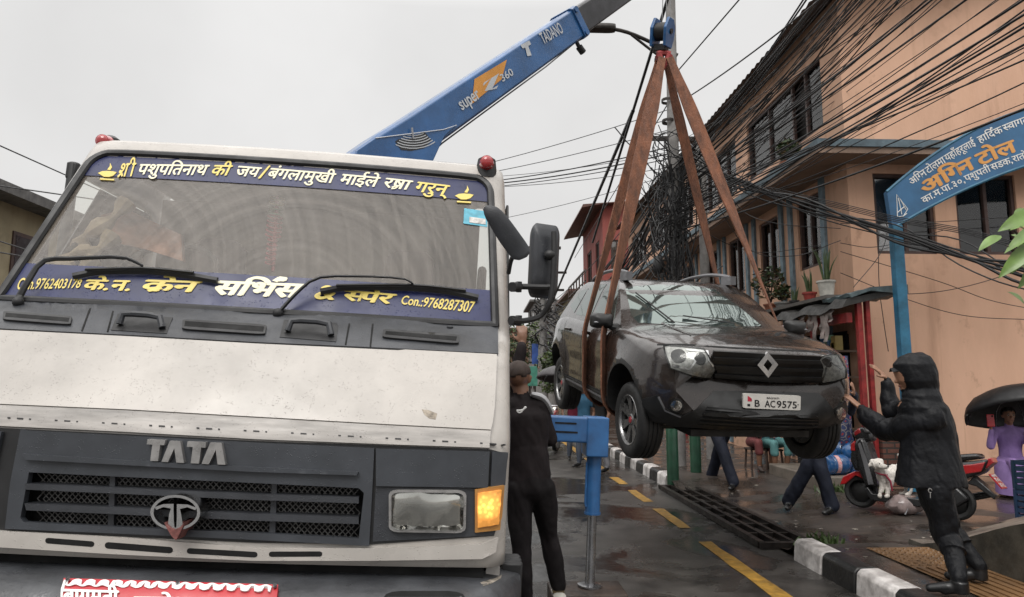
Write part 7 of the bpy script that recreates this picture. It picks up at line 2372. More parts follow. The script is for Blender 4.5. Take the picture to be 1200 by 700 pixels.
for x in (.57, -.57):
    b = new_bm(); lathe(b, [(.15, -.04), (.19, -.05), (.215, -.035), (.222, 0), (.215, .035), (.19, .05), (.15, .04), (.15, -.04)], 32, Matrix.Translation((x, 0, .222)) @ Euler((RAD(90), 0, 0)).to_matrix().to_4x4()); w = obj('wheel', b, m_tyre, sc_)
    b = new_bm(); lathe(b, [(.155, -.03), (.155, .03), (.05, .035), (0, .035)], 20, Matrix.Translation((x, 0, .222)) @ Euler((RAD(90), 0, 0)).to_matrix().to_4x4()); lathe(b, [(.155, .03), (.05, -.035), (0, -.035)], 20, Matrix.Translation((x, 0, .222)) @ Euler((RAD(90), 0, 0)).to_matrix().to_4x4()); obj('rim', b, m_rimk, w)
sp_('front_fender', [(.38, .36), (.46, .46), (.61, .49), (.78, .40), (.83, .28), (.75, .30), (.61, .43), (.48, .38)], -.075, .075, m_scr)
sp_('leg_shield', [(.30, .30), (.36, .62), (.44, .92), (.52, .96), (.60, .86), (.56, .55), (.46, .30)], -.15, .15, m_sck, bev=.05)
sp_('front_apron', [(.50, .52), (.55, .90), (.64, .84), (.66, .62), (.60, .48)], -.13, .13, m_sck, bev=.04)
sp_('side_flash', [(.34, .34), (.42, .66), (.50, .88), (.53, .86), (.47, .62), (.41, .33)], -.156, -.150, m_rail, bev=.002)
sp_('side_flash', [(.34, .34), (.42, .66), (.50, .88), (.53, .86), (.47, .62), (.41, .33)], .150, .156, m_rail, bev=.002)
sp_('apron_flash', [(.56, .76), (.585, .90), (.635, .85), (.645, .76)], -.134, .134, m_scr, bev=.01)
sp_('floorboard', [(-.30, .16), (-.25, .22), (.36, .22), (.42, .30), (.46, .26), (.38, .13), (-.2, .12)], -.17, .17, m_sck)
sp_('rear_body', [(-.22, .30), (-.20, .56), (-.30, .66), (-.80, .74), (-.98, .78), (-.92, .62), (-.62, .46), (-.40, .34)], -.15, .15, m_sck, bev=.04)
sp_('rear_flash', [(-.24, .50), (-.30, .62), (-.80, .70), (-.95, .74), (-.90, .62), (-.6, .54)], -.156, .156, m_scr, bev=.01)
sp_('engine_cover', [(-.25, .2), (-.3, .34), (-.62, .42), (-.75, .28), (-.6, .16)], -.12, .12, m_sck, bev=.03)
sp_('seat', [(-.16, .62), (-.14, .72), (-.30, .73), (-.55, .79), (-.86, .84), (-.90, .78), (-.5, .68)], -.14, .14, m_sck, bev=.035)
sp_('tail_light', [(-.90, .74), (-1.0, .80), (-1.02, .74), (-.94, .66)], -.10, .10, MATS['red_lens'], bev=.01)
sp_('rear_mudguard', [(-.80, .56), (-1.02, .36), (-1.0, .30), (-.82, .44), (-.72, .46)], -.08, .08, m_sck)
b = new_bm(); tube(b, [(-.3, -.1, .2), (-.55, -.14, .24), (-.92, -.16, .36)], [.03, .05, .045], 10); obj('exhaust', b, m_sck, sc_)
b = new_bm(); box(b, (-1.03, 0, .52), (.012, .22, .20), rot=(0, RAD(38), 0)); pl_ = obj('number_plate', b, MATS['red_plate'], sc_, smooth=False)
Mp = Matrix.Translation((-1.03, 0, .52)) @ Euler((0, RAD(38), 0)).to_matrix().to_4x4()
for tx_, z0, z1 in (('बागमती', .055, .085), ('प ०२', -.01, .04), ('४२८', -.08, -.03)):
    letter_mesh([tx_], (lambda z0, z1: (lambda s, t: (Mp @ Vector((-.0075, .09 - .18 * s, z0 + (z1 - z0) * t)), Mp.to_3x3() @ Vector((-1, 0, 0)))))(z0, z1), pl_, m_white, 'lettering', bold=.04, off=.001)
sp_('handlebar_cowl', [(.36, .92), (.38, 1.04), (.50, 1.10), (.62, 1.02), (.60, .92), (.48, .88)], -.10, .10, m_sck, bev=.035)
sp_('cowl_flash', [(.50, 1.02), (.53, 1.075), (.605, 1.015), (.59, .96)], -.104, .104, m_scr, bev=.01)
b = new_bm(); ball(b, (.60, 0, .99), (.035, .085, .05), 14); obj('headlight', b, m_refl, sc_)
b = new_bm(); tube(b, [(.34, -.34, 1.02), (.40, -.2, 1.04), (.42, 0, 1.0), (.40, .2, 1.04), (.34, .34, 1.02)], .014, 8); obj('handlebar', b, m_blk, sc_)
for s in (-1, 1):
    b = new_bm(); tube(b, [(.36, s * .33, 1.02), (.28, s * .34, 1.02)], .019, 8); obj('grip', b, m_blk, sc_)
    b = new_bm(); tube(b, [(.40, s * .2, 1.04), (.46, s * .26, 1.2)], .005, 5); ball(b, (.46, s * .27, 1.23), (.012, .06, .04), 12); obj('mirror', b, m_blk, sc_)
b = new_bm(); tube(b, [(-.1, .1, .2), (-.06, .24, .01)], .012, 6); obj('side_stand', b, m_steel, sc_)
# helmet-like cover seen on the handlebar is part of the cowl; dog on the footboard
SM = XF[sc_.name]
dl = lambda x, y, z: SM @ Vector((x, y, z))
m_fur = mat('white_fur', (.66, .62, .57), rough=.85, var=.2, scale=8, bump=.5, bscale=90)
sgn = 1 if (SM.to_3x3() @ Vector((0, 1, 0))).y < 0 else -1     # towards the camera
def at_dog(x, y, d): return at(x, y, d)
YD = (dl(.12, sgn * .14, 0)).y - .02
dg_f = [at(1032, 579, YD - .03), at(1040, 582, YD - .03)]
zfl = dl(.1, 0, .225).z
dogt = thing('dog', 'white dog with red collar standing on the footboard of the scooter', 'dog', (at(1040, 575, YD).x, YD, zfl))
hc = at(1028, 545, YD - .06)
ch_ = at(1037, 558, YD + .0)
rp_ = at(1060, 550, YD + .05)
caps = [(0, ch_, .085, lerp(ch_, rp_, .5) + Vector((0, 0, .015)), .075), (0, lerp(ch_, rp_, .5), .074, rp_, .078), (0, ch_ + Vector((-.02, -.02, .02)), .07, lerp(ch_, hc, .6), .06), (0, hc + Vector((.01, .01, .012)), .062, hc + Vector((-.015, -.01, .01)), .056), (0, hc + Vector((-.01, -.03, -.005)), .036, hc + Vector((.045, -.095, -.012)), .022),
        (0, hc + Vector((-.045, .01, .04)), .022, hc + Vector((-.075, .015, -.005)), .018), (0, hc + Vector((.05, .02, .045)), .022, hc + Vector((.075, .02, .0)), .018)]
for q, top in ((at(1032, 580, YD - .03), ch_ + Vector((-.035, -.02, -.03))), (at(1040, 583, YD - .06), ch_ + Vector((.03, -.04, -.03)))):
    q.z = zfl + .018
    el_ = lerp(top, q, .5) + Vector((.012, .015, 0))
    caps += [(0, top, .044, el_, .03), (0, el_, .028, q + Vector((0, 0, .03)), .020), (0, q, .022, q + Vector((-.03, -.03, -.004)), .02)]
for dy in (-.045, .05):
    h0 = rp_ + Vector((.0, dy, -.01)); kn = h0 + Vector((-.05, 0, -.11)); hk_ = Vector((h0.x + .045, h0.y, zfl + .1)); pw = Vector((h0.x + .01, h0.y, zfl + .018))
    caps += [(0, h0, .062, kn, .042), (0, kn, .038, hk_, .022), (0, hk_, .02, pw, .018), (0, pw, .02, pw + Vector((-.04, 0, 0)), .018)]
caps += [(0, rp_ + Vector((.04, 0, .05)), .028, rp_ + Vector((.03, .02, .13)), .03), (0, rp_ + Vector((.03, .02, .13)), .03, rp_ + Vector((-.04, .02, .15)), .022)]
body_mesh('body', caps, [m_fur], dogt, voxel=.007, wrinkle=.006, cloth=(0,), wf=28, smooth=2)
Mi = XF[dogt.name].inverted()
b = new_bm(); ball(b, Mi @ (hc + Vector((.052, -.115, -.004))), .012, 8); obj('nose', b, PUP, dogt)
for dx, dy in ((-.012, -.056), (.036, -.047)):
    b = new_bm(); ball(b, Mi @ (hc + Vector((dx, dy - .008, .018))), .009, 8); obj('eye', b, PUP, dogt)
b = new_bm(); q = lerp(ch_, hc, .45); tube(b, [Mi @ (q + Vector((.064 * math.cos(a), .064 * math.sin(a) , .025 * math.sin(a) - .01))) for a in [RAD(24 * i) for i in range(16)]], .009, 6); tube(b, [Mi @ (q + Vector((.0, -.07, -.03))), Mi @ (q + Vector((.035, -.10, -.10))), Mi @ (q + Vector((.06, -.08, -.2)))], .011, 6); obj('collar', b, mat('red_collar', (.3, .02, .05), rough=.6), dogt)
# =================================================================== poles, cables and small things
m_pole = mat('concrete_pole', (.24, .23, .22), rough=.7, var=.3, bump=.3, bscale=40)
m_cab = mat('black_cable', (.012, .012, .013), rough=.5, var=.2)
m_cabg = mat('grey_cable', (.10, .10, .105), rough=.5, var=.3)
def pole(label, px_, Y, top, r0, r1, lean=0., group=None):
    a = Vector((at(px_, 400, Y).x, Y, .14))
    o = thing('utility_pole', label, 'utility pole', a, group=group)
    h = at(px_, top, Y).z - .14 if top < 300 else top
    b = new_bm(); tube(b, [(0, 0, 0), (lean * .5, 0, h / 2), (lean, 0, h)], [r0, (r0 + r1) / 2, r1], 14); obj('shaft', b, m_pole, o)
    return o, h
P1, H1 = pole('tall concrete pole carrying the cable tangle and a street lamp arm', 791, 12.0, -60, .13, .085, .12)
for z in (5.15, 6.2, 6.6):
    b = new_bm(); lathe(b, [(.12, z), (.125, z + .03), (.12, z + .06)], 12); obj('pole_band', b, m_iron, P1)
b = new_bm(); box(b, (0, 0, 5.9), (.9, .06, .08)); obj('crossarm', b, m_iron, P1)
for dz, dx, s in ((4.5, -.3, 1), (3.7, -.28, .8), (3.55, .3, 1.3)):
    b = new_bm(); ball(b, (dx, -.12, dz - 1.0), (.10 * s, .08, .16 * s), 12); obj('splice_closure', b, m_blk, P1)
b = new_bm(); cyl(b, (-.45, -.1, 2.75), (-.3, -.25, 2.55), .09, n=12); obj('camera_housing', b, m_blk, P1)
lx = lambda x, y, Y: at(x, y, Y) - Vector(P1.location)
b = new_bm(); tube(b, spl([lx(794, 65, 12), lx(770, 53, 11.95), lx(735, 38, 11.9), lx(705, 32, 11.9)], 12), .035, 8); tube(b, spl([lx(793, 78, 12), lx(770, 64, 11.95), lx(740, 41, 11.9)], 8), .025, 8); obj('lamp_arm', b, m_iron, P1)
b = new_bm(); q = lx(698, 33, 11.9); loft(b, [[q + Vector((x * .32 + .05, y * .11 * k, -.02 + z)) for x, y in rrect(-1, -1, 1, 1, .5, 4)] for k, z in ((.6, .09), (1, .03), (1, 0), (.85, -.03))]); obj('lamp_head', b, m_iron, P1)
P2, H2 = pole('shorter grey steel pole beside the tangled concrete pole', 829, 13.0, 150, .09, .085)
FP, HF = pole('far pole wrapped in cables left of the lifted car', 634, 33, 372, .2, .16) if False else (None, None)
for px_, Y, top, lb, g in ((637, 30, 8.2, 'far cable draped pole seen over the bystander umbrella', None), (648, 38, 8.4, 'second far pole just right of the cable draped one', None)):
    a = Vector((at(px_, 400, Y).x, Y, .0))
    o = thing('utility_pole', lb, 'utility pole', a)
    b = new_bm(); tube(b, [(0, 0, 0), (0, 0, top)], [.2, .15], 10); obj('shaft', b, m_pole, o)
    for dz, wd in ((.6, 1.6), (1.6, 1.3)):
        b = new_bm(); box(b, (0, 0, top - dz), (wd, .12, .12)); obj('crossarm', b, m_iron, o)
    b = new_bm(); rg = random.Random(Y)
    for k in range(10):
        z = 3.2 + rg.random() * 2.6; r = .28 + rg.random() * .3
        tube(b, [Vector((rg.uniform(-.2, .2) + r * math.cos(q), r * .5 * math.sin(q), z + .25 * math.sin(q * 2 + k))) for q in [2 * math.pi * i / 10 for i in range(11)]], .035, 4, caps=False)
    obj('cable_coil', b, m_cab, o)
# the tangle round the pole: nobody could count these loops
b = new_bm(); rg = random.Random(4)
TX = at(789, 230, 11.9)
for k in range(110):
    t = rg.random()
    y = 150 + 175 * t
    wd = 34 * math.exp(-((y - 215) / 55) ** 2) + 9
    cx = 787 + rg.gauss(0, wd * .36); Y = 11.9 + rg.uniform(-.35, .3)
    c = at(cx, y, Y)
    kind = rg.random()
    if kind < .35:                                # coils
        r = rg.uniform(.12, .34); sq = rg.uniform(.5, 1.5)
        a0 = rg.uniform(0, 6.28); n = 12
        tube(b, [c + Vector((r * math.cos(a0 + 2 * math.pi * i / n), .3 * r * math.sin(2 * math.pi * i / n + 1), r * sq * math.sin(a0 + 2 * math.pi * i / n))) for i in range(int(n * rg.uniform(.5, 1.1)))], rg.uniform(.006, .012), 4, caps=False)
    else:                                         # drooping loops
        d = Vector((rg.gauss(0, .45), rg.gauss(0, .3), rg.uniform(-.35, .35)))
        tube(b, [c - d + (2 * d) * (i / 8) - Vector((0, 0, rg.uniform(.8, 1.2) * .5 * (1 - (2 * i / 8 - 1) ** 2))) + Vector((rg.gauss(0, .015), 0, rg.gauss(0, .015))) for i in range(9)], rg.uniform(.006, .012), 4, caps=False)
for k in range(12):                               # the dense core hanging down the pole
    x = at(790 + rg.gauss(0, 9), 200, 11.8).x
    tube(b, [Vector((x + rg.gauss(0, .04) + .05 * math.sin(i + k), 11.8 + rg.gauss(0, .05), 2.9 + i * .32)) for i in range(9)], rg.uniform(.012, .03), 5, caps=False)
o = obj('cable_tangle', b, m_cab); tag(o, 'dense black tangle of coiled cables round the concrete pole', 'cable tangle', kind='stuff')
# cables, one object each
CT = [0]
def cable(pts, r, label, group, m=None, n=26):
    b = new_bm(); tube(b, pts, r, 5, caps=False)
    o = obj('overhead_cable', b, m or m_cab); tag(o, label, 'cable', group); CT[0] += 1
    return o
def run(p0, Y0, p1, Y1, T=1., sag=.0, t0=0., n=24):
    A, B = at(*p0, Y0), at(*p1, Y1)
    f = lambda t: A + (B - A) * t - Vector((0, 0, sag * 4 * (t / T) * (1 - t / T)))
    k = sag * 4 * (1 / T) * (1 - 1 / T) if T > 1 else 0
    return [f(t0 + (T - t0) * i / n) + Vector((0, 0, k * (t0 + (T - t0) * i / n))) for i in range(n + 1)]
rg = random.Random(11)
GB = ('black cable in the dense bundle from the tangled pole to the upper right', 'cables running up the street to the near pole')
for k in range(52):
    u = rg.random()
    # fan: steep cables leave through the top edge, flatter ones through the right edge
    if u < .66:
        e = (rg.uniform(955, 1200), 0) if u < .5 else (rg.uniform(930, 1010), 0)
    else:
        e = (1200, rg.uniform(0, 135) ** 1.0)
    frac = 0 if e[1] > 0 else (1200 - e[0]) / 245
    s = (792 + rg.uniform(-6, 10), 262 - 70 * frac + rg.gauss(0, 17))
    Y1 = 6.2 + 2.6 * frac + rg.uniform(-.25, .25)
    cable(run(s, 12 + rg.uniform(-.3, .3), e, Y1, T=2.4, sag=rg.uniform(.25, .75), n=20), rg.choice([.005, .006, .006, .008, .010, .014]), *GB)
GS = ('black cable crossing in front of the curtained upper windows', 'cables strung along the upper windows')
for k in range(22):                               # second family hugging the facade
    s = (815 + rg.uniform(-18, 25), 205 + rg.gauss(0, 25)); e = (rg.uniform(985, 1120), rg.uniform(-10, 20))
    cable(run(s, 14, e, 8.8, T=1.9, sag=rg.uniform(.1, .4), n=16), rg.choice([.006, .008, .01]), *GS)
GD = ('black cable drooping from the pole past the blue arch post to the right edge', 'cables drooping across the peach wall')
for k in range(13):
    w = [(808, 186 + rg.gauss(0, 9)), (868, 214 + rg.gauss(0, 5)), (945, 243 + rg.gauss(0, 6)), (1050, 276 + rg.gauss(0, 6)), (1125, 300 + rg.gauss(0, 7)), (1205, 322 + rg.gauss(0, 9)), (1330, 350)]
    if k >= 9: w = [(815, 150 + 8 * k), (880, 190 + 3 * k), (960, 215 + 2 * k), (1050, 236 + 2 * k), (1130, 250 + 2 * k), (1205, 268 + 2 * k), (1330, 290)]
    ys = [11.6, 10.9, 10, 8.8, 8.1, 7.5, 6.4]
    cable([Vector(p) for p in spl([at(*p, y) for p, y in zip(w, ys)], 30)], rg.choice([.009, .012, .018]) if k < 9 else .006, *GD)
GW = ('thin cable slung slack across the peach wall below the arch', 'thin wires on the peach wall')
for w in ([(985, 285), (1020, 290), (1060, 283), (1105, 270)], [(830, 222), (875, 290), (930, 300), (985, 282)], [(985, 320), (1060, 350), (1130, 370), (1210, 375)], [(1020, 346), (1100, 342), (1170, 325), (1225, 300)], [(840, 200), (868, 245), (910, 262), (985, 268)], [(1000, 337), (1030, 300), (1040, 270), (1034, 255)], [(1030, 268), (1030, 330), (1036, 380), (1041, 412)], [(985, 295), (1100, 330), (1160, 352), (1225, 365)], [(800, 250), (840, 280), (890, 296), (960, 288)], [(985, 262), (1060, 262), (1150, 257), (1230, 252)]):
    cable([Vector(p) for p in spl([at(*p, 10.2 if p[0] > 900 else 11.2) for p in w], 20)], .006, *GW)
GL = ('thin cable crossing the pale sky from the tangled pole to behind the truck', 'cables crossing the sky to the left')
for s, e, r in (((785, 128), (500, 208), .008), ((785, 152), (500, 215), .008), ((785, 172), (560, 214), .012), ((785, 180), (560, 217), .014), ((785, 186), (540, 222), .009), ((785, 196), (555, 220), .007), ((785, 205), (540, 265), .006), ((785, 178), (560, 208), .006)):
    cable(run(s, 12, e, 15, T=2.2, sag=.4), r, *GL, m=m_cabg if r < .009 else None)
GF = ('slack cable fanning down from the tangled pole to the far poles', 'cables down to the far end of the street')
for k in range(34):
    s = (786 + rg.uniform(-8, 8), 190 + rg.uniform(0, 110)); q = rg.random()
    e = (637 + rg.uniform(-6, 14), 372 + rg.uniform(-25, 45))
    A, B = at(*s, 12), at(*e, 30 + rg.uniform(-1, 1)); sg_ = rg.uniform(.15, 1.6)
    cable([A + (B - A) * t - Vector((0, 0, sg_ * 4 * t * (1 - t))) for t in [i / 22 for i in range(23)]], rg.choice([.009, .011, .014, .018]), *GF)
for k in range(12):                               # slack loops beyond the truck mirror
    s = (637 + rg.uniform(-3, 3), 365 + rg.uniform(0, 50)); e = (700 + rg.uniform(-20, 30), 340 + rg.uniform(-10, 55))
    A, B = at(*s, 30), at(*e, 20); sg_ = rg.uniform(.3, 1.3)
    cable([A + (B - A) * t - Vector((0, 0, sg_ * 4 * t * (1 - t))) for t in [i / 16 for i in range(17)]], rg.uniform(.012, .02), 'grey slack cable hanging between the far poles and the car', 'slack cables near the far poles', m=m_cabg)
cable(run((783, -3), 9.2, (742, 130), 11.5, T=2.9, t0=-.6), .026, 'thick black cable passing behind the hook block and straps', None)
q = run((742, 130), 11.5, (648, 352), 24, T=1.25); cable(q, .035, 'thick black cable descending over the red building to the far poles', None)
cable(run((792, 86), 12, (866, 0), 9.5, T=3), .012, 'lone black cable rising from the lamp pole to the top edge', None)
cable(run((785, 118), 12.1, (690, 275), 24, T=1.4), .012, 'medium black cable dropping left of the strap apex', None)
cable(run((800, 118), 12, (985, -20), 7.4, T=2.2, sag=.3), .012, 'upper black cable leading to the roof corner', None)
for p0, p1, lb in (((0, 171), (85, 209), 'thin cable over the truck roof at far left'), ((0, 218), (70, 228), 'cable above the cream house roof'), ((0, 283), (40, 296), 'upper cable across the cream house window'), ((0, 296), (42, 303), 'lower cable across the cream house window')):
    cable(run(p0, 9, p1, 10.5, T=3, t0=-1.5), .010, lb, None)
# two green posts by the kerb
for x, y, lb in ((789, 570, 'dark green steel post nearer the kerb end'), (816, 562, 'dark green steel post farther from the kerb')):
    q = on(x, y, .03)
    b = new_bm(); lathe(b, [(0, 1.92), (.075, 1.92), (.088, 1.90), (.088, 0), (.1, 0), (.1, .012), (.088, .02)], 20)
    o = obj('steel_post', b, mat('green_post', (.018, .075, .04), rough=.4, var=.3, coat=.2)); o.location = q
    tag(o, lb, 'post')
# blue water jugs on the step
m_jug = mat('blue_jug', (.035, .14, .36), rough=.12, var=.25, coat=.5); bsdf(m_jug).inputs['Transmission Weight'].default_value = .35
def jug(label, loc, rot=(0, 0, 0)):
    o = thing('water_jug', label, 'water jug', loc, rot)
    b = new_bm()
    pr = [(0, 0), (.12, 0), (.135, .015), (.135, .09), (.128, .1), (.135, .11), (.135, .2), (.128, .21), (.135, .22), (.135, .30), (.12, .35), (.06, .41), (.032, .43), (.032, .47)]
    lathe(b, pr, 28); obj('bottle', b, m_jug, o)
    b = new_bm(); lathe(b, [(.036, .445), (.036, .485), (.03, .49), (0, .49)], 16); obj('cap', b, mat('blue_cap', (.03, .10, .4), rough=.4), o)
    b = new_bm(); r_ = .1362
    fs = [[b.verts.new((r_ * math.cos(a), r_ * math.sin(a), z)) for a in [RAD(200 + 10 * i) for i in range(13)]] for z in (.13, .19)]
    for i in range(12): b.faces.new((fs[0][i], fs[0][i + 1], fs[1][i + 1], fs[1][i]))
    obj('label_sticker', b, mat('jug_label', (.6, .5, .5), rough=.5, scale=40, col2=(.5, .1, .1)), o)
    return o
gz = .302
for x, Y, lb in ((968, 9.75, 'blue water jug at the left end of the row on the step'), (984, 9.95, 'blue water jug in the middle of the row behind the others'), (996, 9.7, 'blue water jug at the right end beside the scooter')):
    jug(lb, (at(x, 500, Y).x, Y, gz), (0, 0, random.random()))
jg = jug('blue water jug lying on its side at the front of the step', (at(964, 500, 9.42).x, 9.45, gz + .137), (0, RAD(90), RAD(12)))
# packs of clear bottles
m_clr = mat('clear_plastic', (.75, .8, .82), rough=.08, var=.05); bsdf(m_clr).inputs['Transmission Weight'].default_value = .8
def pack(label, loc):
    o = thing('bottle_pack', label, 'bottle pack', loc)
    for i in range(4):
        for j in range(2):
            b = new_bm(); M = Matrix.Translation((i * .082, j * .082, 0))
            lathe(b, [(0, 0), (.036, 0), (.039, .01), (.039, .2), (.03, .24), (.014, .27), (.014, .3)], 14, M); bt2 = obj('bottle', b, m_clr, o)
            b = new_bm(); lathe(b, [(.0405, .1), (.0405, .16)], 14, M); obj('bottle_label', b, mat('bottle_label', (.25, .3, .5), rough=.4), bt2)
            b = new_bm(); lathe(b, [(.017, .285), (.017, .305), (0, .305)], 10, M); obj('cap', b, m_white, bt2)
q = on(862, 520, .13); q2 = on(866, 513, .13)
pack('shrink wrapped pack of clear water bottles at the front', (q.x, q.y, .13)); pack('second pack of clear water bottles just behind the first', (q2.x, q2.y + .3, .13))
b = new_bm(); lathe(b, [(.13, 0), (.15, .28), (.155, .3), (.14, .29), (.12, .01)], 20); o = obj('plastic_bucket', b, mat('red_bucket', (.5, .05, .06), rough=.4)); q = on(806, 512, .14); o.location = (q.x, q.y + .4, .14); tag(o, 'red plastic bucket standing between the green posts', 'bucket')
# crate of vegetables on the ramp
zc = plat_z(5.35, 6.6)
def crate(label, loc, col, rz):
    o = thing('plastic_crate', label, 'crate', loc, (0, 0, rz))
    b = new_bm(); m = mat('crate_' + label.split()[0], col, rough=.45)
    for z in (.0, .06, .12, .18, .24):
        for s in (-1, 1): box(b, (0, s * .2, z + .02), (.56, .014, .04)); box(b, (s * .28, 0, z + .02), (.014, .4, .04))
    for sx in (-1, 1):
        for sy in (-1, 1): box(b, (sx * .28, sy * .2, .14), (.03, .03, .28))
    box(b, (0, 0, .008), (.55, .39, .014))
    obj('basket', b, m, o, smooth=False)
    return o
cq = (at(1233, 500, 6.6).x, 6.6)
crate('navy plastic crate at the bottom under the vegetable crate', (*cq, plat_z(*cq) - .12), (.03, .06, .12), .1)
cr_ = crate('dark blue plastic crate full of vegetables at the right edge', (cq[0], cq[1], plat_z(*cq) + .165), (.018, .045, .08), .12)
rg = random.Random(5)
for k in range(9):
    c = cr_.location + Vector((rg.uniform(-.22, .2), rg.uniform(-.15, .15), .27 + rg.uniform(0, .06)))
    b = new_bm(); ball(b, (0, 0, 0), (.06, .05, .045), 10)
    for v in b.verts: v.co *= 1 + .18 * mnoise.noise(v.co * 30 + Vector((k, 0, 0)))
    o = obj('vegetable', b, mat(['gourd_green', 'cabbage_pale', 'bag_yellow'][k % 3], [(.10, .22, .05), (.32, .38, .18), (.55, .45, .08)][k % 3], rough=.45, var=.5, scale=9)); o.location = c
    tag(o, ['green gourd', 'pale cabbage', 'yellow bagged vegetable'][k % 3] + ' heaped in the dark blue crate', 'vegetable', 'vegetables in the crate')
# clear bag on the ground under the scooter
b = new_bm(); ball(b, (0, 0, .09), (.2, .13, .1), 16)
for v in b.verts: v.co += v.co.normalized() * .05 * mnoise.noise(v.co * 14)
o = obj('plastic_bag', b, mat('pinkish_bag', (.34, .27, .26), rough=.15, var=.4, scale=9)); q = on(1062, 603, .12); o.location = (q.x, q.y, .125); tag(o, 'crumpled translucent plastic bag lying below the scooter', 'bag')
# pots with plants on the shop roof
m_aloe = mat('aloe_green', (.10, .15, .06), rough=.5, var=.4); m_terra = mat('terracotta', (.28, .10, .055), rough=.7); m_dry = mat('dry_leaf', (.13, .085, .035), rough=.7, var=.5)
def pot(label, loc, r, h, m, plant, ph, n, seed):
    rg = random.Random(seed)
    o = thing('potted_plant', label, 'potted plant', loc)
    b = new_bm(); lathe(b, [(0, 0), (r * .75, 0), (r, h), (r * 1.08, h), (r * 1.08, h - .03), (r * .98, h - .03)], 20); lathe(b, [(r * .95, h - .02), (0, h - .02)], 16); pt = obj('pot', b, m, o)
    b = new_bm()
    if plant == 'blade':
        for k in range(n):
            a = rg.uniform(0, 6.28); l = ph * rg.uniform(.6, 1); sp = rg.uniform(.05, .3) * ph
            p = [Vector((.03 * math.cos(a), .03 * math.sin(a), h - .02)), Vector((.03 * math.cos(a) + sp * .5 * math.cos(a), sp * .5 * math.sin(a), h + l * .6)), Vector((sp * 1.2 * math.cos(a), sp * 1.2 * math.sin(a), h + l))]
            tube(b, spl(p, 6), [.022, .026, .026, .023, .018, .011, .003], 6, flat=.3)
        obj('leaf_blade', b, m_aloe, o)
        return o
    for k in range(n):
        a = rg.uniform(0, 6.28); l = ph * rg.uniform(.5, 1)
        e = Vector((l * .5 * math.cos(a), l * .5 * math.sin(a), h + l * .9))
        tube(b, spl([(0, 0, h - .02), e * .5 + Vector((0, 0, .1)), e], 5), .006, 5)
    obj('stem', b, m_bark, o)
    b = new_bm()
    leaves(b, (0, 0, h + ph * .6), (ph * .55, ph * .5, ph * .5), n * 28, .055, rg)
    obj('foliage', b, [m_leaf[0], m_leaf[1], m_dry], o, smooth=False)
    return o
def on_roof(x, X=5.4): Y = X * 800 / (x - 565) ; return (X, Y, 2.86 if Y < 10.9 else 2.83)
m_wpot = mat('white_yellow_pot', (.6, .58, .52), rough=.5, var=.3)
def shelf_at(x, y, X=5.42):
    t = ray(x, y); k = X / t.x; return CAM + t * k
for x, y, r, h, m, kd, ph, n, lb in ((969, 347, .135, .24, m_wpot, 'blade', .62, 10, 'tall aloe in a white pot with a yellow band on the shop roof'), (949, 352, .11, .13, mat('red_pot', (.35, .05, .04), rough=.5), 'blade', .42, 13, 'spiky plant in a red pot beside the white one'), (917, 362, .13, .12, mat('grey_pot', (.22, .22, .21), rough=.6), 'bush', .3, 7, 'small plant in a grey bowl on the shop roof'), (903, 364, .12, .12, m_terra, 'bush', .66, 12, 'bushy half dry shrub in a terracotta pot at the roof end'), (931, 359, .08, .1, mat('black_pot', (.02, .02, .02), rough=.6), 'blade', .3, 7, 'small dark plant in a black pot between the others')):
    q = shelf_at(x, y); pot(lb, q, r, h, m, kd, ph, n, x)
q = shelf_at(925, 191, 5.45); pot('green bush in a trough on the upper ledge below the open window', (q.x, q.y, 5.325), .16, .14, m_terra, 'bush', .38, 16, 77)
# the tarpaulin roof carries a plank for the pots
b = new_bm(); q1 = shelf_at(972, 347.5); q2 = shelf_at(896, 366)
r0 = [[q + Vector((x, 0, z)) for x, z in ((-.17, -.06), (.2, -.06), (.2, -.005), (-.17, -.005))] for q in (q1 + Vector((0, -.25, 0)), q2 + Vector((0, .2, 0)))]
loft(b, r0); o = obj('pot_shelf', b, mat('grey_plank', (.12, .11, .10), rough=.7), smooth=False); tag(o, 'weathered plank carrying the flower pots above the shop roof', 'plank')
# broad leaved shrub at the right edge
sh = thing('broad_leaf_shrub', 'broad leaved green shrub hanging into view at the right edge below the arch', 'shrub', (4.95, 5.7, plat_z(4.95, 5.7) - .03))
b = new_bm(); S0 = Vector(sh.location); rg = random.Random(2)
tips = []
tube(b, spl([(0, 0, 0), (.02, 0, 1.2), (-.05, -.02, 2.0)], 8), [.03] * 4 + [.025] * 5, 7)
for (x, y, Y) in ((1188, 270, 5.4), (1192, 300, 5.4), (1215, 260, 5.5), (1230, 300, 5.6), (1180, 288, 5.35)):
    e = at(x, y, Y) - S0
    tube(b, spl([(-.02, 0, 1.7), (e + Vector((.0, 0, 1.7))) * .5 + Vector((.1, 0, .05)), e], 6), .009, 5); tips.append(e)
obj('stem', b, m_bark, sh)
def bigleaf(bm, p, d, n, l, w):
    d, n = Vector(d).normalized(), Vector(n); n = (n - d * n.dot(d)).normalized(); s = d.cross(n)
    rows = []
    for i in range(9):
        t = i / 8; ww = w * math.sin(math.pi * t ** .8) ** .8 * (1 - .15 * t)
        c = p + d * (l * t) - n * (l * .25 * t * t)
        rows.append([bm.verts.new(c + s * (ww * q) + n * (abs(q) * ww * .25)) for q in (-1, -.5, 0, .5, 1)])
    for r0, r1 in zip(rows, rows[1:]):
        for k in range(4):
            try: bm.faces.new((r0[k], r0[k + 1], r1[k + 1], r1[k]))
            except ValueError: pass
b = new_bm()
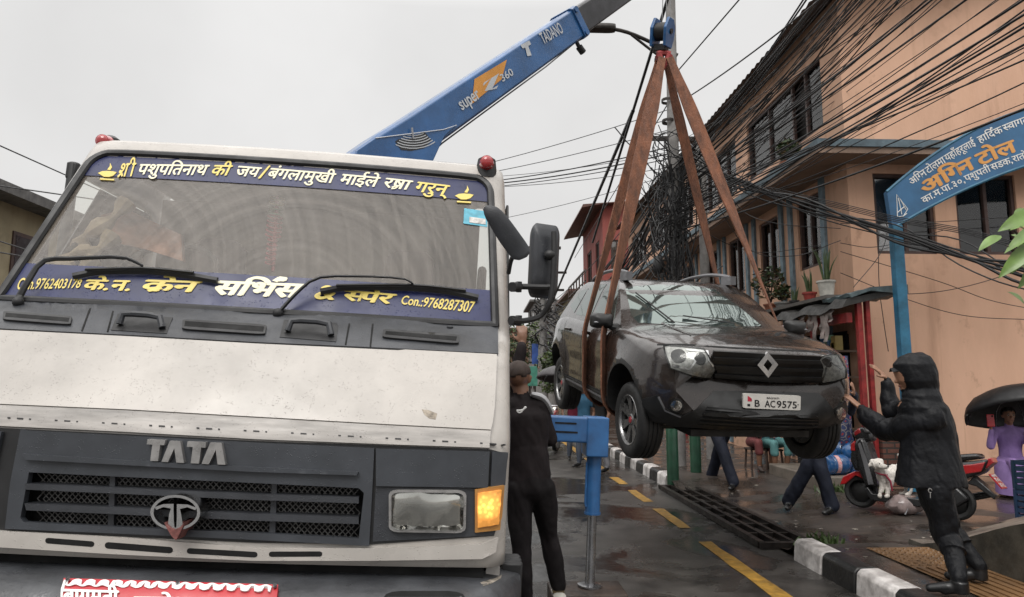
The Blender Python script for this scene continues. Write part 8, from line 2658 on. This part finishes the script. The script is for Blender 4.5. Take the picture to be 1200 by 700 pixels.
for (x0, y0, x1, y1, Y) in ((1204, 250, 1167, 262, 5.4), (1212, 262, 1172, 285, 5.35), (1200, 285, 1168, 318, 5.38), (1215, 270, 1183, 312, 5.45), (1222, 290, 1190, 330, 5.5), (1206, 295, 1176, 300, 5.42), (1230, 240, 1195, 246, 5.55), (1235, 300, 1205, 345, 5.5)):
    a, c = at(x0 + 12, y0, Y) - S0, at(x1 + 10, y1, Y - .08) - S0
    bigleaf(b, a, c - a, Vector((rg.uniform(-.3, .3), -.75, .6)), (c - a).length, .055 + rg.uniform(0, .02))
for k in range(40):
    p = tips[k % 5] + Vector((rg.uniform(.22, .7), rg.uniform(-.1, .5), rg.uniform(-.25, .3)))
    bigleaf(b, p, Vector((rg.uniform(-1, 1), rg.uniform(-1, .3), rg.uniform(-.9, .2))), Vector((rg.uniform(-.3, .3), -.5, .7)), rg.uniform(.16, .26), .055)
m_bl = mat('broad_leaf', (.16, .27, .055), rough=.4, var=.35, scale=4)
obj('foliage', b, m_bl, sh)
# weeds beside the grate and kerb
b = new_bm(); rg = random.Random(8)
for cx, cy, n in ((3.12, 6.35, 60), (3.3, 6.7, 30), (4.75, 9.2, 90), (5.1, 9.15, 60)):
    for k in range(n):
        p = Vector((cx + rg.gauss(0, .1), cy + rg.gauss(0, .06), walk_z(cx, cy) - .01)); d = Vector((rg.gauss(0, .5), rg.gauss(0, .5), 1)).normalized(); l = rg.uniform(.05, .16)
        s = d.cross(Vector((rg.gauss(0, 1), rg.gauss(0, 1), 0))).normalized() * .012
        b.faces.new([b.verts.new(q) for q in (p - s, p + s, p + d * l * .7 + s, p + d * l + Vector((rg.gauss(0, .02), 0, 0)), p + d * l * .7 - s)])
o = obj('weeds', b, m_leaf[1], smooth=False); tag(o, 'tufts of weeds beside the kerb end and the shop step', 'weeds', kind='stuff')
b = new_bm()                                     # wet litter and pebbles on the pavement
for k in range(70):
    x, y = rg.uniform(3.1, 5.6), rg.uniform(5.6, 10.6)
    s = rg.uniform(.006, .02)
    r = bmesh.ops.create_icosphere(b, subdivisions=1, radius=s)
    bmesh.ops.transform(b, matrix=Matrix.Translation((x, y, walk_z(x, y) + s * .2)) @ Matrix.Diagonal((rg.uniform(.7, 2.2), rg.uniform(.7, 1.4), .35, 1)), verts=r['verts'])
    mi_ = rg.choice([0, 0, 0, 0, 0, 0, 1])
    for f in {f for v in r['verts'] for f in v.link_faces}: f.material_index = mi_
o = obj('litter', b, [mat('litter_grey', (.18, .16, .14), rough=.5), mat('litter_pale', (.34, .31, .26), rough=.5)]); tag(o, 'pebbles and scraps of litter strewn over the wet pavement', 'litter', kind='stuff')
# parked motorcycles far up the street
def motorcycle(label, loc, rz, col):
    o = thing('parked_motorcycle', label, 'motorcycle', loc, (0, 0, rz), 'motorcycles parked up the street')
    for x in (-.65, .65):
        b = new_bm(); lathe(b, [(.24, -.04), (.3, -.045), (.31, 0), (.3, .045), (.24, .04), (.24, -.04)], 24, Matrix.Translation((x, 0, .31)) @ Euler((RAD(90), 0, 0)).to_matrix().to_4x4()); w = obj('wheel', b, m_tyre, o)
        b = new_bm()
        for k in range(5): a = RAD(72 * k); tube(b, [(x, 0, .31), (x + .25 * math.cos(a), 0, .31 + .25 * math.sin(a))], .014, 5)
        obj('rim', b, m_alu, w)
    def sp2(nm, poly, w, m):
        b = new_bm(); prism(b, poly, lambda x, z: (x, -w, z), lambda x, z: (x, w, z)); return obj(nm, b, m, o, ang=30, bev=.02)
    sp2('tank', [(.05, .72), (.1, .92), (.35, .95), (.45, .8), (.3, .7)], .13, mat('tank_' + label.split()[0], col, rough=.25, coat=.5)); sp2('seat', [(.05, .74), (-.3, .78), (-.75, .86), (-.75, .78), (-.2, .68)], .12, m_blk); sp2('engine', [(-.15, .3), (-.1, .6), (.3, .62), (.35, .3)], .12, m_iron); sp2('fender', [(-.5, .62), (-.85, .7), (-1.0, .5), (-.9, .5), (-.7, .62)], .07, m_blk)
    b = new_bm(); tube(b, [(.65, .06, .31), (.45, .06, 1.0)], .025, 6); tube(b, [(.65, -.06, .31), (.45, -.06, 1.0)], .025, 6); tube(b, [(.3, -.36, 1.03), (.43, -.15, 1.05), (.43, .15, 1.05), (.3, .36, 1.03)], .014, 6); obj('fork', b, m_steel, o)
    b = new_bm(); ball(b, (.56, 0, .92), (.08, .1, .1), 12); obj('headlight', b, m_refl, o)
    b = new_bm(); tube(b, [(.1, -.13, .35), (-.3, -.15, .3), (-.85, -.16, .42)], [.03, .04, .05], 8); obj('exhaust', b, m_steel, o)
    return o
m1_ = Vector((at(643, 450, 15.5).x, 15.5, 0)); m2_ = Vector((at(626, 450, 17).x, 17, 0))
motorcycle('red motorcycle with a white helmet on its seat beyond the mechanic', m1_, RAD(70), (.25, .03, .03)); motorcycle('blue motorcycle standing behind the red one', m2_, RAD(75), (.03, .06, .2))
def helmet(label, loc, m, cat='helmet'):
    o = thing('helmet', label, cat, loc)
    b = new_bm(); ball(b, (0, 0, .12), (.125, .15, .14), 18); bmesh.ops.bisect_plane(b, geom=b.verts[:] + b.edges[:] + b.faces[:], plane_co=(0, 0, .02), plane_no=(0, 0, -1), clear_outer=True); obj('shell', b, m, o)
    b = new_bm(); ball(b, (0, -.02, .1), (.112, .139, .06), 14); obj('visor', b, m_pane, o)
    return o
helmet('white helmet resting on the red motorcycle seat', m1_ + Vector((-.06, -.16, .80)), mat('white_helmet', (.7, .7, .68), rough=.25, coat=.4))
